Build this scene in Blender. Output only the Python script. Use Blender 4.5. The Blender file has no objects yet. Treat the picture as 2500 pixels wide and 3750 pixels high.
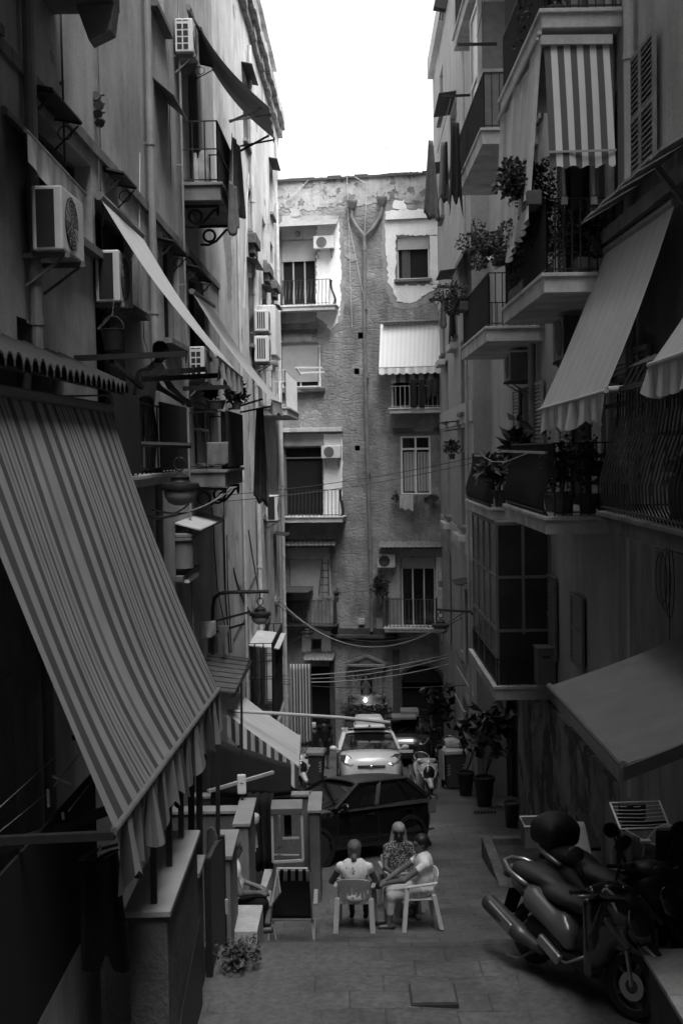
import bpy, bmesh, math, random
import numpy as np
from mathutils import Vector, Matrix
S = bpy.context.scene
COL = S.collection
rnd = random.Random(11)
V = Vector
# ------------------------------------------------------------------ camera
F = 4500.0                      # focal length in photo pixels (2500 x 3750)
PITCH = math.atan(225 / F)
ROLL = 0.017
FW = V((0, math.cos(PITCH), -math.sin(PITCH)))
UP0 = V((0, math.sin(PITCH), math.cos(PITCH)))
RT0 = V((1, 0, 0))
CU = UP0 * math.cos(ROLL) + RT0 * math.sin(ROLL)
CR = RT0 * math.cos(ROLL) - UP0 * math.sin(ROLL)
cd = bpy.data.cameras.new('camera'); cam = bpy.data.objects.new('camera', cd); COL.objects.link(cam)
m = Matrix((CR, CU, -FW)).transposed().to_4x4()
cam.matrix_world = m
cd.sensor_fit = 'AUTO'; cd.sensor_width = 36.0; cd.lens = 36.0 * F / 3750.0
cd.clip_start = 0.1; cd.clip_end = 2000
S.camera = cam
# ------------------------------------------------------------------ light
SUN_EL, SUN_AZ = math.radians(61), math.radians(140)   # azimuth measured from +Y towards +X
w = bpy.data.worlds.new('World'); S.world = w; w.use_nodes = True
nt = w.node_tree; nt.nodes.clear()
sky = nt.nodes.new('ShaderNodeTexSky'); sky.sky_type = 'NISHITA'; sky.sun_disc = False
sky.sun_elevation = SUN_EL; sky.sun_rotation = SUN_AZ
sky.air_density = 1.0; sky.dust_density = 4.0; sky.ozone_density = 1.0
bw = nt.nodes.new('ShaderNodeRGBToBW'); bg = nt.nodes.new('ShaderNodeBackground'); wo = nt.nodes.new('ShaderNodeOutputWorld')
nt.links.new(sky.outputs[0], bw.inputs[0]); nt.links.new(bw.outputs[0], bg.inputs[0]); nt.links.new(bg.outputs[0], wo.inputs[0])
bg.inputs[1].default_value = 0.15
ld = bpy.data.lights.new('sun', 'SUN'); sun = bpy.data.objects.new('sun', ld); COL.objects.link(sun)
ld.energy = 2.2; ld.angle = math.radians(45); ld.color = (1, 1, 1)
sd = V((math.cos(SUN_EL) * math.sin(SUN_AZ), math.cos(SUN_EL) * math.cos(SUN_AZ), math.sin(SUN_EL)))
sun.rotation_euler = sd.to_track_quat('Z', 'Y').to_euler()
S.view_settings.view_transform = 'Standard'; S.view_settings.look = 'None'
S.view_settings.gamma = 1.0; S.view_settings.use_curve_mapping = False
S.view_settings.exposure = 1.9
S.render.engine = 'CYCLES'
S.cycles.use_denoising = True
S.cycles.max_bounces = 8; S.cycles.diffuse_bounces = 5; S.cycles.glossy_bounces = 3; S.cycles.transmission_bounces = 4; S.cycles.transparent_max_bounces = 6
S.cycles.caustics_reflective = False; S.cycles.caustics_refractive = False
S.cycles.sample_clamp_indirect = 4.0

# ------------------------------------------------------------------ photo pixel -> place
def ray(px, py): return FW + CR * ((px - 1250) / F) + CU * ((1875 - py) / F)
def P(px, py, d):
    r = ray(px, py); return r * (d / r.y)
def gz(y):
    if y < 8: return -4.8 + .4 * (8 - max(y, -2))
    if y < 12: return -4.8 - .02 * (y - 8)
    if y < 12.6: return -4.88 - 1.7 * (y - 12)
    if y < 17: return -5.9 - .193 * (y - 12.6)
    return -6.75 - .154 * (y - 17)
def PG(px, py):
    r = ray(px, py); lo, hi = 6.0, 60.0
    for _ in range(50):
        mid = (lo + hi) / 2
        if r.z / r.y * mid > gz(mid): lo = mid
        else: hi = mid
    return r * (lo / r.y)
class Frame:
    def __init__(s, o, u, n): s.o, s.u, s.n = V(o), V(u).normalized(), V(n).normalized()
    def pt(s, u, z, n=0.0): return s.o + s.u * u + V((0, 0, z)) + s.n * n
    def uz(s, px, py, n=0.0):
        r = ray(px, py); o = s.o + s.n * n
        t = o.dot(s.n) / r.dot(s.n); p = r * t
        return (p - o).dot(s.u), p.z
    def box(s, x0, y0, x1, y1, n=0.0):      # photo box -> u0,u1,z0,z1 on the frame plane
        xm, ym = (x0 + x1) / 2, (y0 + y1) / 2
        u0 = s.uz(x0, ym, n)[0]; u1 = s.uz(x1, ym, n)[0]
        return (min(u0, u1), max(u0, u1), s.uz(xm, y1, n)[1], s.uz(xm, y0, n)[1])
FL = Frame((-3.1, 0, 0), (.021, 1, 0), (1, -.021, 0))
FR = Frame((3.85, 0, 0), (0, 1, 0), (-1, 0, 0))
FR2 = Frame((3.4, 31.5, 0), (.016, 1, 0), (-1, .016, 0))
FE = Frame((0.7, 45.0, 0), (1, -.158, 0), (-.158, -1, 0))
def XL(y): return -3.1 + .021 * y

# ------------------------------------------------------------------ mesh builder
class MB:
    def __init__(s): s.v = []; s.f = []; s.m = []; s.uv = []; s.has_uv = False
    def add(s, vs, fs, mi=0, uv=None):
        o = len(s.v); s.v += [tuple(p) for p in vs]
        for f in fs:
            s.f.append([i + o for i in f]); s.m.append(mi)
            s.uv.append([uv[i] for i in f] if uv else [(0, 0)] * len(f))
        if uv: s.has_uv = True
        return s
    def box(s, x0, x1, y0, y1, z0, z1, mi=0):
        vs = [(x0, y0, z0), (x1, y0, z0), (x1, y1, z0), (x0, y1, z0), (x0, y0, z1), (x1, y0, z1), (x1, y1, z1), (x0, y1, z1)]
        return s.add(vs, [(0, 3, 2, 1), (4, 5, 6, 7), (0, 1, 5, 4), (1, 2, 6, 5), (2, 3, 7, 6), (3, 0, 4, 7)], mi)
    def obox(s, c, a, b, d, mi=0):          # centre and three half vectors
        c, a, b, d = V(c), V(a), V(b), V(d)
        if a.cross(b).dot(d) < 0: a = -a
        vs = [c - a - b - d, c + a - b - d, c + a + b - d, c - a + b - d, c - a - b + d, c + a - b + d, c + a + b + d, c - a + b + d]
        return s.add(vs, [(0, 3, 2, 1), (4, 5, 6, 7), (0, 1, 5, 4), (1, 2, 6, 5), (2, 3, 7, 6), (3, 0, 4, 7)], mi)
    def fbox(s, fr, u0, u1, z0, z1, n0, n1, mi=0):
        c = fr.pt((u0 + u1) / 2, (z0 + z1) / 2, (n0 + n1) / 2)
        return s.obox(c, fr.u * ((u1 - u0) / 2), V((0, 0, (z1 - z0) / 2)), fr.n * ((n1 - n0) / 2), mi)
    def bar(s, p, q, w=.02, h=None, mi=0):
        p, q = V(p), V(q); d = q - p
        if d.length < 1e-5: return s
        h = h or w; up = V((0, 0, 1)) if abs(d.normalized().z) < .95 else V((0, 1, 0))
        a = d.cross(up).normalized(); b = a.cross(d).normalized()
        return s.obox((p + q) / 2, d / 2, a * (w / 2), b * (h / 2), mi)
    def tube(s, pts, r, n=7, mi=0, cap=True, closed=False):
        pts = [V(p) for p in pts]; N = len(pts); rs = r if isinstance(r, (list, tuple)) else [r] * N
        vs = []; prev = None
        for i, p in enumerate(pts):
            if closed: d = pts[(i + 1) % N] - pts[i - 1]
            else: d = pts[min(i + 1, N - 1)] - pts[max(i - 1, 0)]
            d = d.normalized() if d.length > 1e-9 else V((0, 0, 1))
            if prev is None:
                up = V((0, 0, 1)) if abs(d.z) < .9 else V((1, 0, 0))
                a = d.cross(up).normalized()
            else:
                a = (prev - d * prev.dot(d))
                a = a.normalized() if a.length > 1e-6 else d.orthogonal().normalized()
            prev = a; b = d.cross(a)
            for k in range(n):
                t = 2 * math.pi * k / n; vs.append(p + (a * math.cos(t) + b * math.sin(t)) * rs[i])
        fs = []
        for i in range(N if closed else N - 1):
            j = (i + 1) % N
            for k in range(n): fs.append((i * n + k, i * n + (k + 1) % n, j * n + (k + 1) % n, j * n + k))
        if cap and not closed: fs += [tuple(range(n))[::-1], tuple(range((N - 1) * n, N * n))]
        return s.add(vs, fs, mi)
    def lathe(s, prof, c=(0, 0, 0), n=16, M=None, mi=0, ring=False):
        vs = []; c = V(c)
        for r, z in prof:
            for k in range(n):
                t = 2 * math.pi * k / n; p = V((r * math.cos(t), r * math.sin(t), z)); vs.append((M @ p if M else p) + c)
        fs = []
        for i in range(len(prof) - 1):
            for k in range(n): fs.append((i * n + k, i * n + (k + 1) % n, (i + 1) * n + (k + 1) % n, (i + 1) * n + k))
        L = len(prof) - 1
        if ring: fs += [(L * n + k, L * n + (k + 1) % n, (k + 1) % n, k) for k in range(n)]
        else: fs += [tuple(range(n))[::-1], tuple(range(L * n, (L + 1) * n))]
        return s.add(vs, fs, mi)
    def prism(s, poly, t, mi=0):
        poly = [V(p) for p in poly]; t = V(t); n = len(poly)
        fs = [tuple(range(n)), tuple(range(2 * n - 1, n - 1, -1))]
        fs += [(i, i + n, (i + 1) % n + n, (i + 1) % n) for i in range(n)]
        return s.add(poly + [p + t for p in poly], fs, mi)
    def grid(s, fn, nu, nv, mi=0, u0=0, u1=1, v0=0, v1=1):
        vs = []; uv = []
        for i in range(nu + 1):
            for j in range(nv + 1):
                u = u0 + (u1 - u0) * i / nu; v = v0 + (v1 - v0) * j / nv
                vs.append(fn(u, v)); uv.append((u, v))
        fs = [(i * (nv + 1) + j, (i + 1) * (nv + 1) + j, (i + 1) * (nv + 1) + j + 1, i * (nv + 1) + j + 1) for i in range(nu) for j in range(nv)]
        return s.add(vs, fs, mi, uv)
    def quad(s, a, b, c, d, mi=0): return s.add([a, b, c, d], [(0, 1, 2, 3)], mi, [(0, 0), (1, 0), (1, 1), (0, 1)])
    def leaves(s, c, rad, n, size, seed=0, shell=.35, long=1.0, mi=0):
        r = random.Random(seed); c = V(c)
        for _ in range(n):
            while 1:
                q = V((r.uniform(-1, 1), r.uniform(-1, 1), r.uniform(-1, 1)))
                if q.length < 1 and q.length > shell * r.random(): break
            lump = .75 + .35 * math.sin(q.x * 5 + seed) * math.cos(q.z * 4 + seed * 2) * 1.0
            p = c + V((q.x * rad[0], q.y * rad[1], q.z * rad[2])) * lump
            s.leaf(p, V((r.uniform(-1, 1), r.uniform(-1, 1), r.uniform(-.8, .9))), size * r.uniform(.6, 1.25), r, long, mi)
        return s
    def leaf(s, p, d, L, r=rnd, long=1.0, mi=0):
        d = d.normalized() if d.length > 1e-4 else V((1, 0, 0)); a = d.orthogonal().normalized()
        a = Matrix.Rotation(r.uniform(0, 6.28), 3, d) @ a; b = d.cross(a) * .22 * L
        wv = a * (.32 * L); l = d * L * long
        return s.add([p, p + l * .45 + wv + b * .5, p + l, p + l * .45 - wv + b * .5, p + l * .45], [(0, 4, 1), (4, 2, 1), (0, 3, 4), (4, 3, 2)], mi)
    def shift(s, d): s.v = [tuple(V(p) + V(d)) for p in s.v]; return s
    def xf(s, M): s.v = [tuple(M @ V(p)) for p in s.v]; return s
    def merge(s, o):
        k = len(s.v); s.v += o.v; s.f += [[i + k for i in f] for f in o.f]; s.m += o.m; s.uv += o.uv; s.has_uv |= o.has_uv; return s

INV = {}          # thing name -> inverse world matrix, so parts can be built in place
ROOT = {}
def mesh(name, mb, mats, smooth=False, auto=False):
    me = bpy.data.meshes.new(name); me.from_pydata(mb.v, [], mb.f); me.update()
    for mt in (mats if isinstance(mats, (list, tuple)) else [mats]): me.materials.append(mt)
    if any(mb.m): me.polygons.foreach_set('material_index', mb.m)
    if mb.has_uv:
        l = me.uv_layers.new(name='UVMap'); k = 0; flat = []
        for f in mb.uv:
            for c in f: flat += [c[0], c[1]]
        l.data.foreach_set('uv', flat)
    if smooth: me.polygons.foreach_set('use_smooth', [True] * len(me.polygons))
    if auto:
        try: me.set_sharp_from_angle(angle=math.radians(auto if auto is not True else 35))
        except Exception: pass
    return me
def mods(o, bevel=0, solid=0, sub=0, seg=2):
    if solid: md = o.modifiers.new('solid', 'SOLIDIFY'); md.thickness = solid; md.offset = 0
    if bevel: md = o.modifiers.new('bevel', 'BEVEL'); md.width = bevel; md.segments = seg; md.limit_method = 'ANGLE'; md.angle_limit = math.radians(40)
    if sub: md = o.modifiers.new('sub', 'SUBSURF'); md.levels = sub; md.render_levels = sub
def tag(o, label=None, cat=None, group=None, kind=None):
    if label: o['label'] = label
    if cat: o['category'] = cat
    if group: o['group'] = group
    if kind: o['kind'] = kind
    return o
def thing(name, label, cat, loc=(0, 0, 0), group=None, rot=None):
    o = bpy.data.objects.new(name, None); COL.objects.link(o); o.empty_display_size = .2
    M = Matrix.Translation(V(loc)) @ (rot.to_4x4() if rot is not None else Matrix.Identity(4))
    o.matrix_world = M; INV[o.name] = M.inverted(); ROOT[o.name] = o.name
    return tag(o, label, cat, group)
def part(name, mb, mats, parent, local=False, smooth=False, auto=False, bevel=0, solid=0, sub=0, label=None, kind=None):
    r = ROOT[parent.name]
    if not local: mb.xf(INV[r])
    o = bpy.data.objects.new(name, mesh(name, mb, mats, smooth or bool(auto), auto)); COL.objects.link(o); o.parent = parent
    ROOT[o.name] = r; mods(o, bevel, solid, sub); return tag(o, label, kind=kind)
def single(name, label, cat, mb, mats, group=None, smooth=False, auto=False, bevel=0, solid=0, sub=0, kind=None, origin=None):
    a = np.array(mb.v); o_ = V(origin) if origin is not None else V(((a[:, 0].min() + a[:, 0].max()) / 2, (a[:, 1].min() + a[:, 1].max()) / 2, a[:, 2].min()))
    mb.shift(-o_)
    o = bpy.data.objects.new(name, mesh(name, mb, mats, smooth or bool(auto), auto)); COL.objects.link(o); o.location = o_
    INV[o.name] = Matrix.Translation(-o_); ROOT[o.name] = o.name
    mods(o, bevel, solid, sub); return tag(o, label, cat, group, kind)
def dup(root, M, label=None, group=None):
    def cp(o, par):
        c = o.copy(); COL.objects.link(c)
        if par: c.parent = par; c.matrix_parent_inverse = o.matrix_parent_inverse
        for ch in kids.get(o.name, []): cp(ch, c)
        return c
    kids = {}
    for o in COL.objects:
        if o.parent: kids.setdefault(o.parent.name, []).append(o)
    r = cp(root, None); r.matrix_world = M
    INV[r.name] = M.inverted(); ROOT[r.name] = r.name
    if label: r['label'] = label
    if group: r['group'] = group
    return r

# ------------------------------------------------------------------ implicit solids -> one continuous mesh
def sdf(prims, res=.012, k=.02, smooth_mesh=True):
    """prims: ('c',a,b,ra,rb[,k]) tapered limb, ('e',centre,radii[,rot]) ellipsoid, ('b',centre,half,round[,rot]) box; a leading '-' subtracts."""
    los, his = [], []
    for p in prims:
        t = p[0].strip('-')
        if p[0][0] == '-': continue
        if t == 'c':
            r = max(p[3], p[4]); a, b = np.array(p[1]), np.array(p[2]); los.append(np.minimum(a, b) - r); his.append(np.maximum(a, b) + r)
        else:
            r = np.array(p[2]) * 1.0; R = np.linalg.norm(r) if (t == 'b' or len(p) > 3) else r
            los.append(np.array(p[1]) - R); his.append(np.array(p[1]) + R)
    lo = np.min(los, 0) - 3 * res; hi = np.max(his, 0) + 3 * res
    n = np.ceil((hi - lo) / res).astype(int) + 1
    g = np.stack(np.meshgrid(*[lo[i] + res * np.arange(n[i]) for i in range(3)], indexing='ij'), -1).astype(np.float32)
    acc = None; sub = []
    for p in prims:
        t = p[0].strip('-')
        if t == 'c':
            a = np.array(p[1], np.float32); b = np.array(p[2], np.float32); ba = b - a; L = max(float(ba @ ba), 1e-9)
            h = np.clip(((g - a) @ ba) / L, 0, 1); d = np.linalg.norm(g - a - h[..., None] * ba, axis=-1) - (p[3] + (p[4] - p[3]) * h)
        elif t == 'e':
            q = g - np.array(p[1], np.float32)
            if len(p) > 3: q = q @ np.array(p[3], np.float32)
            r = np.array(p[2], np.float32); k0 = np.linalg.norm(q / r, axis=-1); k1 = np.linalg.norm(q / (r * r), axis=-1) + 1e-6
            d = k0 * (k0 - 1) / k1
        else:
            q = g - np.array(p[1], np.float32)
            if len(p) > 4: q = q @ np.array(p[4], np.float32)
            rr = p[3]; q = np.abs(q) - (np.array(p[2], np.float32) - rr)
            d = np.linalg.norm(np.maximum(q, 0), axis=-1) + np.minimum(q.max(-1), 0) - rr
        if p[0][0] == '-': sub.append(d); continue
        if acc is None: acc = d
        else:
            h = np.clip(.5 + .5 * (acc - d) / k, 0, 1); acc = acc * (1 - h) + d * h - k * h * (1 - h)
    for d in sub: acc = np.maximum(acc, -d)
    s = acc < 0; c = [slice(None, -1), slice(1, None)]
    pos = np.zeros(tuple(n - 1) + (3,), np.float32); cnt = np.zeros(tuple(n - 1), np.int32)
    corner = lambda arr, o: arr[c[o[0]], c[o[1]], c[o[2]]]
    for ax in range(3):
        for o1 in (0, 1):
            for o2 in (0, 1):
                a = [o1, o2]; a.insert(ax, 0); b = [o1, o2]; b.insert(ax, 1)
                va, vb = corner(acc, a), corner(acc, b); msk = (va < 0) != (vb < 0)
                t = np.where(msk, va / np.where(msk, va - vb, 1), 0)
                add = np.zeros(t.shape + (3,), np.float32)
                for i in range(3): add[..., i] = (a[i] + (t if i == ax else 0))
                pos += add * msk[..., None]; cnt += msk
    act = cnt > 0; idx = -np.ones(act.shape, np.int64); idx[act] = np.arange(act.sum())
    ijk = np.argwhere(act); vs = (pos[act] / cnt[act][:, None] + ijk) * res + lo
    fs = []
    for ax in range(3):
        a0 = [slice(None)] * 3; a1 = [slice(None)] * 3; a0[ax] = slice(None, -1); a1[ax] = slice(1, None)
        s0, s1 = s[tuple(a0)], s[tuple(a1)]; e = np.argwhere(s0 != s1); o = [i for i in range(3) if i != ax]
        for q in e:
            if q[o[0]] == 0 or q[o[1]] == 0 or q[o[0]] >= n[o[0]] - 1 or q[o[1]] >= n[o[1]] - 1: continue
            f = []
            for d0, d1 in ((-1, -1), (0, -1), (0, 0), (-1, 0)):
                z = list(q); z[o[0]] += d0; z[o[1]] += d1; f.append(int(idx[tuple(z)]))
            flip = bool(s0[tuple(q)])
            if ax == 1: flip = not flip
            fs.append(f if flip else f[::-1])
    m = MB(); m.add(vs.tolist(), fs); return m

# ------------------------------------------------------------------ materials (black and white place: greys only)
MATS = {}
def _new(name):
    m = bpy.data.materials.new(name); m.use_nodes = True; nt = m.node_tree; b = nt.nodes['Principled BSDF']; return m, nt, b
def _n(nt, t, **kw):
    n = nt.nodes.new(t)
    for k, v in kw.items():
        if k.startswith('i_'):
            n.inputs[k[2:].replace('_', ' ')].default_value = v
        else: setattr(n, k, v)
    return n
def _tc(nt, out='Object', scale=(1, 1, 1)):
    t = nt.nodes.new('ShaderNodeTexCoord'); mp = nt.nodes.new('ShaderNodeMapping'); mp.inputs['Scale'].default_value = scale
    nt.links.new(t.outputs[out], mp.inputs[0]); return mp.outputs[0]
def _ramp(nt, src, stops, interp='LINEAR'):
    r = nt.nodes.new('ShaderNodeValToRGB'); cr = r.color_ramp; cr.interpolation = interp
    while len(cr.elements) < len(stops): cr.elements.new(.5)
    for e, (p, v) in zip(cr.elements, stops): e.position = p; e.color = (v, v, v, 1)
    nt.links.new(src, r.inputs[0]); return r.outputs[0]
def _math(nt, op, a, b=None):
    n = nt.nodes.new('ShaderNodeMath'); n.operation = op
    for i, x in enumerate((a, b)):
        if x is None: continue
        if isinstance(x, (int, float)): n.inputs[i].default_value = x
        else: nt.links.new(x, n.inputs[i])
    return n.outputs[0]
def _mix(nt, f, a, b):
    n = nt.nodes.new('ShaderNodeMix'); n.data_type = 'FLOAT'
    for i, x in ((0, f), (2, a), (3, b)):
        if isinstance(x, (int, float)): n.inputs[i].default_value = x
        else: nt.links.new(x, n.inputs[i])
    return n.outputs[0]
def _noise(nt, vec, scale, detail=4, rough=.55):
    n = _n(nt, 'ShaderNodeTexNoise'); n.inputs['Scale'].default_value = scale; n.inputs['Detail'].default_value = detail; n.inputs['Roughness'].default_value = rough
    nt.links.new(vec, n.inputs['Vector']); return n.outputs['Fac']
def _bump(nt, b, h, strength=.3, dist=.02):
    n = nt.nodes.new('ShaderNodeBump'); n.inputs['Strength'].default_value = strength; n.inputs['Distance'].default_value = dist
    nt.links.new(h, n.inputs['Height']); nt.links.new(n.outputs[0], b.inputs['Normal'])
def _fin(nt, b, val):
    c = nt.nodes.new('ShaderNodeCombineColor')
    for i in range(3): nt.links.new(val, c.inputs[i])
    nt.links.new(c.outputs[0], b.inputs['Base Color'])
def plain(name, v, rough=.7, var=.2, scale=6, bump=.1, metal=0, spec=.4, coat=0):
    if name in MATS: return MATS[name]
    m, nt, b = _new(name); vec = _tc(nt)
    n = _noise(nt, vec, scale, 5); _fin(nt, b, _ramp(nt, n, [(.25, v * (1 - var)), (.75, min(1, v * (1 + var)))]))
    b.inputs['Roughness'].default_value = rough; b.inputs['Metallic'].default_value = metal
    b.inputs['Specular IOR Level'].default_value = spec
    if coat: b.inputs['Coat Weight'].default_value = coat; b.inputs['Coat Roughness'].default_value = .04
    if bump: _bump(nt, b, _noise(nt, vec, scale * 8, 3), bump, .005)
    MATS[name] = m; return m
def plaster(name, v, dirt=.45, scale=.7, bump=.35, patch=None, streak=.5, patchscale=.55, patchlim=.6, rough=.92):
    m, nt, b = _new(name); vec = _tc(nt); vst = _tc(nt, 'Object', (1, 1, .2))
    big = _noise(nt, vec, scale, 6, .6); st = _noise(nt, vst, 1.7, 7, .7); fine = _noise(nt, vec, 22, 4)
    val = _ramp(nt, big, [(.3, v * (1 - dirt)), (.55, v), (.8, v * 1.15)])
    val = _math(nt, 'MULTIPLY', val, _ramp(nt, st, [(.3, 1 - streak), (.58, 1.0)]))
    val = _math(nt, 'MULTIPLY', val, _ramp(nt, fine, [(.2, .85), (.8, 1.1)]))
    h = _math(nt, 'ADD', _math(nt, 'MULTIPLY', fine, .3), _noise(nt, vec, 3, 4))
    if patch is not None:
        pm = _ramp(nt, _noise(nt, vec, patchscale, 7, .62), [(patchlim, 0), (patchlim + .025, 1)])
        pv = _ramp(nt, _noise(nt, vec, 9, 6, .7), [(.3, patch * .6), (.7, patch * 1.3)])
        val = _mix(nt, pm, val, pv); h = _math(nt, 'SUBTRACT', h, _math(nt, 'MULTIPLY', pm, _math(nt, 'ADD', .4, _noise(nt, vec, 14, 5, .7))))
    _fin(nt, b, val); b.inputs['Roughness'].default_value = rough; b.inputs['Specular IOR Level'].default_value = .2
    _bump(nt, b, h, bump, .03); MATS[name] = m; return m
def cloth_mat(name, v, scale=7):
    m, nt, b = _new(name); vec = _tc(nt); f = _noise(nt, _tc(nt, 'Object', (1, 1, .45)), scale, 3, .5)
    _fin(nt, b, _ramp(nt, f, [(.25, v * .82), (.75, v * 1.1)])); b.inputs['Roughness'].default_value = .92; b.inputs['Specular IOR Level'].default_value = .15
    _bump(nt, b, f, .9, .06); MATS[name] = m; return m
def stripes(name, n, stops, rough=.85, axis=0, fold=.15, trans=.0):
    """cloth with stripes across its U (axis 0) or V; stops = constant ramp over one repeat"""
    m, nt, b = _new(name); t = nt.nodes.new('ShaderNodeTexCoord'); sp = nt.nodes.new('ShaderNodeSeparateXYZ'); nt.links.new(t.outputs['UV'], sp.inputs[0])
    f = _math(nt, 'FRACT', _math(nt, 'MULTIPLY', sp.outputs[axis], n))
    val = _ramp(nt, f, stops, 'CONSTANT'); vec = _tc(nt)
    val = _math(nt, 'MULTIPLY', val, _ramp(nt, _noise(nt, vec, 3, 5), [(.25, 1 - fold), (.75, 1 + fold)]))
    _fin(nt, b, val); b.inputs['Roughness'].default_value = rough; b.inputs['Specular IOR Level'].default_value = .15
    _bump(nt, b, _noise(nt, _tc(nt, 'Object', (1, 1, 1)), 40, 2), .15, .004)
    if trans:
        tr = nt.nodes.new('ShaderNodeBsdfTranslucent'); mx = nt.nodes.new('ShaderNodeMixShader'); mx.inputs[0].default_value = trans
        c = nt.nodes.new('ShaderNodeCombineColor')
        for i in range(3): nt.links.new(val, c.inputs[i])
        nt.links.new(c.outputs[0], tr.inputs[0]); o = nt.nodes['Material Output']
        nt.links.new(b.outputs[0], mx.inputs[1]); nt.links.new(tr.outputs[0], mx.inputs[2]); nt.links.new(mx.outputs[0], o.inputs[0])
    MATS[name] = m; return m
# ------------------------------------------------------------------ materials of the place
M_wallL = plaster('plaster_left', .4, dirt=.4, streak=.3, patch=.2, patchlim=.68)
M_wallL2 = plaster('plaster_left_far', .55, dirt=.4, streak=.3, patch=.26, patchlim=.57, patchscale=.45)
M_wallR = plaster('plaster_right', .42, dirt=.25, streak=.25)
M_wallR2 = plaster('plaster_right_far', .42, dirt=.2, streak=.25)
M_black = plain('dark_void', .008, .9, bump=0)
M_iron = plain('black_iron', .018, .55, .3, 12)
M_grate = plain('grey_iron', .07, .6, .3, 12)
M_glass = plain('window_glass', .012, .08, .2, 2, bump=.02, spec=.6)
M_white = plain('white_paint', .72, .55, .1, 4)
M_ltgrey = plain('light_grey_paint', .4, .6, .15, 4)
M_midgrey = plain('mid_grey_paint', .17, .6, .2, 4)
M_dkgrey = plain('dark_grey_paint', .05, .6, .25, 4)
M_slab = plaster('balcony_slab', .62, dirt=.3, streak=.3, scale=2)
M_slabD = plaster('balcony_slab_dark', .22, dirt=.4, streak=.4, scale=2)
M_pipe = plain('drainpipe_paint', .22, .6, .3, 3)
M_pipeL = plain('pale_pipe', .45, .6, .2, 3)

# ------------------------------------------------------------------ ground
def ground_mat():
    m, nt, b = _new('stone_paving'); vec = _tc(nt)
    br = nt.nodes.new('ShaderNodeTexBrick'); nt.links.new(vec, br.inputs['Vector'])
    for k, v in (('Scale', 1.0), ('Mortar Size', .012), ('Mortar Smooth', .5), ('Bias', 0), ('Brick Width', .62), ('Row Height', .36)): br.inputs[k].default_value = v
    br.inputs['Color1'].default_value = (.088, .088, .088, 1); br.inputs['Color2'].default_value = (.112, .112, .112, 1); br.inputs['Mortar'].default_value = (.074, .074, .074, 1)
    bw = nt.nodes.new('ShaderNodeRGBToBW'); nt.links.new(br.outputs['Color'], bw.inputs[0])
    big = _noise(nt, vec, .7, 6, .65); fine = _noise(nt, vec, 14, 5, .65)
    v = _math(nt, 'MULTIPLY', bw.outputs[0], _ramp(nt, big, [(.28, .5), (.5, .95), (.7, 1.6)]))
    v = _math(nt, 'MULTIPLY', v, _ramp(nt, fine, [(.25, .6), (.75, 1.4)]))
    pm = _ramp(nt, _noise(nt, vec, .45, 3), [(.5, 0), (.56, 1)])
    v = _mix(nt, pm, v, _ramp(nt, fine, [(.3, .07), (.7, .13)]))
    crk = nt.nodes.new('ShaderNodeTexVoronoi'); crk.feature = 'DISTANCE_TO_EDGE'; crk.inputs['Scale'].default_value = .55
    wv = _n(nt, 'ShaderNodeVectorMath', operation='ADD'); nt.links.new(vec, wv.inputs[0])
    nz = nt.nodes.new('ShaderNodeTexNoise'); nz.inputs['Scale'].default_value = 2.2; nt.links.new(vec, nz.inputs['Vector']); nt.links.new(nz.outputs['Color'], wv.inputs[1])
    nt.links.new(wv.outputs[0], crk.inputs['Vector'])
    v = _math(nt, 'MULTIPLY', v, _ramp(nt, crk.outputs['Distance'], [(.0, .75), (.006, 1)]))
    _fin(nt, b, v); b.inputs['Roughness'].default_value = .68; b.inputs['Specular IOR Level'].default_value = .3
    h = _math(nt, 'ADD', _math(nt, 'MULTIPLY', br.outputs['Fac'], -.7), _math(nt, 'MULTIPLY', fine, .5)); _bump(nt, b, h, .5, .02); return m
M_ground = ground_mat()
g = MB()
ys = sorted([-60, -20, 0, 8] + [8 + .4 * i for i in range(1, 100)] + [12.01, 12.3, 12.61, 17.01] + [52, 60, 90, 140])
xs = [-60, -12] + [-4 + .5 * i for i in range(0, 19)] + [12, 60]
def gpt(x, y):
    z = gz(y)
    if -4 <= x <= 5 and 8 < y < 50: z += .025 * math.sin(x * 1.9 + y * .7) * math.sin(y * 1.3 + x) - .03 * math.exp(-((x - 1.1) / .5) ** 2) - .01
    return (x, y, z)
vs = [gpt(x, y) for y in ys for x in xs]; nx = len(xs)
g.add(vs, [(j * nx + i, j * nx + i + 1, (j + 1) * nx + i + 1, (j + 1) * nx + i) for j in range(len(ys) - 1) for i in range(nx - 1)])
og = bpy.data.objects.new('ground', mesh('ground', g, M_ground, True)); COL.objects.link(og); og['kind'] = 'structure'

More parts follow.
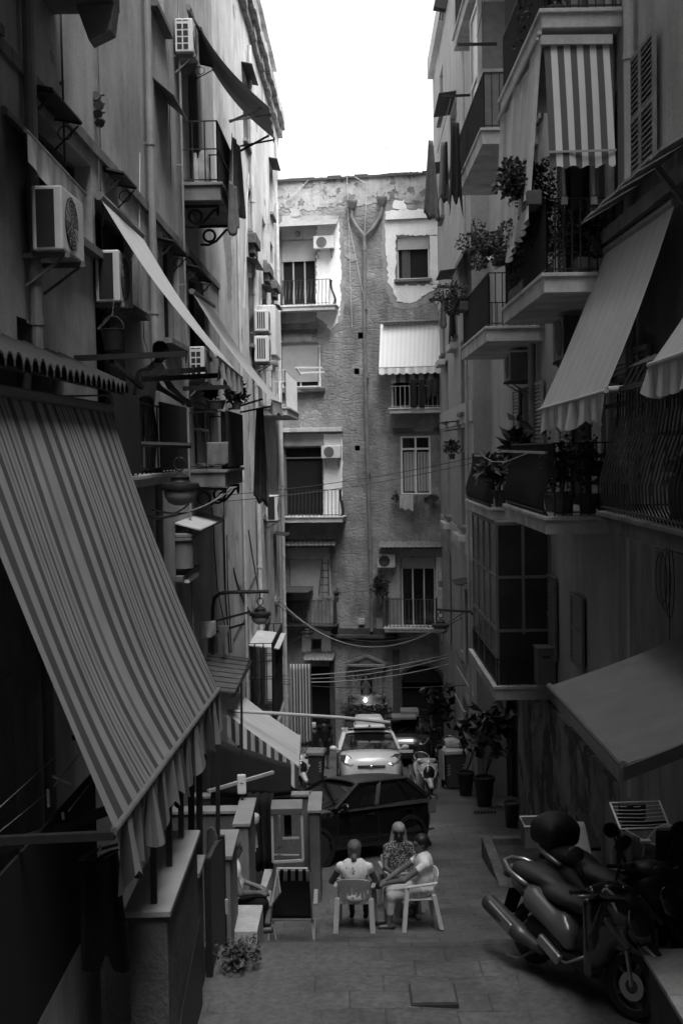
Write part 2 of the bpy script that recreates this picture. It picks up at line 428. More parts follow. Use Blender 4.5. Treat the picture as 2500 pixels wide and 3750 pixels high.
# ------------------------------------------------------------------ facades with real openings
def facade(mb, fr, u0, u1, z0, z1, ops, depth=.28, n=0.0, back=9.0, roof=True):
    us = sorted({u0, u1} | {min(max(o[i], u0), u1) for o in ops for i in (0, 1)}); zs = sorted({z0, z1} | {min(max(o[i], z0), z1) for o in ops for i in (2, 3)})
    for i in range(len(us) - 1):
        for j in range(len(zs) - 1):
            a, b, c, d = us[i], us[i + 1], zs[j], zs[j + 1]; cu, cz = (a + b) / 2, (c + d) / 2
            if any(o[0] < cu < o[1] and o[2] < cz < o[3] for o in ops): continue
            q = [fr.pt(a, c, n), fr.pt(b, c, n), fr.pt(b, d, n), fr.pt(a, d, n)]
            mb.add(q, [(0, 1, 2, 3)])
    for o in ops:
        a, b, c, d = o; dd = n - depth
        for (p, q) in (((a, c), (a, d)), ((a, d), (b, d)), ((b, d), (b, c)), ((b, c), (a, c))):
            mb.add([fr.pt(p[0], p[1], n), fr.pt(q[0], q[1], n), fr.pt(q[0], q[1], dd), fr.pt(p[0], p[1], dd)], [(0, 1, 2, 3)])
    A = [fr.pt(u0, z0, n), fr.pt(u1, z0, n), fr.pt(u1, z1, n), fr.pt(u0, z1, n)]; B = [fr.pt(u0, z0, n - back), fr.pt(u1, z0, n - back), fr.pt(u1, z1, n - back), fr.pt(u0, z1, n - back)]
    mb.add(A + B, [(0, 3, 7, 4), (1, 5, 6, 2), (3, 2, 6, 7), (4, 5, 6, 7)])
    return mb
class Bld:
    """a building: openings are collected first, then the wall is cut round them"""
    def __init__(s, name, label, fr, u0, u1, z0, z1, mat, loc_u=None):
        s.fr, s.u0, s.u1, s.z0, s.z1, s.mat = fr, u0, u1, z0, z1, mat; s.ops = []
        s.root = thing(name, label, 'building', fr.pt((u0 + u1) / 2, z0))
    def wall(s, depth=.28, back=9.0, n=0.0):
        s.w = part('wall', facade(MB(), s.fr, s.u0, s.u1, s.z0, s.z1, s.ops, depth, n, back), s.mat, s.root); return s.w
    def win(s, r, style='dark', shutter=0.0, depth=.28, frame=.05, fm=None, sill=True, mull=1, trans=0, lint=False, n=0.0, void=False):
        """r = u0,u1,z0,z1 ; shutter = fraction covered by a roller shutter from the top"""
        u0, u1, z0, z1 = r; s.ops.append(r); fr = s.fr; fm = fm or M_ltgrey; d = n - depth
        w_ = MB(); t = frame; e = .003
        w_.fbox(fr, u0 + e, u0 + t, z0 + e, z1 - e, d + .02, d + .09); w_.fbox(fr, u1 - t, u1 - e, z0 + e, z1 - e, d + .02, d + .09)
        w_.fbox(fr, u0 + t + e, u1 - t - e, z1 - t, z1 - e, d + .022, d + .088); w_.fbox(fr, u0 + t + e, u1 - t - e, z0 + e, z0 + t, d + .022, d + .088)
        for k in range(1, mull + 1):
            uu = u0 + (u1 - u0) * k / (mull + 1); w_.fbox(fr, uu - t * .5, uu + t * .5, z0 + t + e, z1 - t - e, d + .024, d + .08)
        if trans: zz = z0 + (z1 - z0) * trans; w_.fbox(fr, u0 + t + e, u1 - t - e, zz - t / 2, zz + t / 2, d + .026, d + .086)
        o = part('window', w_, fm, s.root)
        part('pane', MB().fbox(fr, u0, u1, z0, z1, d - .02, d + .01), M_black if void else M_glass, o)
        if shutter:
            sh = MB(); zb = z1 - (z1 - z0) * shutter; N = max(3, int((z1 - zb) / .055)); h = (z1 - zb) / N
            for k in range(N): sh.fbox(fr, u0 + .02, u1 - .02, zb + k * h + .004, zb + (k + 1) * h - .002, d + .1, d + .125)
            sh.fbox(fr, u0 + .01, u1 - .01, zb, z1, d + .095, d + .108)
            part('roller_shutter', sh, plain('roller_shutter', .42, .6, .12, 3), o)
        if sill:
            part('sill', MB().fbox(fr, u0 - .1, u1 + .1, z0 - .09, z0 - .004, n - .1, n + .13), M_slabD, o)
        return o
    def louvre(s, r, leafs=1, mat=None, n=.05, tilt=0, label=None):
        """closed louvred shutter leaf lying against the wall"""
        u0, u1, z0, z1 = r; fr = s.fr; m_ = MB(); w = (u1 - u0) / leafs; t = min(.06, w * .16)
        for k in range(leafs):
            a = u0 + k * w + .004; b = u0 + (k + 1) * w - .004
            m_.fbox(fr, a, a + t, z0, z1, n, n + .045); m_.fbox(fr, b - t, b, z0, z1, n, n + .045)
            for zz in (z0, (z0 + z1) / 2 - t / 2, z1 - t): m_.fbox(fr, a + t, b - t, zz + .002, zz + t, n + .002, n + .043)
            N = int((z1 - z0) / .075)
            for i in range(N):
                zc = z0 + t + (z1 - z0 - 2 * t) * (i + .5) / N
                m_.obox(fr.pt((a + b) / 2, zc, n + .022), fr.u * ((b - a) / 2 - t), V((0, 0, .026)) - fr.n * .016, fr.n * .004 + V((0, 0, .003)))
            m_.fbox(fr, a + .01, b - .01, z0 + .01, z1 - .01, n - .004, n + .001)
        return part('shutter', m_, mat or plain('shutter_wood', .2, .65, .25, 5), s.root)
# ------------------------------------------------------------------ left tenement
BA = Bld('tenement', 'tall dark plastered tenement on the left, nearest the viewer, with drainpipes and small tin canopies', FL, -25, 26.3, -9.5, 15, M_wallL)
for r in (FL.box(120, 500, 335, 840), FL.box(352, 790, 505, 1100), FL.box(600, 884, 656, 1250), FL.box(694, 1015, 748, 1290)):
    BA.win(r, shutter=0, fm=M_dkgrey, mull=1, void=True)
BA.win((11.05, 11.75, -.25, 1.25), fm=M_dkgrey, sill=False, mull=0)
BA.win((14.3, 16.0, -.25, 1.9), fm=M_midgrey, sill=False, void=True)
BA.win(FL.box(692, 250, 727, 668), fm=M_dkgrey, sill=False, mull=0, void=True)
BA.win(FL.box(712, 1480, 800, 1708), fm=M_ltgrey, sill=False, trans=.6)
BA.win(FL.box(642, 1950, 702, 2090), fm=M_midgrey, mull=0, void=True)
BA.win(FL.box(764, 2285, 800, 2640), fm=M_dkgrey, sill=False, mull=0, void=True)
BA.win((8.6, 10.6, -4.6, -1.9), fm=M_dkgrey, sill=False, void=True)
BA.win(FL.box(585, 560, 640, 30), fm=M_dkgrey, mull=0) if False else None
BA.win((18.6, 19.9, 6.7, 8.5), fm=M_midgrey, shutter=.3)
BA.win((9.0, 10.4, 3.6, 5.6), fm=M_midgrey)
BA.wall()
c = MB()
for i in range(34):
    a = 7 + i * .57; c.fbox(FL, a, a + .565, 3.46 + .003 * math.sin(i), 3.58, .001, .05 + .003 * (i % 3))
part('string_course', c, plaster('course', .2, dirt=.4), BA.root)
def pipe(px, d_y, z0, z1, r, fr, mat, root, brackets=3.1, n=.09):
    u = d_y; m_ = MB(); pts = [fr.pt(u, z0, n), fr.pt(u, z1, n)]; m_.tube(pts, r, 10)
    z = z0 + .8
    while z < z1: m_.tube([fr.pt(u, z, n), fr.pt(u, z + .07, n)], r * 1.22, 10); m_.fbox(fr, u - .015, u + .015, z + .02, z + .05, .0, n); z += brackets
    return part('drainpipe', m_, mat, root, auto=True)
pipe(0, 11.4, -5.8, 19, .058, FL, M_pipe, BA.root)
pipe(0, 17.8, -6, 15, .056, FL, M_pipe, BA.root, 2.4)
pipe(0, 20.9, -6, 10, .022, FL, M_pipe, BA.root, 2)
pipe(0, 12.9, 3.0, 14, .012, FL, M_dkgrey, BA.root, 1.2, n=.03)
pipe(0, 10.25, 1.0, 5, .01, FL, M_dkgrey, BA.root, 1.2, n=.03)
def facade_cable(fr, pts, root, r=.012, mat=None, n=.03):
    m_ = MB(); m_.tube([fr.pt(*fr.uz(x, y), n) for x, y in pts], r, 5); return part('wall_cable', m_, mat or M_dkgrey, root)
facade_cable(FL, [(770, 1860), (776, 1900), (779, 2000), (790, 2150), (820, 2300)], BA.root)
facade_cable(FL, [(815, 1800), (815, 1950), (818, 2060), (822, 2200), (835, 2390)], BA.root, .02)
facade_cable(FL, [(826, 1960), (828, 2120), (843, 2390)], BA.root, .014)
facade_cable(FL, [(505, 560), (503, 850), (520, 1240), (535, 1290)], BA.root, .008, M_pipeL)
facade_cable(FL, [(345, 0), (358, 440), (360, 690), (372, 790), (362, 860)], BA.root, .006)
facade_cable(FL, [(610, 0), (617, 500), (630, 1240)], BA.root, .008, M_pipe)

# ------------------------------------------------------------------ left, farther house
part('unseen_shade_storeys', MB().fbox(FL, -25, 19.5, 15.002, 26, -8, -.003), M_wallL, BA.root)  # unseen block added on the near part to keep the lane below dark
BB = Bld('weathered_house', 'pale weathered house with stained peeling plaster, far end of the left side', FL, 26.305, 46.5, -14, 12.2, M_wallL2)
for r in ((32.6, 34.0, 8.2, 9.9), (33.1, 34.9, 2.9, 4.9), (41.5, 42.9, 8.0, 9.6), (37.6, 39.0, 3.0, 4.8), (41.1, 42.4, 3.0, 4.7), (33.4, 34.6, 6.0, 7.2), (38.2, 39.4, 5.9, 7.2), (41.2, 42.4, 5.8, 7.0), (37.2, 38.6, 1.4, 3.4), (39.7, 41.0, 1.4, 3.4), (36.5, 37.6, -1.9, -.3), (40.2, 41.3, -4.9, -3.0)):
    BB.win(r, fm=M_midgrey, shutter=.35 if r[0] > 38 else 0, mull=1)
BB.win((35.4, 38.6, -8.6, -5.2), fm=M_dkgrey, sill=False, void=True)
BB.win((31.4, 33.2, -7.2, -5.0), fm=M_dkgrey, sill=False, void=True)
BB.wall(n=.02)
c = MB()
for i in range(22):
    a = 26.5 + i * .9; c.fbox(FL, a, a + .893, 11.9, 12.2 + .012 * math.sin(i * 2.3), .03, .3 + .02 * math.sin(i * 1.7)); c.fbox(FL, a, a + .893, 11.6 + .02 * math.sin(i), 11.895, .03, .16 + .03 * math.cos(i * 2.1))
part('cornice', c, plaster('cornice', .4, dirt=.6, scale=3), BB.root)
c = MB(); c.fbox(FL, 37.5, 44.5, 12.22, 13.6, -2.5, -.1); c.fbox(FL, 37.2, 44.8, 13.6, 13.75, -2.6, .12)
part('roof_room', c, plaster('roofroom', .6, dirt=.2), BB.root)
pipe(0, 33.9, -9, 11, .06, FL, M_pipeL, BB.root, 2.5, n=.11)
pipe(0, 43.2, -12, 8.6, .07, FL, M_pipeL, BB.root, 2.5, n=.12)
pipe(0, 30.2, -9, 6, .035, FL, M_pipeL, BB.root, 2.5, n=.07)
pipe(0, 42.2, -12, 2, .04, FL, M_pipeL, BB.root, 2.5, n=.07)
facade_cable(FL, [(905, 1940), (925, 2060), (940, 2150), (925, 2230), (960, 2300)], BB.root, .015)
facade_cable(FL, [(935, 2100), (905, 2165), (880, 2180), (862, 2130), (850, 2080)], BB.root, .02)
facade_cable(FL, [(880, 2180), (910, 2240), (870, 2300), (850, 2345)], BB.root, .015)
facade_cable(FL, [(935, 1905), (938, 2060), (945, 2150), (938, 2300)], BB.root, .03, M_midgrey)
facade_cable(FL, [(905, 300), (917, 480), (900, 760), (890, 1130)], BB.root, .012, M_ltgrey)

# ------------------------------------------------------------------ right tenement with the balconies
BR = Bld('balcony_tenement', 'smooth plastered tenement on the right carrying two columns of balconies and louvred shutters', FR, -25, 31.5, -10.5, 15, M_wallR)
SH = plain('shutter_wood', .2, .65, .25, 5); SHL = plain('shutter_pale', .3, .65, .2, 5)
for z in (5.85, 2.35, -.97):
    BR.win((17.0, 18.2, z, z + 2.5), fm=M_midgrey, sill=False, void=True, mull=1); BR.win((18.9, 20.4, z, z + 2.5), fm=M_midgrey, sill=False, void=True)
    BR.louvre((20.45, 21.2, z, z + 2.5), 1, SH)
for z in (6.05, 2.27, -1.15): BR.win((24.2, 25.9, z, z + 2.4), fm=M_ltgrey, sill=False, mull=1, trans=.75); BR.louvre((23.0, 23.9, z + .02, z + 2.4), 1, SHL); BR.louvre((26.0, 26.9, z + .02, z + 2.4), 1, SHL)
BR.louvre(FR.box(2322, 165, 2422, 650), 2, SH, n=.06)
BR.louvre(FR.box(2338, 2265, 2436, 2420), 2, SH, n=.04)
BR.louvre(FR.box(2002, 2105, 2046, 2400), 1, SH, n=.04); BR.louvre(FR.box(2104, 2180, 2148, 2440), 1, SH, n=.04)
BR.louvre(FR.box(2322, 1270, 2396, 1540), 2, SHL, n=.05)
BR.win((12.6, 13.6, -.65, 1.6), fm=M_midgrey, sill=False); 
BR.louvre((20.2, 20.95, -.95, 1.2), 1, SHL); BR.louvre((16.2, 16.95, -.3, 1.15), 1, SHL)
BR.win((26.9, 31.2, -9.3, -4.9), fm=M_black, sill=False, mull=0, void=True, depth=.5)
BR.win((19.4, 20.2, -7.1, -5.0), fm=M_dkgrey, sill=False, mull=0) if False else None
BR.wall()
c = MB(); c.fbox(FR, 31.42, 31.499, -9.5, 14.5, .0, .448)
part('return_wall', c, M_wallR, BR.root)
# stained rendering of the ground floor
M_stain = plaster('stained_render', .26, dirt=.6, streak=.75, scale=1.1, patch=.07, patchlim=.52, patchscale=.9)
c = MB(); c.fbox(FR, 16.56, 26.7, -9.2, -4.75, .001, .07); part('stained_base', c, M_stain, BR.root)
c = MB(); c.fbox(FR, 9.0, 16.5, -6.8, -1.2, .001, .14); part('plain_base', c, plaster('plain_base', .27, dirt=.25), BR.root)
pipe(0, 17.05, -1, 15, .07, FR, M_wallR, BR.root, 2.9, n=.1)
pipe(0, 15.9, -4.6, 15, .07, FR, M_wallR, BR.root, 2.9, n=.1)
pipe(0, 23.9, -5, 14, .075, FR, M_pipe, BR.root, 3.3, n=.12)
# ------------------------------------------------------------------ right, farther house
part('unseen_shade_storeys', MB().fbox(FR, -25, 20.5, 15.002, 26, -8, -.003), M_wallR, BR.root)  # unseen block added to narrow the sky over the near lane
BC = Bld('plain_house', 'plain pale house with lighter bands, far end of the right side', FR2, 0.0, 14.6, -14, 14.2, M_wallR2)
for r in ((4.0, 6.4, 8.3, 10.0), (9.4, 10.9, 7.7, 9.3), (4.5, 6.3, 3.3, 5.1), (9.8, 11.2, 3.2, 5.0), (2.6, 3.9, -2.2, -.1), (8.2, 9.6, -2.2, 0.1), (2.4, 3.6, 1.0, 3.0), (8.6, 10, .9, 2.9), (9.3, 10.8, 11, 12.6)):
    BC.win(r, fm=M_white if r[3] < 3.1 else M_midgrey, shutter=.2, mull=1)
BC.win((3.2, 5.0, -6.0, -3.9), fm=M_midgrey); BC.louvre((8.4, 9.9, -6.4, -3.4), 2, SHL, n=.04); BC.louvre((2.2, 3.1, -6.0, -3.9), 1, SHL, n=.04)
BC.win((2.0, 4.4, -12, -7.2), fm=M_dkgrey, sill=False, void=True)
BC.wall()
M_band = plaster('pale_band', .5, dirt=.15, streak=.15)
c = MB(); c.fbox(FR2, .0, 14.5, 1.0 - .3, 1.25, .001, .03); c.fbox(FR2, .0, 14.5, -2.95, -2.35, .001, .03); c.fbox(FR2, 0, 14.5, 4.9, 5.5, .001, .03); c.fbox(FR2, 0, 14.5, 13.6, 14.25, .001, .2)
part('band', c, M_band, BC.root) if False else [part('band', MB().fbox(FR2, 0, 14.5, *zz, .001, .03), M_band, BC.root) for zz in ((.7, 1.25), (-2.95, -2.35), (4.9, 5.5))]; part('eaves', MB().fbox(FR2, 0, 14.5, 13.6, 14.25, .001, .2), M_band, BC.root)
pipe(0, .8, -11, 13.8, .04, FR2, M_wallR2, BC.root, 3)

# ------------------------------------------------------------------ house closing the lane
M_brick = plaster('bare_rubble', .31, dirt=.4, streak=.4, scale=1.2, bump=.5, patch=.36, patchscale=1.2, patchlim=.6)
def brick_detail():
    m = M_brick; nt = m.node_tree; b = nt.nodes['Principled BSDF']; vec = _tc(nt, 'Object', (1.0, 1.0, 1.9))
    vo = nt.nodes.new('ShaderNodeTexVoronoi'); vo.feature = 'DISTANCE_TO_EDGE'; vo.inputs['Scale'].default_value = 2.6
    wv = _n(nt, 'ShaderNodeVectorMath', operation='ADD'); nz = nt.nodes.new('ShaderNodeTexNoise'); nz.inputs['Scale'].default_value = 3; sc = _n(nt, 'ShaderNodeVectorMath', operation='SCALE'); sc.inputs['Scale'].default_value = .5
    nt.links.new(vec, nz.inputs['Vector']); nt.links.new(nz.outputs['Color'], sc.inputs[0]); nt.links.new(vec, wv.inputs[0]); nt.links.new(sc.outputs[0], wv.inputs[1]); nt.links.new(wv.outputs[0], vo.inputs['Vector'])
    old = b.inputs['Base Color'].links[0].from_node.inputs[0].links[0].from_socket
    jm = _ramp(nt, _noise(nt, _tc(nt), .5, 4), [(.38, 0), (.52, 1)])
    e = _ramp(nt, vo.outputs['Distance'], [(.0, .8), (.07, 1)])
    e = _mix(nt, jm, e, 1.0)
    _fin(nt, b, _math(nt, 'MULTIPLY', old, e))
    _bump(nt, b, _math(nt, 'ADD', _ramp(nt, vo.outputs['Distance'], [(0, 0), (.12, 1)]), _noise(nt, _tc(nt), 9, 5, .7)), .45, .025)
brick_detail()
BE = Bld('end_house', 'tall bare brick house closing the far end of the lane, with patches of white plaster', FE, -6, 9, -15, FE.uz(1330, 648)[1], M_brick)
M_shut = plain('roller_shutter', .42, .6, .12, 3)
E = FE.box
BE.win(E(1030, 880, 1156, 1118), fm=M_ltgrey, shutter=.32, sill=False, mull=2, void=True, depth=.2)
BE.win(E(1452, 865, 1570, 1022), fm=M_white, shutter=.3, mull=0, void=True, depth=.2)
BE.win(E(1030, 1256, 1166, 1418), fm=M_white, shutter=.88, depth=.2)
BE.win(E(1440, 1300, 1610, 1496), fm=M_dkgrey, sill=False, mull=2, void=True)
BE.win(E(1040, 1636, 1182, 1890), fm=M_midgrey, sill=False, mull=0, trans=.84, void=True)
BE.win(E(1466, 1596, 1576, 1812), fm=M_white, mull=1, trans=.78, frame=.07, depth=.12)
BE.win(E(1060, 2052, 1180, 2200), fm=M_white, shutter=.98, sill=False, depth=.2)
BE.win(E(1468, 2042, 1592, 2300), fm=M_white, shutter=.16, sill=False, mull=2, depth=.25)
BE.win(E(1142, 2342, 1175, 2378), fm=M_dkgrey, mull=3, sill=False, void=True)
BE.win(E(1128, 2440, 1212, 2760), fm=M_dkgrey, sill=False, void=True, mull=0)
for b_ in ((1310, 1217, 1331, 1240), (1296, 1349, 1315, 1370), (1298, 1632, 1317, 1650)): BE.ops.append(E(*b_))
a0 = E(1472, 2500, 1622, 2800); BE.ops.append(a0)
BE.wall(depth=.3)
for b_ in ((1310, 1217, 1331, 1240), (1296, 1349, 1315, 1370), (1298, 1632, 1317, 1650)):
    r = E(*b_); part('putlog_hole', MB().fbox(FE, r[0], r[1], r[2], r[3], -.299, -.28), M_black, BE.root)
# arch head over the gateway
m_ = MB(); uc = (a0[0] + a0[1]) / 2; R_ = (a0[1] - a0[0]) / 2; zt = a0[3]; pts = [(uc + R_ * math.cos(t), zt + R_ * .85 * math.sin(t)) for t in [math.pi * k / 16 for k in range(17)]]
part('gateway', MB().fbox(FE, a0[0], a0[1], a0[2], a0[3], -.299, -.27).prism([FE.pt(u, z, .002) for u, z in pts], FE.n * .008), M_black, BE.root)
sur = MB()
for k in range(16):
    (u_, z_), (u2, z2) = pts[k], pts[k + 1]; q = lambda u, z, s: FE.pt(uc + (u - uc) * s, zt + (z - zt) * s, .004)
    sur.prism([q(u_, z_, 1.0), q(u2, z2, 1.0), q(u2, z2, 1.17), q(u_, z_, 1.17)], FE.n * .08)
sur.fbox(FE, a0[0] - .24, a0[0] - .003, a0[2], zt, .004, .08); sur.fbox(FE, a0[1] + .003, a0[1] + .24, a0[2], zt, .004, .08)
M_dkstone = plaster('dark_stone', .09, dirt=.4, scale=1.5, patch=.2, patchlim=.62)
part('arch_surround', sur, M_dkstone, BE.root)
def eu(px, py=1700): return FE.uz(px, py)[0]
def ez(py, px=1330): return FE.uz(px, py)[1]
# plaster patches with ragged edges, ledges, canopies
def patch(pxs, th=.02, mat=None, jag=.05, seed=1, name='plaster_patch', n0=.002):
    r = random.Random(seed); poly = []
    P2 = [FE.uz(*p) for p in pxs]
    for i, a in enumerate(P2):
        b = P2[(i + 1) % len(P2)]; L = math.hypot(b[0] - a[0], b[1] - a[1]); N = max(1, int(L / .09))
        for k in range(N):
            t = k / N; poly.append((a[0] + (b[0] - a[0]) * t + r.uniform(-jag, jag), a[1] + (b[1] - a[1]) * t + r.uniform(-jag, jag)))
    from mathutils.geometry import tessellate_polygon
    mbb = MB(); n = len(poly); tr = tessellate_polygon([[V((u, z, 0)) for u, z in poly]])
    if tr:
        a_, b_, c_ = [V((poly[i][0], poly[i][1], 0)) for i in tr[0]]
        if (b_ - a_).cross(c_ - a_).z < 0: tr = [t_[::-1] for t_ in tr]
    mbb.add([FE.pt(u, z, n0 + th) for u, z in poly] + [FE.pt(u, z, n0) for u, z in poly], [tuple(t_) for t_ in tr] + [(i, (i + 1) % n, (i + 1) % n + n, i + n) for i in range(n)])
    return part(name, mbb, mat or M_patch, BE.root)
M_patch = plaster('white_plaster', .9, dirt=.1, streak=.16, scale=1.5, bump=.2)
M_patch2 = plaster('grey_plaster', .45, dirt=.25, streak=.3, scale=1.5, bump=.2)
M_under2 = plaster('undercoat', .36, dirt=.3, streak=.25, scale=2.5, bump=.7)
# frames of plaster are laid round the openings, never across them
patch([(1158, 790), (1250, 800), (1262, 900), (1266, 1020), (1260, 1130), (1250, 1180), (1232, 1215), (1206, 1232), (1176, 1200), (1158, 1170)], mat=M_under2, th=.009, seed=33, jag=.035)
patch([(1402, 748), (1500, 752), (1608, 752), (1608, 764), (1412, 769), (1408, 860), (1414, 970), (1420, 1035), (1440, 1080), (1455, 1108), (1490, 1114), (1530, 1104), (1562, 1080), (1610, 1062), (1610, 1090), (1560, 1112), (1530, 1126), (1485, 1134), (1440, 1122), (1420, 1080), (1402, 1030), (1396, 900)], mat=M_under2, th=.009, seed=34, jag=.03)
patch([(1158, 812), (1240, 812), (1243, 900), (1248, 1010), (1246, 1120), (1245, 1160), (1228, 1190), (1208, 1212), (1190, 1180), (1158, 1160)], seed=3)
patch([(1034, 790), (1240, 790), (1240, 809), (1158, 811), (1156, 876), (1034, 876)], mat=M_patch2, jag=.015, seed=4)
patch([(1034, 1136), (1157, 1136), (1157, 1180), (1034, 1185)], mat=M_patch2, jag=.02, seed=5)
patch([(1412, 770), (1608, 765), (1608, 862), (1449, 862), (1449, 1044), (1608, 1044), (1600, 1060), (1560, 1075), (1530, 1100), (1490, 1112), (1455, 1105), (1440, 1070), (1420, 1030), (1416, 960), (1410, 860)], seed=7, jag=.04)
patch([(1573, 864), (1608, 864), (1608, 1040), (1573, 1040)], seed=8, jag=.01)
patch([(1440, 738), (1480, 730), (1486, 760), (1465, 772), (1440, 765)], seed=9)
patch([(1060, 760), (1100, 765), (1098, 800), (1066, 800)], seed=10, mat=M_patch2)
patch([(1040, 1222), (1146, 1220), (1140, 1250), (1040, 1252)], seed=11, mat=M_patch2, jag=.02)
patch([(1170, 1260), (1176, 1420), (1190, 1425), (1168, 1425)], seed=12, jag=.008)
patch([(1185, 1590), (1252, 1588), (1254, 1700), (1252, 1886), (1185, 1886)], seed=13, jag=.015)
patch([(1040, 1588), (1182, 1588), (1182, 1632), (1040, 1632)], seed=14, jag=.01, mat=M_patch2)
patch([(1050, 2006), (1206, 2006), (1212, 2150), (1216, 2190), (1184, 2190), (1184, 2048), (1050, 2048)], seed=15, jag=.02, mat=M_patch2)
patch([(1396, 2012), (1632, 2010), (1632, 2038), (1464, 2038), (1464, 2190), (1400, 2190)], seed=16, jag=.02, mat=M_patch2)
patch([(1596, 2040), (1632, 2040), (1632, 2290), (1596, 2290)], seed=17, jag=.012)
patch([(1106, 2310), (1210, 2312), (1212, 2385), (1178, 2386), (1178, 2338), (1138, 2338), (1138, 2386), (1106, 2386)], seed=18, jag=.02)
patch([(1262, 935), (1302, 930), (1308, 948), (1288, 955), (1270, 950)], seed=21, mat=M_patch2); patch([(1400, 920), (1412, 930), (1408, 948), (1396, 944)], seed=22, mat=M_patch2)
patch([(1000, 662), (1300, 645), (1620, 628), (1640, 760), (1560, 730), (1500, 745), (1440, 725), (1390, 738), (1330, 752), (1240, 748), (1150, 772), (1040, 760), (1000, 770)], mat=plaster('rubble_top', .42, dirt=.4, streak=.2, scale=3.5, bump=1.0, patch=.2, patchscale=3, patchlim=.55), seed=30, jag=.07, th=.012, name='rubble_band')
# narrow raised surrounds and ledges
def ebox(name, x0, y0, x1, y1, n0, n1, mat, parent=None, label=None, bevel=0):
    r = E(x0, y0, x1, y1); return part(name, MB().fbox(FE, r[0], r[1], r[2], r[3], n0, n1), mat, parent or BE.root, label=label, bevel=bevel)
M_ledge = plaster('ledge', .3, dirt=.5, scale=3)
ebox('ledge', 1020, 1567, 1256, 1582, .0, .3, M_slab, bevel=.01); ebox('ledge', 1440, 1566, 1606, 1581, 0, .16, M_dkstone)
ebox('ledge', 1030, 1208, 1160, 1220, .0, .15, M_dkstone); ebox('ledge', 1030, 1424, 1190, 1436, .0, .2, M_dkstone)
ebox('cornice', 1216, 2322, 1452, 2332, 0, .35, M_dkstone); ebox('cornice', 1222, 2333, 1446, 2346, 0, .2, M_dkstone); ebox('cornice', 1214, 2300, 1410, 2321, 0, .1, M_dkstone)
ebox('meter_box', 1313, 2264, 1336, 2285, 0, .1, M_ltgrey); ebox('meter_box', 1380, 2262, 1400, 2312, 0, .08, M_ltgrey)
# parapet coping follows the roof, a little ragged
c = MB(); zt = BE.z1
for i in range(30):
    a = -5.9 + i * .49; c.fbox(FE, a, a + .485, zt - .04, zt + .06 + .03 * math.sin(i * 2.7), -.4, .09 + .02 * math.sin(i * 1.3))
part('coping', c, M_dkgrey, BE.root)
# rainwater heads joining in one downpipe
def hopper(px, py): 
    p = FE.pt(*FE.uz(px, py), .16); return MB().lathe([(.08, -.12), (.16, .05), (.19, .12), (.19, .17), (.16, .17)], p, 12)
m_ = hopper(1292, 755); q = lambda x, y: FE.pt(*FE.uz(x, y), .13)
m_.tube([q(1292, 765), q(1288, 795), q(1302, 825), q(1330, 860), q(1336, 880)], .06, 9); m_.merge(hopper(1400, 742)); m_.tube([q(1400, 755), q(1398, 785), q(1370, 835), q(1338, 866), q(1336, 885)], .06, 9)
m_.tube([q(1336, 870), q(1336, 1200), q(1342, 1500), q(1350, 1800), q(1358, 2050), q(1362, 2310)], .062, 10)
for y_ in (905, 1120, 1370, 1720, 2000): m_.tube([q(1336 + (y_ - 900) * .019, y_), q(1336 + (y_ - 900) * .019, y_ + 14)], .078, 10)
part('drainpipe', m_, plain('end_pipe', .2, .6, .3, 3), BE.root, auto=True)
# patches of plaster are kept clear of curtains and panes
def epart_curtains(x0, x1, y0, y1, mat, n=-.1, w=.05):
    r = E(x0, y0, x1, y1); m_ = MB(); m_.grid(lambda u, v: FE.pt(r[0] + (r[1] - r[0]) * u, r[2] + (r[3] - r[2]) * v, n + .03 * math.sin(u * 22)), 24, 4); return part('curtain', m_, mat, BE.root, smooth=True)
M_curt = plain('curtain', .4, .9, .1); epart_curtains(1470, 1500, 915, 1020, plain('curtain_dark', .12, .9), -.16)
epart_curtains(1478, 1518, 1655, 1800, M_curt, -.085); epart_curtains(1528, 1568, 1655, 1800, M_curt, -.085)
part('lamp_fitting', MB().lathe([(.1, -.02), (.1, .06), (.06, .09)], FE.pt(*FE.uz(1090, 857), .03), 12, Matrix.Rotation(math.radians(90), 3, 'X')), M_midgrey, BE.root)
# unseen house added behind the viewer to darken the near lane
FB = Frame((0, -12, 0), (1, 0, 0), (0, 1, 0)); BK = Bld('unseen_shade_house', 'unseen plastered house added behind the viewpoint to darken the near lane', FB, -6, 7, -6.5, 26, M_wallR)
for z in (-2.5, 1.2, 5, 8.8): BK.win((-2, -.8, z, z + 2)); BK.win((1.5, 2.7, z, z + 2))
BK.wall()
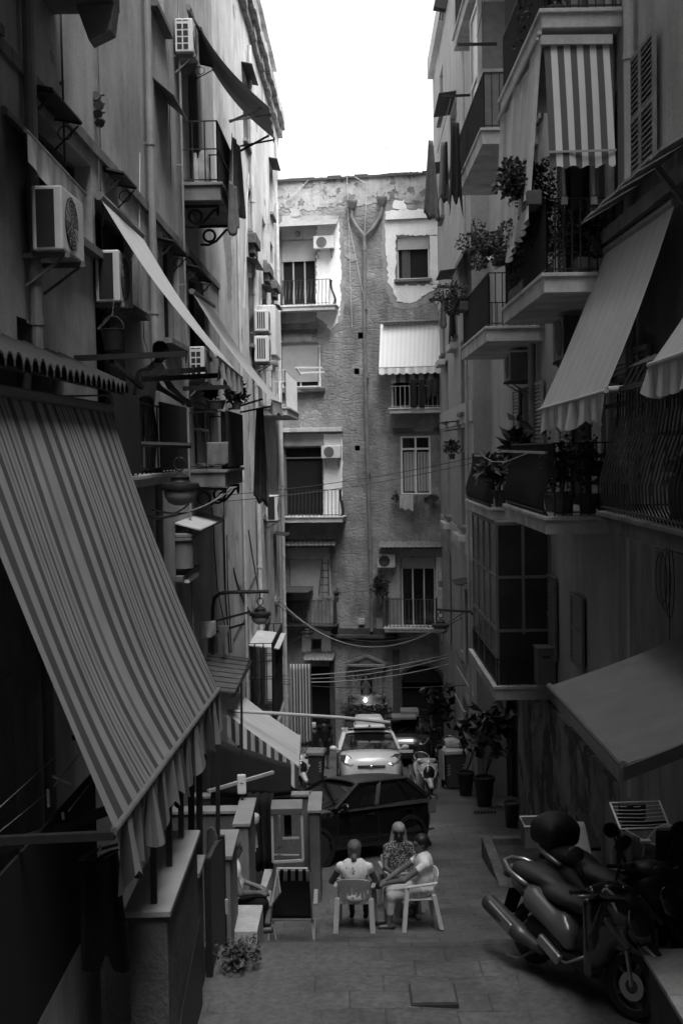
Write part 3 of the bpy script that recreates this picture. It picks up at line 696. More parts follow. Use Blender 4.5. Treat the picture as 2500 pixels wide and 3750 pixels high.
# ------------------------------------------------------------------ builders for what hangs on the walls
M_acw = plain('appliance_white', .6, .5, .08, 5); M_acd = plain('appliance_dark', .02, .6, .2, 8); M_acg = plain('appliance_grille', .16, .6, .1, 8)
def ac_unit(label, fr, u0, u1, z0, z1, n0, n1, style='dark', group='air conditioners hung on the house fronts', mat=None, fan_side='front', fan_fill=None):
    t = thing('air_conditioner', label, 'air conditioner', fr.pt((u0 + u1) / 2, z0, n0), group); cm = mat or M_acw
    part('casing', MB().fbox(fr, u0, u1, z0, z1, n0, n1), cm, t, bevel=.018)
    # end panel turned to the viewer
    d = MB(); L = n1 - n0; H = z1 - z0
    if style == 'dark': d.fbox(fr, u0 - .004, u0 + .01, z0 + .05 * H, z1 - .06 * H, n0 + .15 * L, n0 + .74 * L)
    elif style == 'lattice':
        for i in range(2):
            for j in range(4): d.fbox(fr, u0 - .004, u0 + .01, z0 + H * (.08 + j * .2), z0 + H * (.08 + j * .2 + .155), n0 + L * (.12 + i * .34), n0 + L * (.12 + i * .34 + .27))
        for i in range(2): d.fbox(fr, u0 - .004, u0 + .01, z1 - .075 * H, z1 - .045 * H, n0 + L * (.12 + i * .34), n0 + L * (.12 + i * .34 + .27))
    elif style == 'bars':
        for i in range(4): d.fbox(fr, u0 - .004, u0 + .01, z0 + .12 * H, z1 - .1 * H, n0 + L * (.2 + i * .15), n0 + L * (.2 + i * .15 + .1))
    if d.v: part('side_vent', d, M_acd, t)
    # fan grille on the front
    r = min(H, u1 - u0) * .42; uc = u0 + (u1 - u0) * .4; zc = (z0 + z1) / 2; g_ = MB(); M = Matrix((fr.u, V((0, 0, 1)), -fr.u.cross(V((0, 0, 1))))).transposed()
    if M.col[2].dot(fr.n) < 0: M = Matrix((fr.u, V((0, 0, 1)), fr.n)).transposed()
    g_.lathe([(r, -.01), (r, .006), (r * .97, .008)], fr.pt(uc, zc, n1), 24, M); go = part('fan_grille', g_, fan_fill or M_acd, t)
    rg = MB()
    for k in range(2, 7): rg.lathe([(r * k / 6.6 - .006, .006), (r * k / 6.6 - .006, .014), (r * k / 6.6 + .004, .014), (r * k / 6.6 + .004, .006)], fr.pt(uc, zc, n1), 24, M, ring=True)
    for k in range(6):
        a = k * math.pi / 6; q = fr.u * (math.cos(a) * r) + V((0, 0, math.sin(a) * r)); rg.bar(fr.pt(uc, zc, n1 + .011) - q, fr.pt(uc, zc, n1 + .011) + q, .006)
    part('grille_wires', rg, M_acg, go)
    for u in (u0 + .12, u1 - .12):
        b = MB().fbox(fr, u - .02, u + .02, z0 - .05, z0 - .004, .003, n1 + .03).bar(fr.pt(u, z0 - .3, .02), fr.pt(u, z0 - .05, n1 - .03), .025); part('bracket', b, M_midgrey, t)
    return t
def canopy(bld, fr, u0, u1, z, proj=.26, drop=.06, mat=None, br=True, n=0.0):
    m_ = MB(); m_.prism([fr.pt(u0, z, n + .003), fr.pt(u1, z, n + .003), fr.pt(u1, z - drop, n + proj), fr.pt(u0, z - drop, n + proj)], V((0, 0, .022)))
    o = part('canopy', m_, mat or M_tin, bld.root)
    if br:
        for u in (u0 + .06, u1 - .06):
            b = MB(); b.bar(fr.pt(u, z - .02, n), fr.pt(u, z - drop - .012, n + proj), .02); b.bar(fr.pt(u, z - .32, n), fr.pt(u, z - drop - .03, n + proj - .03), .016)
            b.tube([fr.pt(u, z - .16 + .07 * math.cos(a), n + .1 + .07 * math.sin(a)) for a in [k * math.pi / 6 for k in range(12)]], .007, 5, closed=True); part('bracket', b, M_iron, o)
    return o
M_tin = plain('dark_tin', .03, .7, .4, 5)
for a in ((11.5, 12.7, 3.42, .27), (14.9, 15.8, 3.42, .25), (18.7, 20.2, 3.25, .26), (21.5, 23.4, 3.27, .25)): canopy(BA, FL, *a)
canopy(BA, FL, 21.4, 23.6, 7.35, .4, .1)
canopy(BA, FL, *FL.box(640, 1905, 742, 1930)[:2], FL.uz(690, 1900)[1], .42, .12, M_ltgrey)
canopy(BA, FL, 18.7, 20.1, 5.62, .3, .26, M_midgrey, br=False)
for a in ((32.4, 34.3, 10.1, .3), (41.3, 43.1, 9.75, .3), (32.8, 35.0, 5.15, .3), (37.4, 39.2, 5.05, .3), (41.0, 42.6, 4.9, .3), (40, 41.4, -2.7, .5)): canopy(BB, FL, *a, br=False)
M_ss = plaster('stone_shelf', .13, dirt=.6, scale=4, bump=.8)
for u, z in ((33.4, 5.9), (38.2, 5.8), (41.2, 5.7)): part('stone_shelf', MB().fbox(FL, u - .15, u + 1.35, z - .3, z - .02, .02, .24).fbox(FL, u, u + 1.1, z - .55, z - .302, .02, .18), M_ss, BB.root, bevel=.02)
c = MB(); c.fbox(FL, 19.85, 21.0, FL.uz(690, 2096)[1] - .05, FL.uz(690, 2096)[1], .001, .2); part('window_shelf', c, M_white, BA.root)
# stack pipe with ring joints standing in the small window
m_ = MB(); p = P(668, 2080, 19.95); m_.lathe([(.19, 0), (.19, .42), (.2, .43), (.2, .45), (.23, .46), (.23, .5), (.21, .51), (.23, .52), (.23, .56), (.16, .58)], p + V((0, 0, 0)), 18)
single('metal_drum', 'pale metal drum with ringed lid standing in the small left wall window', 'drum', m_, M_midgrey, auto=True)

AIR = 'air conditioners hung on the house fronts'
ac_unit('large white air conditioner with a dark side panel under the scalloped window blind', FL, 11.2, 12.05, 1.85, 2.43, .12, .40, 'dark')
ac_unit('white air conditioner with a dark side panel on a shelf above the hanging bucket', FL, 14.2, 15.0, 1.75, 2.34, .03, .31, 'dark')
ac_unit('white air conditioner with lattice side vents high up above the left balcony', FL, 20.75, 21.5, 6.65, 7.2, .04, .34, 'lattice')
ac_unit('white air conditioner with lattice side vents half hidden behind the clothes poles', FL, 21.6, 22.3, 1.3, 1.86, .04, .3, 'lattice')
ac_unit('white air conditioner with barred side vent, upper of the stacked pair on the weathered house', FL, 33.6, 34.4, 3.28, 3.85, .12, .5, 'bars')
ac_unit('white air conditioner with barred side vent, lower of the stacked pair on the weathered house', FL, 33.6, 34.4, 2.45, 3.15, .1, .5, 'bars')
ac_unit('small white air conditioner with a dark side panel low on the weathered house', FL, 36.4, 37.1, -2.05, -1.3, .1, .45, 'dark')

# ------------------------------------------------------------------ awnings
def lerp(a, b, t): return a + (b - a) * t
def awning(label, A, B, Cc, D, mat, vmat=None, sag=.12, val=.22, scal=12, bar=.02, barm=None, roll=.05, ripple=.0, cat='awning', group=None, vr=.03, vseed=0, fabric_n=(60, 16), waver=0, belly=0.0):
    """A,B wall edge (near, far); D,Cc outer edge (near, far)"""
    A, B, Cc, D = map(V, (A, B, Cc, D)); t = thing('awning', label, cat, lerp(A, B, .5), group)
    nrm = (B - A).cross(D - A).normalized()
    if nrm.z < 0: nrm = -nrm
    def f(u, v):
        p = lerp(lerp(A, B, u), lerp(D, Cc, u), v); return p - nrm * (sag * math.sin(math.pi * v)) - nrm * (belly * math.sin(math.pi * v ** 2.2) * max(0, math.sin(math.pi * u)) ** .6) + nrm * (ripple * math.sin(u * 40) * v) + nrm * (waver * math.sin(u * 9 + vseed) * math.sin(math.pi * v))
    part('fabric', MB().grid(f, *fabric_n), mat, t, smooth=True)
    if val:
        out = (lerp(D, Cc, .5) - lerp(A, B, .5)); out.z = 0; out = out.normalized()
        def g(u, v):
            p = lerp(D, Cc, u); L = val * (.78 + .22 * abs(math.sin(u * math.pi * scal))); k = math.sin(u * 2 * math.pi * scal * .8 + vseed) + .5 * math.sin(u * 31 + vseed * 3)
            return p + V((0, 0, -L * v)) + out * (vr * k * v + .01)
        part('valance', MB().grid(g, scal * 16, 6), vmat or mat, t, smooth=True)
    if bar:
        part('front_bar', MB().tube([D + (D - Cc).normalized() * .02, Cc + (Cc - D).normalized() * .02], bar, 9), barm or M_ltgrey, t, auto=True)
    if roll: part('roller', MB().tube([A, B], roll, 9), M_midgrey, t, auto=True)
    return t
ST_big = stripes('awning_big_stripes', 1.0, [(0, .3)], fold=.06)   # replaced just below by a full irregular stripe run
def big_stripe():
    m = ST_big; nt = m.node_tree; b = nt.nodes['Principled BSDF']; t = nt.nodes.new('ShaderNodeTexCoord'); sp = nt.nodes.new('ShaderNodeSeparateXYZ'); nt.links.new(t.outputs['UV'], sp.inputs[0])
    L, D_, Mi = .22, .06, .14
    f = _math(nt, 'FRACT', _math(nt, 'MULTIPLY', sp.outputs[0], 2.6))
    # one repeat: wide bands, then a run of fine pin stripes
    st = [(0, L), (.075, D_), (.16, L), (.24, D_), (.31, L), (.395, D_), (.45, L), (.475, Mi), (.5, L), (.525, D_), (.55, L), (.575, Mi), (.6, L), (.63, D_), (.66, L), (.69, Mi), (.72, L), (.755, D_), (.82, L), (.90, D_ * 1.6), (.95, L)]
    val = _ramp(nt, f, st, 'CONSTANT'); n = _noise(nt, _tc(nt), 2.5, 5)
    val = _math(nt, 'MULTIPLY', val, _ramp(nt, n, [(.25, .85), (.75, 1.12)])); _fin(nt, b, val)
big_stripe()
A_ = P(402, 1497, 12.5); Cc = P(800, 2525, 12.5); D_ = P(420, 3040, 7.3); B_ = V((-2.42, 7.3, A_.z))
AW1 = awning('huge striped awning dropping steeply over the terrace at lower left', B_, A_, Cc, D_, ST_big, sag=.03, belly=.05, val=.46, scal=15, vr=.055, bar=.024, barm=plain('faded_bar', .1, .8), vseed=2, fabric_n=(90, 30), waver=.02)
part('arm', MB().bar(D_ + V((0, 0, -.03)), V((-2.85, 7.35, -2.35)), .05), M_iron, AW1); part('arm', MB().bar(Cc + V((0, 0, -.03)), V((-2.8, 12.5, -2.9)), .05), M_iron, AW1)
# curved tile ledge over it
t = thing('tile_canopy', 'dark canopy of overlapping curved tiles above the huge striped awning', 'canopy', (-2.6, 10, .6))
m_ = MB()
for i in range(26):
    y = 7.05 + i * .215; x0 = XL(y) + .003
    pts = lambda s, r: [V((lerp(x0, x0 + .68, s), y + .1 + r * math.cos(a), .95 - .34 * s + r * math.sin(a) + .012 * math.sin(i * 2.1))) for a in [math.pi * k / 7 for k in range(8)]]
    p0, p1 = pts(0, .095), pts(1, .11); q0, q1 = pts(0, .075), pts(1, .09)
    m_.add(p0 + p1, [(k, k + 1, k + 9, k + 8) for k in range(7)]); m_.add(p1 + q1, [(k, k + 1, k + 9, k + 8) for k in range(7)])
part('tiles', m_, plain('roof_tile', .02, .85, .4, 6), t, smooth=False)
part('board', MB().prism([(XL(7) + .003, 7, .92), (XL(12.6) + .003, 12.6, .92), (XL(12.6) + .64, 12.6, .6), (XL(7) + .64, 7, .6)], V((0, 0, .02))), M_dkgrey, t)

M_faded = stripes('awning_faded', 7, [(0, .42), (.3, .36), (.42, .44), (.7, .38), (.8, .43)], fold=.08)
M_grey_cloth = stripes('awning_grey', 3, [(0, .5), (.5, .46)], fold=.12)
ST_scal = stripes('blind_pale', 9, [(0, .6), (.5, .48)], fold=.15)
awning('short window blind with scalloped pale edge above the large air conditioner', (-2.85, 10.75, 2.98), (-2.82, 13.05, 2.92), (-2.62, 13.0, 2.72), (-2.66, 10.75, 2.8), ST_scal, sag=.01, val=.34, scal=5, bar=.02, roll=.04, vr=.03)
awning('long pale awning folded to a narrow strip in the middle of the left wall', P(362, 716, 14.2), P(518, 862, 16.85), P(886, 1382, 16.85), P(791, 1302, 14.2), M_faded, sag=.07, val=.28, scal=6, bar=.018, vr=.05, vseed=1)
awning('pale awning running down to the white railing balcony on the left wall', P(702, 1066, 21.6), P(782, 1122, 24.7), P(1030, 1476, 24.7), P(993, 1464, 21.6), M_faded, sag=.07, val=.26, scal=6, bar=.018, vr=.05, vseed=4)
aw = awning('grey cloth awning stretched out above the upper left balcony', P(690, 26, 21.3), P(748, 205, 24.2), P(1003, 508, 24.2), P(985, 392, 21.3), M_grey_cloth, sag=.12, val=.1, scal=5, bar=.015, vr=.02)
part('arm', MB().bar(P(840, 447, 21.4), P(958, 393, 21.4), .035), M_iron, aw); part('arm', MB().bar(P(880, 553, 24), P(985, 496, 24), .035), M_iron, aw)
part('stay', MB().bar(P(838, 442, 21.5), P(988, 420, 21.5), .03), M_midgrey, aw); part('stay', MB().bar(P(880, 535, 24.1), P(1002, 512, 24.1), .03), M_midgrey, aw)

# ------------------------------------------------------------------ balconies of the left side
def railing(mb, fr, u0, u1, n1, z, h, sp=.11, r=.011, belly=0.0, ends=(1, 1), n0=0.0, mid=None, r2=.018, square=False):
    segs = []
    if ends[0]: segs.append(((u0, n0), (u0, n1)))
    segs.append(((u0, n1), (u1, n1)))
    if ends[1]: segs.append(((u1, n1), (u1, n0)))
    uc = (u0 + u1) / 2
    for (a, b) in segs:
        L = math.hypot(b[0] - a[0], b[1] - a[1]); N = max(1, int(L / sp))
        out = (0, 1) if a[1] == b[1] else ((-1 if a[0] < uc else 1), 0)
        for k in range(N + 1):
            t = k / N; u, n = lerp(a[0], b[0], t), lerp(a[1], b[1], t)
            if belly:
                prof = [(0, .55), (.12, .95), (.25, 1.0), (.42, .7), (.62, .22), (.8, .02), (1, 0)]
                mb.tube([fr.pt(u + out[0] * belly * o, z + h * s, n + out[1] * belly * o) for s, o in prof], r, 5)
            else: mb.tube([fr.pt(u, z + .0, n), fr.pt(u, z + h, n)], r, 5)
        for zz in (z + .06, z + h) + ((z + mid * h,) if mid else ()):
            o_ = belly * .9 if (belly and zz < z + .2) else 0
            mb.bar(fr.pt(a[0] + out[0] * o_, zz, a[1] + out[1] * o_), fr.pt(b[0] + out[0] * o_, zz, b[1] + out[1] * o_), r2 * 1.6, r2)
    return mb
def balcony(bld, fr, u0, u1, n1, z, th=.16, h=1.0, rail=True, belly=0.0, mat=None, rm=None, mould=True, ends=(1, 1), sp=.11, r=.011, mid=None, label=None, n0=0.0, inset=.05):
    m_ = MB().fbox(fr, u0, u1, z - th, z, n0 + .002, n1)
    if mould: m_.fbox(fr, u0 - .04, u1 + .04, z - .05, z + .004, n0 + .003, n1 + .04)
    o = part('balcony', m_, mat or M_slab, bld.root, bevel=.008, label=label)
    if rail: part('railing', railing(MB(), fr, u0 + inset, u1 - inset, n1 - inset, z, h, sp, r, belly, ends, n0, mid), rm or M_iron, o)
    return o
def scroll_bracket(mb, fr, u, z, L):
    mb.fbox(fr, u - .02, u + .02, z - .05, z, .0, L)
    mb.tube([fr.pt(u, z - .2 + .11 * math.sin(a), .2 + .11 * math.cos(a)) for a in [k * math.pi / 9 for k in range(18)]], .026, 6, closed=True)
    mb.tube([fr.pt(u, z - .36, .03), fr.pt(u, z - .37, .18), fr.pt(u, z - .3, .33), fr.pt(u, z - .17, .45), fr.pt(u, z - .1, L - .1), fr.pt(u, z - .07, L)], .026, 6)
    mb.tube([fr.pt(u, z - .05, L - .03), fr.pt(u, z - .14, L - .03), fr.pt(u, z - .2, L - .03)], [.02, .035, .008], 6)
o = balcony(BA, FL, 8.0, 12.7, .68, 4.66, .2, 1.0, mat=M_slabD); 
part('bracket', MB().prism([FL.pt(12.4, 4.45, .68), FL.pt(12.4, 4.45, .3), FL.pt(12.4, 4.1, .42), FL.pt(12.4, 4.2, .64)], FL.u * .25), M_slabD, o)
UB = balcony(BA, FL, 21.3, 23.8, .68, 4.62, .3, 1.05, mid=.55, sp=.17, r=.013, mat=M_slabD)
[(lambda b: (scroll_bracket(b, FL, uu, 4.3, .62), part('bracket', b, M_iron, UB)))(MB()) for uu in (21.6, 23.5)]
LB = balcony(BA, FL, 21.6, 24.6, .62, -.3, .3, 1.02, sp=.2, r=.013, mat=M_slabD)
[(lambda b: (scroll_bracket(b, FL, uu, -.62, .6), part('bracket', b, M_iron, LB)))(MB()) for uu in (21.9, 24.2)]
part('screen', MB().fbox(FL, 21.7, 24.5, -.26, .74, .63, .66), plain('dark_screen', .012, .95), LB)
MBc = balcony(BA, FL, 12.7, 18.0, .46, -.25, .14, .86, sp=.28, r=.012, mat=M_slab)
[part('screen', MB().fbox(FL, a_, b_, -.22, .66, .47, .5), plain('dark_screen', .012, .95), MBc) for a_, b_ in ((12.75, 14.2), (15.7, 17.95))]
WB = balcony(BB, FL, 36.0, 42.0, .82, 1.3, .24, 1.08, sp=.16, r=.016, rm=M_white, mat=M_slab)
bx = MB(); bx.fbox(FL, 34.6, 36.6, 2.7, 4.1, .02, .62); part('closed_balcony', bx, plaster('white_panel', .62, dirt=.12, streak=.15), BB.root, bevel=.02)
IR = balcony(BB, FL, 30.6, 34.2, .7, -7.0, .16, 1.3, sp=.2, r=.016, mid=.5, mat=M_slabD)
cg = MB(); railing(cg, FL, 30.65, 34.15, .66, -5.7, .9, .2, .016, 0, (1, 1), 0, .5); part('cage', cg, M_iron, IR)
m_ = MB(); m_.prism([FL.pt(31.2, -4.95, .02), FL.pt(33.8, -4.95, .02), FL.pt(33.8, -5.05, .8), FL.pt(31.2, -5.05, .8)], V((0, 0, .03)))
single('sheet_canopy', 'pale sheet canopy above the caged window, far left', 'canopy', m_, M_ltgrey)
# clothes poles of the left balconies
def poles(name, label, cat, segs, w, mat, group=None, base=None):
    t = thing(name, label, cat, base or segs[0][0], group)
    for a, b in segs: part('pole', MB().bar(a, b, w), mat, t)
    return t
L_ = lambda x, y, d: P(x, y, d)
r = thing('drying_rack', 'black iron drying rack of long poles jutting from the middle left balcony', 'drying rack', P(430, 1320, 13.6), 'drying racks on the left balconies')
for a, b_, d in (((255, 1313), (682, 1296), 13.2), ((520, 1370), (752, 1352), 14.5), ((520, 1390), (800, 1375), 15.0), ((670, 1423), (862, 1416), 17.5)): part('pole', MB().bar(P(*a, d), P(*b_, d), .06), M_iron, r)
part('side_bar', MB().bar(P(410, 1325, 13.2), P(520, 1420, 15.5), .05), M_iron, r)
ln = MB()
for k in range(5): ln.tube([P(500 + 40 * k, 1305 - k, 13.2), P(560 + 42 * k, 1368, 15.0)], .005, 4)
part('line', ln, M_ltgrey, r)
r = thing('drying_rack', 'black iron drying rack holding the long dark cloth beside the lower left balcony', 'drying rack', P(830, 1500, 22.5), 'drying racks on the left balconies')
part('pole', MB().bar(P(835, 1500, 22), P(962, 1461, 22), .035), M_iron, r); part('pole', MB().bar(P(880, 1510, 24.2), P(1002, 1486, 24.2), .035), M_iron, r)
part('line', MB().tube([P(905, 1478, 22), P(925, 1502, 24.2)], .006, 4).tube([P(945, 1466, 22), P(965, 1494, 24.2)], .006, 4), M_ltgrey, r)
r = thing('drying_rack', 'black iron drying rack with thin lines under the second street lamp', 'drying rack', P(770, 2320, 23), 'drying racks on the left balconies')
part('pole', MB().bar(P(785, 2275, 23.0), P(918, 2240, 23.0), .04), M_iron, r); part('pole', MB().bar(P(770, 2320, 24.4), P(896, 2284, 24.4), .04), M_iron, r)
part('line', MB().tube([P(850, 2258, 23), P(832, 2302, 24.4)], .004, 4).tube([P(815, 2268, 23), P(800, 2312, 24.4)], .004, 4), M_ltgrey, r)
m_ = MB(); m_.bar(P(1083, 1346, 36), P(1180, 1346, 36), .05).bar(P(1095, 1366, 36.4), P(1188, 1362, 36.4), .05); 
r = thing('drying_rack', 'white drying poles at the end of the white railing balcony', 'drying rack', P(1090, 1380, 36), 'drying racks on the left balconies')
part('pole', MB().bar(P(1083, 1346, 36), P(1180, 1346, 36), .05), M_white, r); part('pole', MB().bar(P(1095, 1366, 36.4), P(1188, 1362, 36.4), .05), M_white, r)
part('end_bar', MB().bar(P(1084, 1346, 36), P(1100, 1372, 36.4), .05), M_white, r)

# ------------------------------------------------------------------ cloths
def cloth(label, tl, tr, L, mat, folds=3, amp=.05, taper=0.0, rag=.06, seed=0, name='hanging_cloth', cat='laundry', group='laundry hung out to dry', nu=16, nv=14, skew=0.0):
    tl, tr = V(tl), V(tr); d = tr - tl; nn = d.cross(V((0, 0, 1))).normalized(); r_ = random.Random(seed); ph = r_.uniform(0, 6)
    def f(u, v):
        uu = .5 + (u - .5) * (1 - taper * (1 - v) if taper > 0 else 1 + taper * v)
        p = lerp(tl, tr, uu) + V((0, 0, -L * v * (1 - rag * (math.sin(u * 5 + ph) * .5 + .5 * math.sin(u * 11 + ph)))))
        return p + nn * (amp * (.25 + v) * math.sin(u * folds * 2 * math.pi + ph + v * 1.3)) + d.normalized() * (skew * v)
    return single(name, label, cat, MB().grid(f, nu, nv), mat, group, smooth=True, solid=.006)
M_cd = plain('cloth_dark', .03, .95, .3, 6); M_cm = plain('cloth_mid', .15, .95, .25, 6); M_cl = plain('cloth_light', .42, .95, .15, 6); M_cb = plain('cloth_black', .012, .95, .3, 6)
cloth('dark canvas draped over the street side of the upper left balcony railing', P(838, 475, 21.35), P(882, 545, 23.6), 1.25, M_cm, 2, .07, .3, .1, 3, cat='cloth', group=None)
cloth('narrow grey cloth hanging below the upper left balcony, twisted', P(842, 660, 21.2), P(868, 690, 21.9), .72, M_cm, 2, .06, -.3, .3, 5, cat='cloth', group=None)
cloth('long dark twisted cloth hanging from the lower left drying rack', P(922, 1492, 23), P(980, 1498, 23), 1.75, M_cm, 2, .05, .55, .06, 8)
cloth('pale towel hung inside the lower left balcony', P(758, 1620, 21.6), P(835, 1618, 21.6), .4, M_cm, 2, .02, 0, .05, 9)
cloth('pale ribbed blind hanging from the left wall above the slatted canopy', P(733, 2278, 22.5), P(790, 2272, 22.5), .3, M_cl, 1, .05, 0, .1, 10, group=None, cat='cloth')
cloth('grey kite-shaped sheet hanging on the left wall beside the black door', P(797, 2290, 23), P(842, 2290, 23), .5, M_cm, 1, .03, -.8, .4, 11, group=None, cat='cloth')
# small things on the balconies
def plant(label, pos, pot_r, pot_h, rad, n, size, name='potted_plant', cat='plant', group='potted plants on the balconies', seed=1, potm=None, box=None, up=None, lm=None, long=1.0):
    pos = V(pos); t = thing(name, label, cat, pos, group)
    if box: part('pot', MB().obox(pos + V((0, 0, pot_h / 2)), V(box), V((0, 0, 1)).cross(V(box)).normalized() * pot_r, V((0, 0, pot_h / 2))), potm or M_pot, t, bevel=.015)
    else: part('pot', MB().lathe([(pot_r * .7, 0), (pot_r * .95, pot_h * .85), (pot_r * 1.05, pot_h * .86), (pot_r * 1.05, pot_h), (pot_r * .9, pot_h), (pot_r * .88, pot_h * .9)], pos, 16), potm or M_pot, t, auto=True)
    c = pos + V((0, 0, pot_h)) + V(up or (0, 0, rad[2] * .8))
    st = MB(); r_ = random.Random(seed)
    for k in range(6): st.tube([pos + V((0, 0, pot_h * .9)), lerp(pos + V((0, 0, pot_h)), c, .5) + V((r_.uniform(-.3, .3) * rad[0], r_.uniform(-.3, .3) * rad[1], 0)), c + V((r_.uniform(-.6, .6) * rad[0], r_.uniform(-.6, .6) * rad[1], r_.uniform(-.3, .7) * rad[2]))], [.008, .006, .003], 4)
    part('stem', st, M_stem, t); part('foliage', MB().leaves(c, rad, n, size, seed, long=long), lm or M_leaf, t); return t
M_pot = plain('terracotta_grey', .1, .8, .25, 5); M_stem = plain('stem', .05, .9); M_leaf = plain('leaf', .07, .55, .5, 3, bump=0, spec=.4); M_leafD = plain('leaf_dark', .04, .55, .5, 3, bump=0)
M_flower = plain('petal', .6, .8)
tub = thing('washing_tub', 'grey plastic tub resting on the lower left balcony rail', 'tub', P(792, 1500, 22.2)); part('bowl', MB().lathe([(.13, 0), (.17, .13), (.185, .14), (.185, .155), (.165, .15), (.12, .02)], P(792, 1498, 22.2), 18), plain('plastic_grey', .09, .5), tub, auto=True)
plant('spiky plant in a small pot on the corner of the lower left balcony rail', P(866, 1500, 22), .09, .12, (.2, .2, .22), 420, .085, seed=4, long=1.7, lm=M_leafD)
plant('small spiky plant behind the tub on the lower left balcony', P(776, 1490, 23.2), .08, .1, (.12, .12, .18), 260, .07, seed=6, long=1.7, lm=M_leafD)
# bucket on a rope
t = thing('bucket', 'dark bucket with a hoop handle hanging from a rope on the left wall', 'bucket', P(415, 1282, 14.2)); c0 = P(415, 1282, 14.2)
part('pail', MB().lathe([(.1, 0), (.135, .22), (.142, .225), (.142, .24), (.13, .24), (.1, .02)], c0, 20), plain('rubber_dark', .018, .7), t, auto=True)
part('handle', MB().tube([c0 + V((.135 * math.cos(a), 0, .22 + .17 * math.sin(a))) for a in [math.pi * k / 12 for k in range(13)]], .008, 5), M_dkgrey, t)
part('rope', MB().tube([c0 + V((0, 0, .39)), P(412, 1095, 14.2) + V((.02, 0, 0))], .006, 5), M_midgrey, t)
# line pulleys
t = thing('line_pulley', 'cluster of dark clothes line pulleys hanging on a cord by the left wall', 'pulley', P(362, 445, 14.5))
m_ = MB(); q = P(362, 395, 14.5); r_ = random.Random(3)
for k in range(4): m_.lathe([(.03, -.025), (.055, -.025), (.03, 0), (.055, .025), (.03, .025)], q + V((r_.uniform(-.05, .05), 0, .13 - k * .1)), 12, Matrix.Rotation(math.radians(80 + 15 * k), 3, 'X')); m_.bar(q + V((-.1, 0, .13 - k * .1)), q + V((.07, .02, .15 - k * .1)), .018)
part('wheels', m_, M_iron, t); part('cord', MB().tube([P(352, -20, 14.5), q + V((0, 0, .2)), q - V((0, 0, .2)), P(362, 700, 14.5)], .007, 5), M_midgrey, t)
# plastic bag and bottles on upper balcony
c0 = FL.pt(21.75, 4.63, .2); t = single('water_bottle', 'clear plastic bottle standing on the upper left balcony floor', 'bottle', MB().lathe([(.06, 0), (.065, .03), (.06, .3), (.065, .4), (.03, .52), (.03, .6)], c0, 14), plain('clear_plastic', .5, .15, spec=.8), auto=True)
single('cloth_bundle', 'pale bundle stuffed behind the bottle on the upper left balcony', 'bundle', sdf([('e', (0, 0, .3), (.16, .16, .3)), ('e', (.05, 0, .55), (.1, .12, .2))], .03).shift(FL.pt(22.1, 4.63, .25)), M_cl, smooth=True)

# ------------------------------------------------------------------ street lamps
M_lampglass = plain('lamp_dome', .38, .35, .1, 2)
def lamp(label, c, R, arm, armr=.03, group='hanging street lamps', hang=.1):
    t = thing('street_lamp', label, 'street lamp', c, group); c = V(c)
    part('globe', MB().lathe([(.004, 0), (R * .35, R * .04), (R * .65, R * .2), (R * .83, R * .48), (R * .9, R * .85)], c, 24), M_lampglass, t, smooth=True)
    part('hood', MB().lathe([(R * .9, R * .85), (R * 1.02, R * .87), (R * 1.05, R * 1.0), (R * 1.0, R * 1.18), (R * .55, R * 1.28), (R * .5, R * 1.34), (R * .5, R * 1.5), (R * .55, R * 1.52), (R * .42, R * 1.62), (R * .12, R * 1.78), (R * .1, R * 1.9)], c, 24), M_iron, t, auto=True)
    top = c + V((0, 0, R * 1.88)); h = MB().tube([top + V((.06 * R / .2 * math.sin(a), 0, .07 * R / .2 * (1 - math.cos(a)))) for a in [k * math.pi / 5 for k in range(10)]], .012, 6, closed=True); h.tube([top + V((0, 0, .1)), V(arm[0]) if len(arm) == 1 else V((c.x, c.y, V(arm[-1]).z))], .014, 6)
    part('hook', h, M_iron, t)
    if len(arm) > 1: part('arm', MB().tube(arm, armr, 8), M_iron, t, auto=True)
    return t
lamp('nearest domed street lamp hanging in front of the dark balcony screens', P(662, 1852, 14.7), .225, [P(520, 1626, 14.7), P(700, 1632, 14.7)], .035)
lamp('domed street lamp on a curved pipe arm midway down the left wall', P(954, 2287, 23.5), .2, [P(779, 2400, 23.5), P(779, 2225, 23.5), P(785, 2190, 23.5), P(805, 2174, 23.5), P(835, 2169, 23.5), P(984, 2166, 23.5)], .035)
lamp('small domed street lamp far off above the left barred window', P(1125, 2338, 40), .19, [P(1075, 2352, 40), P(1140, 2300, 40)], .025)
lamp('domed street lamp on a double arm from the right wall below the end balcony', P(1613, 2322, 28.5), .2, [P(1745, 2265, 28.5), P(1720, 2240, 28.5), P(1600, 2232, 28.5)], .03)
# slatted canopy on posts
t = thing('slatted_canopy', 'dark corrugated canopy on thin black posts behind the huge awning', 'canopy', (-1.9, 22, -4.1))
m_ = MB()
for i in range(15):
    y = 20.3 + i * .225; m_.prism([(XL(y) + .003, y, -3.9 + .02 * (i % 2)), (XL(y) + .003, y + .21, -3.9), (-1.83 + .02 * y / 23, y + .21, -4.02), (-1.83, y, -4.02 + .02 * (i % 2))], V((0, 0, .03)))
part('slats', m_, plain('weathered_slat', .07, .8, .4, 6), t); part('beam', MB().bar((-1.86, 20.3, -4.06), (-1.8, 23.7, -4.06), .05), M_iron, t)
part('post', MB().bar(P(868, 2455, 22.9), P(877, 2780, 22.9), .055), M_iron, t); part('strut', MB().bar(P(862, 2470, 22.9), P(805, 2570, 22.9), .04), M_iron, t)

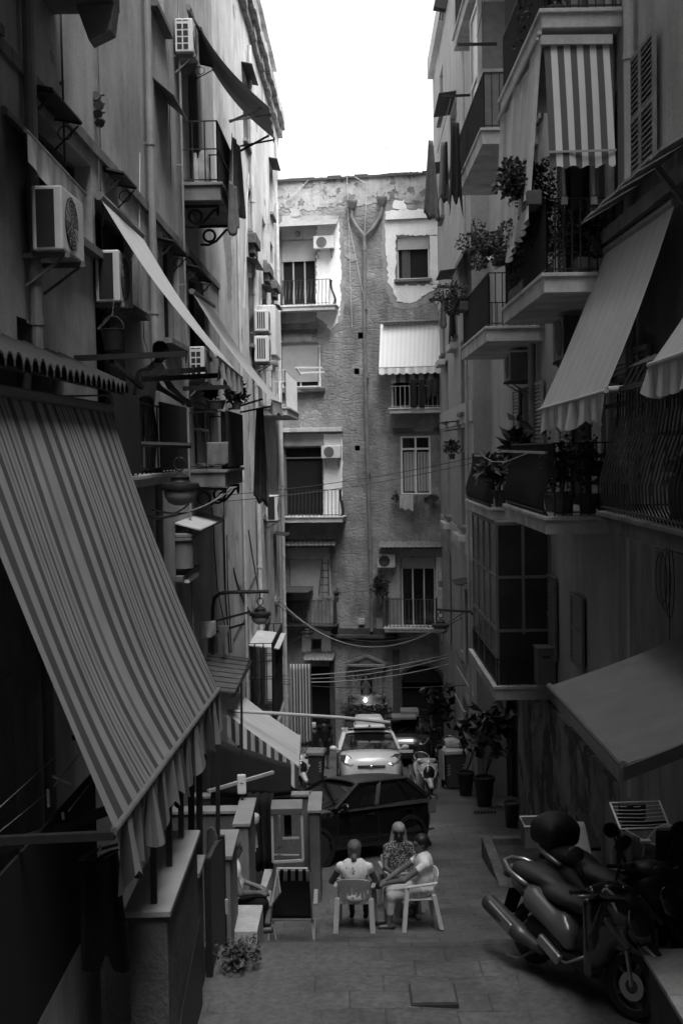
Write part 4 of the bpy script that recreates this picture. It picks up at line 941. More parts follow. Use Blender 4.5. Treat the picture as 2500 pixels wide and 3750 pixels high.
# ------------------------------------------------------------------ second low awning with striped skirt
ST_bw = stripes('skirt_stripes', 9, [(0, .5), (.5, .07)], fold=.1); ST_bw2 = stripes('curtain_stripes', 7, [(0, .38), (.5, .06)], fold=.1)
zA = P(1092, 2806, 20.5); aw2 = awning('pale low awning with a black and white striped skirt over a left doorway', (-2.62, 20.5, -3.92), (-2.58, 22.7, -3.92), P(1097, 2694, 22.7), P(1092, 2806, 20.5), M_faded, vmat=ST_bw, sag=.05, val=.2, scal=5, bar=.02, vr=.03)
a, b = V((-2.62, 20.5, -3.92)), P(1092, 2806, 20.5)
part('side_skirt', MB().grid(lambda u, v: lerp(lerp(a, b, .35), b, u) + V((0, .06 * math.sin(u * 19) * v, -(.36 + .05 * abs(math.sin(u * 15))) * v)), 60, 6), ST_bw, aw2, smooth=True)
single('clothes_pole', 'long pale pole reaching out level across the lane above the cars', 'pole', MB().tube([P(695, 2597, 21.0), P(1000, 2612, 21), P(1250, 2628, 21), P(1428, 2646, 21)], .03, 10), M_ltgrey, auto=True)
cloth('tall striped curtain hanging at a far left doorway', FL.pt(36.2, -6.3, .74), FL.pt(36.2, -6.3, 1.36), 2.5, ST_bw2, 3, .04, 0, .02, 2, name='door_curtain', cat='curtain', group=None, nu=40)
# ------------------------------------------------------------------ right side: two columns of balconies
M_reed = plaster('reed_screen', .03, dirt=.5, streak=.6, scale=6); M_under = plaster('slab_underside', .22, dirt=.2)
B3 = balcony(BR, FR, 16.7, 20.9, 1.07, 5.83, .24, 1.0); B2 = balcony(BR, FR, 16.7, 20.9, 1.07, 2.34, .26, 1.0); B1 = balcony(BR, FR, 16.7, 20.9, 1.07, -.95, .24, 1.0, belly=.14, inset=.12)
part('screen', MB().fbox(FR, 16.9, 20.8, 5.86, 7.6, .96, 1.0), M_reed, B3)
part('screen', MB().fbox(FR, 18.6, 20.75, -.9, .05, .93, .95), M_reed, B1)
C4 = balcony(BR, FR, 23.3, 29.0, 1.07, 9.5, .3, 1.0); C3 = balcony(BR, FR, 23.6, 28.3, 1.07, 6.05, .3, 1.05, sp=.14); C2 = balcony(BR, FR, 23.2, 28.0, 1.07, 2.28, .28, 1.0, sp=.12); C1 = balcony(BR, FR, 22.9, 27.2, 1.07, -1.12, .22, 1.0, belly=.15, inset=.12); C0 = balcony(BR, FR, 22.5, 26.8, 1.07, -4.4, .26, .5, sp=.2)
part('screen', MB().fbox(FR, 24.2, 28.2, 6.1, 7.08, .955, .975), M_reed, C3); part('screen', MB().fbox(FR, 23.6, 27.9, 2.3, 3.26, .955, .975), M_reed, C2); part('screen', MB().fbox(FR, 23.6, 27.1, -1.08, -.12, .93, .95), M_reed, C1); part('screen', MB().fbox(FR, 23.4, 28.9, 9.5, 10.45, .955, .975), M_reed, C4)
# glazed veranda on the lowest balcony and white glazed frames on the others
def veranda(bal, u0, u1, z0, z1, n1, rows, cols_end, cols_side, fm, t=.05, gm=None):
    f = MB(); zz = [lerp(z0, z1, k / rows) for k in range(rows + 1)]
    for k in range(cols_end + 1):
        n = lerp(.03, n1, k / cols_end); f.fbox(FR, u0 - t / 2, u0 + t / 2, z0, z1, n - t / 2, n + t / 2)
    for k in range(1, cols_side + 1):
        u = lerp(u0, u1, k / cols_side); f.fbox(FR, u - t / 2, u + t / 2, z0, z1, n1 - t / 2, n1 + t / 2)
    for z in zz:
        f.fbox(FR, u0 - t * .4, u0 + t * .4, z - t / 2, z + t / 2, .03, n1); f.fbox(FR, u0, u1, z - t / 2, z + t / 2, n1 - t * .4, n1 + t * .4)
    o = part('veranda', f, fm, bal); return o, MB().fbox(FR, u0 - .008, u0 + .008, z0, z1, .03, n1).fbox(FR, u0, u1, z0, z1, n1 - .008, n1 + .008)
M_vglass = plain('dusty_glass', .035, .25, .5, 2.5, bump=.02, spec=.5)
o, g_ = veranda(C0, 22.65, 26.6, -4.38, -1.4, 1.0, 3, 2, 4, M_midgrey, .055); ROOT_ = g_
pane_ = part('glazing', g_, M_vglass, C0)
part('apron', MB().fbox(FR, 22.62, 26.7, -4.39, -3.45, .12, .96), plain('apron_panel', .02, .6), C0)
o, g_ = veranda(C3, 24.9, 26.2, 6.1, 8.9, .95, 2, 1, 1, M_white, .09); part('glazing', g_, plain('frosted_glass', .35, .3), C3)
m_ = MB(); m_.fbox(FR, 27.9, 31.3, -1.1, 14, .002, .42); part('projecting_wall', m_, M_wallR, BR.root) if False else None
def box_unit(label, cat, fr, u0, u1, z0, z1, n0, n1, mat, group=None, name=None):
    t = thing(name or cat.replace(' ', '_'), label, cat, fr.pt((u0 + u1) / 2, z0, n0), group); part('cabinet', MB().fbox(fr, u0, u1, z0, z1, n0, n1), mat, t, bevel=.015)
    part('lid', MB().fbox(fr, u0 - .015, u1 + .015, z1 + .001, z1 + .03, n0, n1 + .015), mat, t); part('vent', MB().fbox(fr, u0 - .006, u0 + .01, z1 - .16, z1 - .11, n0 + .3 * (n1 - n0), n0 + .7 * (n1 - n0)), M_dkgrey, t); return t
box_unit('grey metal cabinet on the near end of the lowest glazed balcony', 'cabinet', FR, 22.0, 22.42, -4.3, -3.65, .03, .37, M_midgrey)
# barred cage balcony nearest on the right
CG = balcony(BR, FR, 9.0, 13.6, .98, -.72, .2, 1.35, belly=.2, sp=.13, r=.011, inset=.16, mid=.62, mat=M_slabD)
cg = MB()
for k in range(18):
    u = 9.2 + k * .25; cg.tube([FR.pt(u, .6, .83), FR.pt(u, .85, .7), FR.pt(u, 1.0, .4), FR.pt(u, 1.05, .02)], .011, 5)
for n_, z in ((.83, .6), (.45, .98)): cg.bar(FR.pt(9.1, z, n_), FR.pt(13.5, z, n_), .03)
cg.bar(FR.pt(13.45, .62, 0), FR.pt(13.45, .62, .82), .03); cg.bar(FR.pt(13.45, .9, .05), FR.pt(13.45, .62, .82), .04)
part('roof_bars', cg, M_iron, CG)
# drop blinds under the third-floor balcony
ST_bl = stripes('blind_stripes', 5, [(0, .12), (.5, .66)], fold=.06); ST_pl = stripes('blind_plain', 14, [(0, .62), (.5, .54)], fold=.1)
t = thing('drop_blind', 'bold striped vertical blind hanging under the upper right balcony', 'blind', FR.pt(16.6, 5.3, .5), 'drop blinds of the upper right balcony')
zt, zb = FR.uz(2120, 166, .5)[1], 0
a_, b_ = P(1990, 168, 16.62), P(2228, 165, 16.62); c_, d_ = P(2252, 612, 16.4), P(2012, 625, 16.4)
def fb(u, v):
    p = lerp(lerp(a_, b_, u), lerp(d_, c_, u), v); s = .03 * abs(math.sin(u * math.pi * 4.2)) if v > .93 else 0
    return p + V((0, -.03 * math.sin(u * 7) * v - .02 * math.sin(math.pi * v), s * (v - .93) / .07 * 1.6))
part('fabric', MB().grid(fb, 40, 24), ST_bl, t, smooth=True); part('weight_bar', MB().bar(P(2005, 557, 16.38), P(2256, 549, 16.38), .025), M_ltgrey, t)
part('headbox', MB().obox(lerp(P(1978, 150, 16.62), P(2238, 148, 16.62), .5), (P(2238, 148, 16.62) - P(1978, 150, 16.62)) / 2, V((0, .06, 0)), V((0, 0, .06))), M_slab, t)
for x in (2060, 2168): part('strap', MB().bar(P(x, 612, 16.7), P(x + 4, 715, 16.7), .035).obox(P(x + 5, 735, 16.7), V((.04, 0, 0)), V((0, .03, 0)), V((0, 0, .05))), M_ltgrey, t)
t = thing('drop_blind', 'pale fringed blind hanging on the street side of the upper right balcony', 'blind', FR.pt(18.7, 5.3, 1.05), 'drop blinds of the upper right balcony')
a_, b_ = FR.pt(16.75, 5.5, 1.06), FR.pt(20.9, 5.5, 1.06); c_, d_ = FR.pt(20.9, 2.95, 1.18), FR.pt(16.95, 4.15 - .75, 1.2)
part('fabric', MB().grid(lambda u, v: lerp(lerp(a_, b_, u), lerp(d_, c_, u), v) + FR.n * (.045 * math.sin(u * 34) * (.25 + v) + .03 * math.sin(u * 13)), 90, 14), ST_pl, t, smooth=True)
part('fringe', MB().grid(lambda u, v: lerp(d_, c_, u * .55) + V((0, 0, .02 - v * (.3 + .05 * abs(math.sin(u * 25))))) + FR.n * (.03 + .05 * math.sin(u * 40) * v), 70, 4), ST_pl, t, smooth=True)
part('front_bar', MB().tube([FR.pt(16.7, 5.53, 1.1), FR.pt(20.9, 5.53, 1.1)], .03, 8).tube([FR.pt(16.7, 5.45, 1.13), FR.pt(20.9, 5.45, 1.13)], .02, 8), M_ltgrey, t)

# awnings of the right side
M_faded2 = stripes('awning_faded_fine', 9, [(0, .42), (.22, .33), (.34, .42), (.5, .3), (.62, .41), (.8, .34)], fold=.08)
aw = awning('long pale pin-striped awning sloping down from a tin ledge on the right wall', P(2472, 738, 13.3), P(2214, 920, 16.8), P(1976, 1500, 16.8), P(2216, 1432, 13.3), M_faded2, sag=.03, val=.36, scal=8, bar=.025, vr=.05, vseed=2)
part('arm', MB().tube([P(2222, 1428, 13.3), P(2440, 1412, 13.6)], .04, 9), M_ltgrey, aw); part('elbow', MB().bar(P(2235, 1390, 13.4), P(2450, 1420, 13.6), .05).obox(P(2450, 1415, 13.6), V((.06, 0, 0)), V((0, .04, 0)), V((0, 0, .06))), M_iron, aw)
part('arm', MB().bar(P(2215, 1490, 13.4), P(2500, 1445, 13.4), .05), M_iron, aw)
aw = awning('second pale awning at the right edge above the barred cage balcony', V((3.7, 8.5, 2.1)), V((3.7, 11.4, 2.1)), P(2378, 1338, 11.4), V((2.85, 8.5, .78)), M_faded2, sag=.04, val=.32, scal=8, bar=.03, vr=.06, vseed=5)
t = thing('tin_ledge', 'weathered tin ledge roof over the long pin-striped awning', 'canopy', FR.pt(15, 2.9))
m_ = MB()
for i in range(9):
    u = 12.6 + i * .5; m_.prism([FR.pt(u, 3.3, .003), FR.pt(u + .47, 3.3, .003), FR.pt(u + .47, 2.98 + .02 * (i % 2), .56), FR.pt(u, 2.98 + .02 * (i % 2), .56)], V((0, 0, .03)))
part('sheets', m_, plain('weathered_sheet', .3, .7, .4, 3), t); part('fascia', MB().fbox(FR, 12.6, 17.05, 2.72, 2.9, .2, .28), plain('weathered_wood', .14, .8, .4, 4), t); [part('bracket', MB().bar(FR.pt(uu, 2.3, .02), FR.pt(uu, 2.9, .5), .06), M_dkgrey, t) for uu in (13.0, 16.8)]
M_canv = plain('grey_canvas', .085, .9, .18, 3, .15)
aw = awning('broad plain grey canvas canopy at lower right with a black front edge', V((3.86, 8.8, -1.55)), V((3.86, 11.8, -1.55)), P(2010, 2512, 11.8), P(2280, 2800, 8.8), M_canv, sag=.05, val=0, bar=0, roll=0)
d0, c0 = P(2280, 2800, 8.8), P(2010, 2512, 11.8)
part('edge_roll', MB().tube([c0, d0], .03, 8), M_canv, aw, auto=True); part('front_bar', MB().obox(lerp(d0, V((3.86, 8.8, -1.6)), .5) + V((0, -.02, -.06)), (V((3.86, 8.8, -1.6)) - d0) / 2, V((0, .02, 0)), V((0, 0, .05))), M_iron, aw)
aw = awning('narrow grey awning seen edge-on high on the right, above the hanging cloths', FR2.pt(.2, 5.3, .02), FR2.pt(4.6, 5.3, .02), P(1592, 1078, 34.5), P(1604, 1070, 31.0), M_grey_cloth, sag=.05, val=.3, scal=5, bar=.03, barm=M_iron, vr=.04)
part('arm', MB().bar(P(1600, 1050, 30.5), P(1712, 1052, 30.5), .07), M_iron, aw); part('arm', MB().bar(P(1573, 1098, 31), P(1694, 1096, 30), .07), M_iron, aw)
for a in ((4.0, 6.5, 10.15, .5), (9.3, 11, 9.4, .5), (4.4, 6.4, 5.2, .5), (9.7, 11.3, 5.1, .4), (4.0, 5.2, .8, .55), (2.5, 3.8, .55, .5), (1.2, 2.6, -3.6, .4)): canopy(BC, FR2, *a, br=False)
for u, z in ((4.4, 3.2), (9.7, 3.1), (2.5, -2.3), (8.1, -2.3)): part('stone_shelf', MB().fbox(FR2, u, u + 1.7, z - .3, z - .1, .001, .25), M_slab, BC.root, bevel=.02)
# clothes poles and washing on the right
t = thing('drying_rack', 'black clothes poles reaching out from the upper right far balcony', 'drying rack', P(1730, 160, 24.5), 'drying racks on the right balconies')
part('pole', MB().bar(P(1673, 163, 24.5), P(1818, 161, 24.5), .05), M_iron, t); part('pole', MB().bar(P(1620, 353, 28), P(1790, 345, 28), .05), M_iron, t)
part('line', MB().tube([P(1772, 0, 23), P(1745, 140, 25)], .008, 4).tube([P(1650, 360, 28), P(1600, 560, 28)], .008, 4), M_midgrey, t)
t = thing('drying_rack', 'pale clothes poles fixed to the first-floor right balconies', 'drying rack', P(1800, 1665, 23), 'drying racks on the right balconies')
part('pole', MB().bar(P(1738, 1668, 23.5), P(1840, 1671, 23), .035), M_ltgrey, t); part('pole', MB().bar(P(1834, 1652, 19.8), P(1998, 1658, 17), .035), M_ltgrey, t)
part('line', MB().tube([P(1768, 1672, 23.3), P(1800, 1690, 22), P(1850, 1692, 20), P(1940, 1656, 18)], .008, 5), M_ltgrey, t)
cloth('long grey trousers hanging furthest out on the upper right line', P(1546, 512, 27.5), P(1606, 516, 27.5), 1.7, M_cm, 1, .06, .72, .06, 21)
cloth('grey sheet hanging next to the long trousers on the upper right line', P(1600, 520, 27.2), P(1646, 524, 27.2), 1.3, M_cm, 1, .06, .6, .1, 22)
cloth('dark shirt hanging nearest the wall on the upper right line', P(1640, 452, 26.8), P(1690, 448, 26.8), 1.75, M_cd, 2, .07, .4, .2, 23)
cloth('small black rag between the garments of the upper right line', P(1625, 520, 27), P(1640, 518, 27), .9, M_cb, 2, .04, .4, .3, 24)
cloth('grey cloth strip hanging under the lower pole of the right far balcony', P(1608, 1085, 30.2), P(1634, 1084, 30.2), .75, M_cm, 1, .03, .6, .1, 25)
cloth('black garment hanging under the lower pole of the right far balcony', P(1640, 1096, 30), P(1668, 1096, 30), .95, M_cb, 1, .04, .5, .15, 26)
# birdcage-like lantern at the top of the picture
t = thing('plastic_crate', 'striped plastic box dangling from a line against the sky', 'box', P(1612, 15, 22)); cc = P(1612, 18, 22)
part('box', MB().obox(cc, V((.11, 0, -.02)), V((0, .09, 0)), V((.02, 0, .09))), M_grate, t, bevel=.01); part('loop', MB().tube([cc + V((.0, 0, -.1)), cc + V((-.02, 0, -.25)), cc + V((.03, 0, -.27)), cc + V((.04, 0, -.09))], .012, 5), M_midgrey, t); part('cord', MB().tube([cc, cc + V((0, 0, 1.2))], .006, 4), M_midgrey, t)
ac_unit('dark air conditioner on the right wall below the plant balcony', FR, 18.9, 19.8, 1.35, 2.0, .08, .42, 'none', mat=M_dkgrey)
ac_unit('grey air conditioner on the right wall beside the glazed veranda column', FR, 24.6, 25.5, 1.35, 1.9, .1, .45, 'none', mat=M_midgrey)
# plants on the right balconies
def trough(label, fr, u, z, n, L, rad, num, size, seed, lm=None, up=None): return plant(label, fr.pt(u, z, n), .1, .2, rad, int(num * 4.2), size * .55, name='planter_box', cat='planter', group='planter boxes on the right balconies', box=tuple(fr.u * (L / 2)), seed=seed, lm=lm, up=up)
trough('planter box with a pale flower, hung high on the street side of the plant balcony', FR, 20.2, 3.0, 1.2, .6, (.45, .45, .45), 420, .11, 31, up=(-.25, .2, .1))
trough('planter box of oleander on the corner of the plant balcony railing', FR, 17.2, 3.3, 1.15, .55, (.35, .5, .35), 330, .15, 32, up=(-.15, .3, .25), lm=M_leafD)
trough('planter of dense dark shrubs filling the far corner of the plant balcony', FR, 19.6, 2.36, .95, 1.6, (.5, 1.25, .85), 1300, .1, 33, lm=M_leafD)
trough('planter of dark shrubs filling the near end of the plant balcony', FR, 17.1, 2.36, .5, .7, (.55, .3, .5), 700, .1, 34, lm=M_leafD)
trough('planter of tall dark climbers behind the plant balcony railing', FR, 18.2, 2.36, .9, 1.2, (.42, 1.0, 1.0), 1000, .1, 35, lm=M_leafD)
trough('bushy dark hedge in a planter on the top right balcony', FR, 18.6, 5.84, .8, 3, (.35, 1.9, .8), 1100, .12, 36, lm=M_leafD)
trough('pale leaved trailing plant at the end of the far middle balcony', FR, 27.2, 3.0, 1.1, .6, (.45, .5, .5), 320, .12, 37, up=(-.2, .1, .1))
pl = plant('bunch of pale petals flowering on the plant balcony', FR.pt(20.0, 2.98, 1.3), .06, .1, (.08, .08, .1), 16, .12, seed=38, lm=M_flower, up=(0, 0, 0))
plant('tall spiky plant in a pot on the first-floor far right balcony', FR.pt(23.4, -1.1, .5), .15, .3, (.18, .18, .55), 220, .2, seed=39, long=1.7, up=(0, 0, .75), lm=M_leafD)
plant('feathery plant leaning over the first-floor far right railing', FR.pt(23.2, -1.1, .85), .14, .3, (.3, .3, .35), 260, .15, seed=40, long=1.6, up=(-.15, -.1, .4))
for i, (u, n, h_, lab) in enumerate(((16.9, .8, .75, 'leafy tomato-like plant at the outer corner of the first-floor right balcony'), (16.95, .45, .85, 'tall leafy plant in the middle of the first-floor right balcony end'), (17.0, .2, .6, 'leafy plant close to the wall on the first-floor right balcony'), (17.7, .8, .7, 'leafy plant behind the outer corner pot of the first-floor right balcony'))):
    plant(lab, FR.pt(u, -.93, n), .15, .28, (.2, .2, h_ * .6), 260, .1, seed=41 + i, up=(0, 0, h_ * .55), lm=M_leaf if i % 2 else M_leafD)
plant('dark round pot plant at the right edge of the barred cage balcony', FR.pt(11.6, -.7, .66), .12, .4, (.15, .2, .12), 80, .1, seed=47, potm=M_dkgrey)
plant('trailing plant on the small far right window ledge', FR2.pt(3.4, -.3, .3), .1, .15, (.3, .7, .25), 160, .12, seed=48)
# coiled cable on the right wall
m_ = MB()
for k in range(3): m_.tube([FR.pt(13.9 + .18 * k + (.22 + .03 * k) * math.cos(a) * .9, -1.35 + (.42 - .06 * k) * math.sin(a) - .2, .14) for a in [j * math.pi / 10 for j in range(20)]], .009, 5, closed=True)
m_.tube([FR.pt(13.9, -1.0, .14), FR.pt(13.9, -3.3, .14)], .01, 5); single('coiled_cable', 'loops of black cable hung on the right wall below the cage balcony', 'cable', m_, M_iron)
# ------------------------------------------------------------------ what hangs on the end house
def ebalc(x0, x1, yt, yb, yr, n1, belly=0.0, sp=.13, rm=None, mat=None, r=.012):
    """photo x-range, slab top / bottom y, rail top y"""
    u0, u1 = FE.uz(x0, yt, n1)[0], FE.uz(x1, yt, n1)[0]; zt, zb, zr = FE.uz((x0 + x1) / 2, yt, n1)[1], FE.uz((x0 + x1) / 2, yb, n1)[1], FE.uz((x0 + x1) / 2, yr, n1)[1]
    return balcony(BE, FE, u0, u1, n1, zt, zt - zb, zr - zt, belly=belly, sp=sp, rm=rm, mat=mat or M_slab, r=r, inset=.05 + belly)
ebalc(1010, 1226, 1117, 1137, 1022, .75, .16)
eb2 = ebalc(1426, 1640, 1492, 1512, 1412, .75, 0, .16, M_ltgrey)
ebalc(1000, 1254, 1892, 1914, 1795, .7, .08)
ebalc(1050, 1226, 2290, 2302, 2200, .7, 0, .14, M_grate, M_dkstone); eb4 = ebalc(1408, 1600, 2300, 2316, 2196, .8, 0, .13, M_grate)
def eac(label, x0, y0, x1, y1, fill=None): 
    r = E(x0, y0, x1, y1, .35); return ac_unit(label, FE, r[0], r[1], r[2], r[3], .06, .36, 'none', fan_fill=fill)
eac('white air conditioner beside the top left window of the end house', 1147, 863, 1221, 910, M_acg)
eac('white air conditioner above the open dark doorway on the end house', 1176, 1632, 1246, 1678, M_acg)
eac('white air conditioner with a black fan beside the glazed end house door', 1381, 2030, 1446, 2079)
# glazed and corrugated canopies
def ecanopy(x0, x1, y0, y1, n1, mat, corr=True, glass=False, name='canopy'):
    u0, u1 = eu(x0, y0), eu(x1, y0); z0, z1 = ez(y0, (x0 + x1) / 2), FE.uz((x0 + x1) / 2, y1, n1)[1]; m_ = MB(); N = max(6, int((u1 - u0) / .045))
    f = lambda u, v: FE.pt(lerp(u0, u1, u), lerp(z0, z1, v) + (.022 * math.sin(u * (u1 - u0) * 42) if corr else 0), lerp(.01, n1, v))
    m_.grid(f, N if corr else 4, 4); o = part(name, m_, mat, BE.root, smooth=corr, solid=.015); return o
ecanopy(1030, 1240, 808, 825, .55, M_midgrey, False); ecanopy(1404, 1640, 1180, 1184, .3, M_dkgrey); ecanopy(1030, 1236, 1976, 1998, .6, M_grate); ecanopy(1390, 1640, 1980, 2004, .7, M_midgrey)
ecanopy(1412, 1612, 800, 803, .12, M_dkgrey, False); ecanopy(1122, 1230, 2386, 2418, .8, M_midgrey); ecanopy(1026, 1150, 2148, 2170, 1.2, M_dkgrey, False)
ST_w = stripes('white_awning', 14, [(0, .95), (.5, .86)], fold=.03)
A_ = FE.pt(*FE.uz(1394, 1182), .1); B_ = FE.pt(eu(1626, 1180), A_.z, .1); n1 = .62; D_ = FE.pt(eu(1394, 1335), ez(1348, 1500), n1); C_ = FE.pt(eu(1622, 1335), ez(1348, 1500), n1)
awning('bright white striped awning on the end house over laundry and a balcony', A_, B_, C_, D_, ST_w, sag=.02, val=.26, scal=9, bar=.02, vr=.03)
# washing on the end house
def ecl(label, x0, x1, y, L, mat, n=.9, **k): return cloth(label, FE.pt(*FE.uz(x0, y, n), n), FE.pt(*FE.uz(x1, y, n), n), L, mat, **k)
ecl('black trousers leg hanging left on the line under the white awning', 1500, 1524, 1388, 1.0, M_cb, folds=1, amp=.02, taper=-.2, rag=.03, seed=51)
ecl('black trousers leg hanging right on the line under the white awning', 1530, 1554, 1390, 1.0, M_cb, folds=1, amp=.02, taper=-.2, rag=.03, seed=52)
ecl('dark jacket hanging at the right end under the white awning', 1560, 1606, 1388, .62, M_cd, folds=2, amp=.03, rag=.25, seed=53)
ecl('striped cloth behind the clothes under the white awning', 1430, 1600, 1352, .5, stripes('dim_stripes', 5, [(0, .25), (.55, .06)]), n=.4, folds=2, amp=.02, seed=54, group=None, cat='cloth')
ecl('pale shirt hanging left under the curtained end house window', 1462, 1512, 1812, .55, M_cl, n=.3, folds=2, amp=.03, rag=.12, seed=55)
ecl('grey cloth hanging in the middle under the curtained end house window', 1512, 1552, 1812, .42, M_cm, n=.3, folds=2, amp=.03, rag=.3, seed=56)
single('clothes_line', 'washing line stretched under the curtained end house window', 'line', MB().tube([FE.pt(*FE.uz(1452, 1811, .3), .3), FE.pt(*FE.uz(1612, 1811, .3), .3)], .008, 5), M_dkgrey)
m_ = MB(); c0 = FE.pt(*FE.uz(1575, 1832, .3), .3)
plant('cluster of dark pots and leaves right of the washing on the end house', FE.pt(*FE.uz(1580, 1850, .25), .25), .12, .22, (.25, .15, .15), 90, .1, seed=57, up=(.1, 0, .05))
plant('pale trailing plant left of the washing on the end house', FE.pt(*FE.uz(1448, 1825, .25), .25), .07, .12, (.18, .12, .2), 90, .1, seed=58, up=(0, 0, -.1))
plant('large leafy bush in a pot beside the end house balcony door', FE.pt(*FE.uz(1392, 2205, .5), .5), .14, .25, (.42, .3, .55), 900, .1, seed=59, up=(0, 0, .35), lm=M_leafD)
plant('small dry plant at the right end of the lower left end house balcony', FE.pt(*FE.uz(1232, 2205, .5), .5), .1, .16, (.14, .12, .22), 90, .1, seed=60)
# ladder, folding chair
t = thing('step_ladder', 'narrow step ladder leaning beside the closed shutter of the end house', 'ladder', FE.pt(*FE.uz(1186, 2190, .3), .3)); a0_, a1_ = FE.uz(1167, 2182, .3), FE.uz(1178, 2050, .3); b0_, b1_ = FE.uz(1204, 2182, .3), FE.uz(1200, 2050, .3)
part('rail', MB().bar(FE.pt(*a0_, .3), FE.pt(*a1_, .2), .04), M_dkgrey, t); part('rail', MB().bar(FE.pt(*b0_, .3), FE.pt(*b1_, .2), .04), M_dkgrey, t)
for k in range(5): part('rung', MB().bar(FE.pt(lerp(a0_[0], a1_[0], .1 + k * .2), lerp(a0_[1], a1_[1], .1 + k * .2), .29 - k * .02), FE.pt(lerp(b0_[0], b1_[0], .1 + k * .2), lerp(b0_[1], b1_[1], .1 + k * .2), .29 - k * .02), .03), M_dkgrey, t)
t = thing('folding_chair', 'folded pale chair leaning at the right end of the end house balcony', 'chair', FE.pt(*FE.uz(1620, 2200, .4), .4)); q = lambda x, y, n=.4: FE.pt(*FE.uz(x, y, n), n)
part('frame', MB().tube([q(1600, 2200), q(1604, 2092), q(1630, 2090), q(1634, 2200)], .018, 6), M_ltgrey, t); part('backrest', MB().quad(q(1605, 2128), q(1630, 2128), q(1630, 2150), q(1605, 2150)), M_midgrey, t, solid=.02); part('seat', MB().quad(q(1603, 2160), q(1630, 2160), q(1632, 2182), q(1602, 2182)), M_ltgrey, t, solid=.03)
# street shrine
t = thing('street_shrine', 'stone wall shrine with pediment and glowing bulb at the far end of the lane', 'shrine', FE.pt(eu(1340, 2600), ez(2600), .3)); e = lambda x0, y0, x1, y1, a, b, mb: mb.fbox(FE, *E(x0, y0, x1, y1), a, b)
M_shr = plaster('shrine_stone', .26, dirt=.3, scale=3)
m_ = MB(); e(1284, 2450, 1404, 2560, .003, .1, m_); part('back_panel', m_, M_shr, t)
m_ = MB(); e(1276, 2540, 1412, 2549, .003, .34, m_); e(1284, 2549, 1404, 2572, .003, .26, m_); e(1270, 2572, 1418, 2579, .003, .36, m_); part('ledge', m_, M_shr, t, bevel=.01)
for x in (1291, 1308, 1372, 1392): m_ = MB(); e(x, 2462, x + 8, 2538, .1, .19, m_); e(x - 2, 2530, x + 10, 2539.5, .1, .22, m_); e(x - 2, 2455, x + 10, 2463, .1, .22, m_); part('column', m_, M_shr, t, bevel=.012)
m_ = MB(); e(1284, 2436, 1404, 2455, .003, .26, m_); e(1274, 2428, 1414, 2436.5, .003, .36, m_); part('entablature', m_, M_shr, t, bevel=.01)
q = lambda x, y, n: FE.pt(*FE.uz(x, y), n)
m_ = MB().prism([q(1280, 2427, .005), q(1408, 2427, .005), q(1344, 2402, .005)], FE.n * .16); m_.bar(q(1268, 2428, .2), q(1344, 2397, .2), .1).bar(q(1420, 2428, .2), q(1344, 2397, .2), .1); part('pediment', m_, M_shr, t)
m_ = MB(); e(1322, 2486, 1364, 2536, .09, .115, m_); m_.prism([q(1343 + 21 * math.cos(a), 2487 - 14 * math.sin(a), .1) for a in [math.pi * k / 10 for k in range(11)]], FE.n * .016); part('niche', m_, M_black, t)
part('figure', sdf([('c', (0, 0, 0), (0, 0, .45), .15, .08), ('e', (0, 0, .6), (.07, .07, .09)), ('c', (-.08, 0, .4), (-.16, -.05, .2), .05, .03), ('c', (.08, 0, .4), (.15, -.06, .25), .05, .03)], .025).shift(q(1343, 2538, .22)), plain('figure_stone', .07, .8), t, smooth=True)
M_bulb = bpy.data.materials.new('glowing_bulb'); M_bulb.use_nodes = True; nb = M_bulb.node_tree.nodes['Principled BSDF']; nb.inputs['Emission Color'].default_value = (1, 1, 1, 1); nb.inputs['Emission Strength'].default_value = 4; 
part('bulb', MB().lathe([(.01, -.06), (.04, -.05), (.065, 0), (.05, .04), (.022, .07), (.018, .1)], q(1343, 2556, .42), 14), M_bulb, t, smooth=True)
m_ = MB(); r_ = random.Random(5)
for x, y in ((1300, 2545), (1328, 2540), (1372, 2536), (1283, 2540), (1400, 2540)): m_.leaves(q(x, y, .28), (.1, .1, .14), 40, .08, int(x))
part('flowers', m_, M_leaf, t)
for i, (x, y, rr) in enumerate(((1280, 2620, .5), (1330, 2632, .45), (1385, 2622, .5), (1418, 2640, .4))):
    p = FE.pt(*FE.uz(x, y, .9), .9); pz = gz(p.y); hgt = p.z - pz
    plant(['leftmost dark bushy plant under the street shrine', 'low dark bushy plant in the middle under the street shrine', 'dark bushy plant right of the shrine bulb', 'small dark plant at the right end under the street shrine'][i], (p.x, p.y, pz), .2, max(.3, hgt - .2), (rr, .4, .45), 420, .1, seed=70 + i, lm=M_leafD, group='plants below the street shrine')
part('pilaster', MB().fbox(FE, *E(1440, 2380, 1466, 2800), .003, .12).fbox(FE, *E(1210, 2420, 1228, 2800), .003, .1), M_dkstone, BE.root)
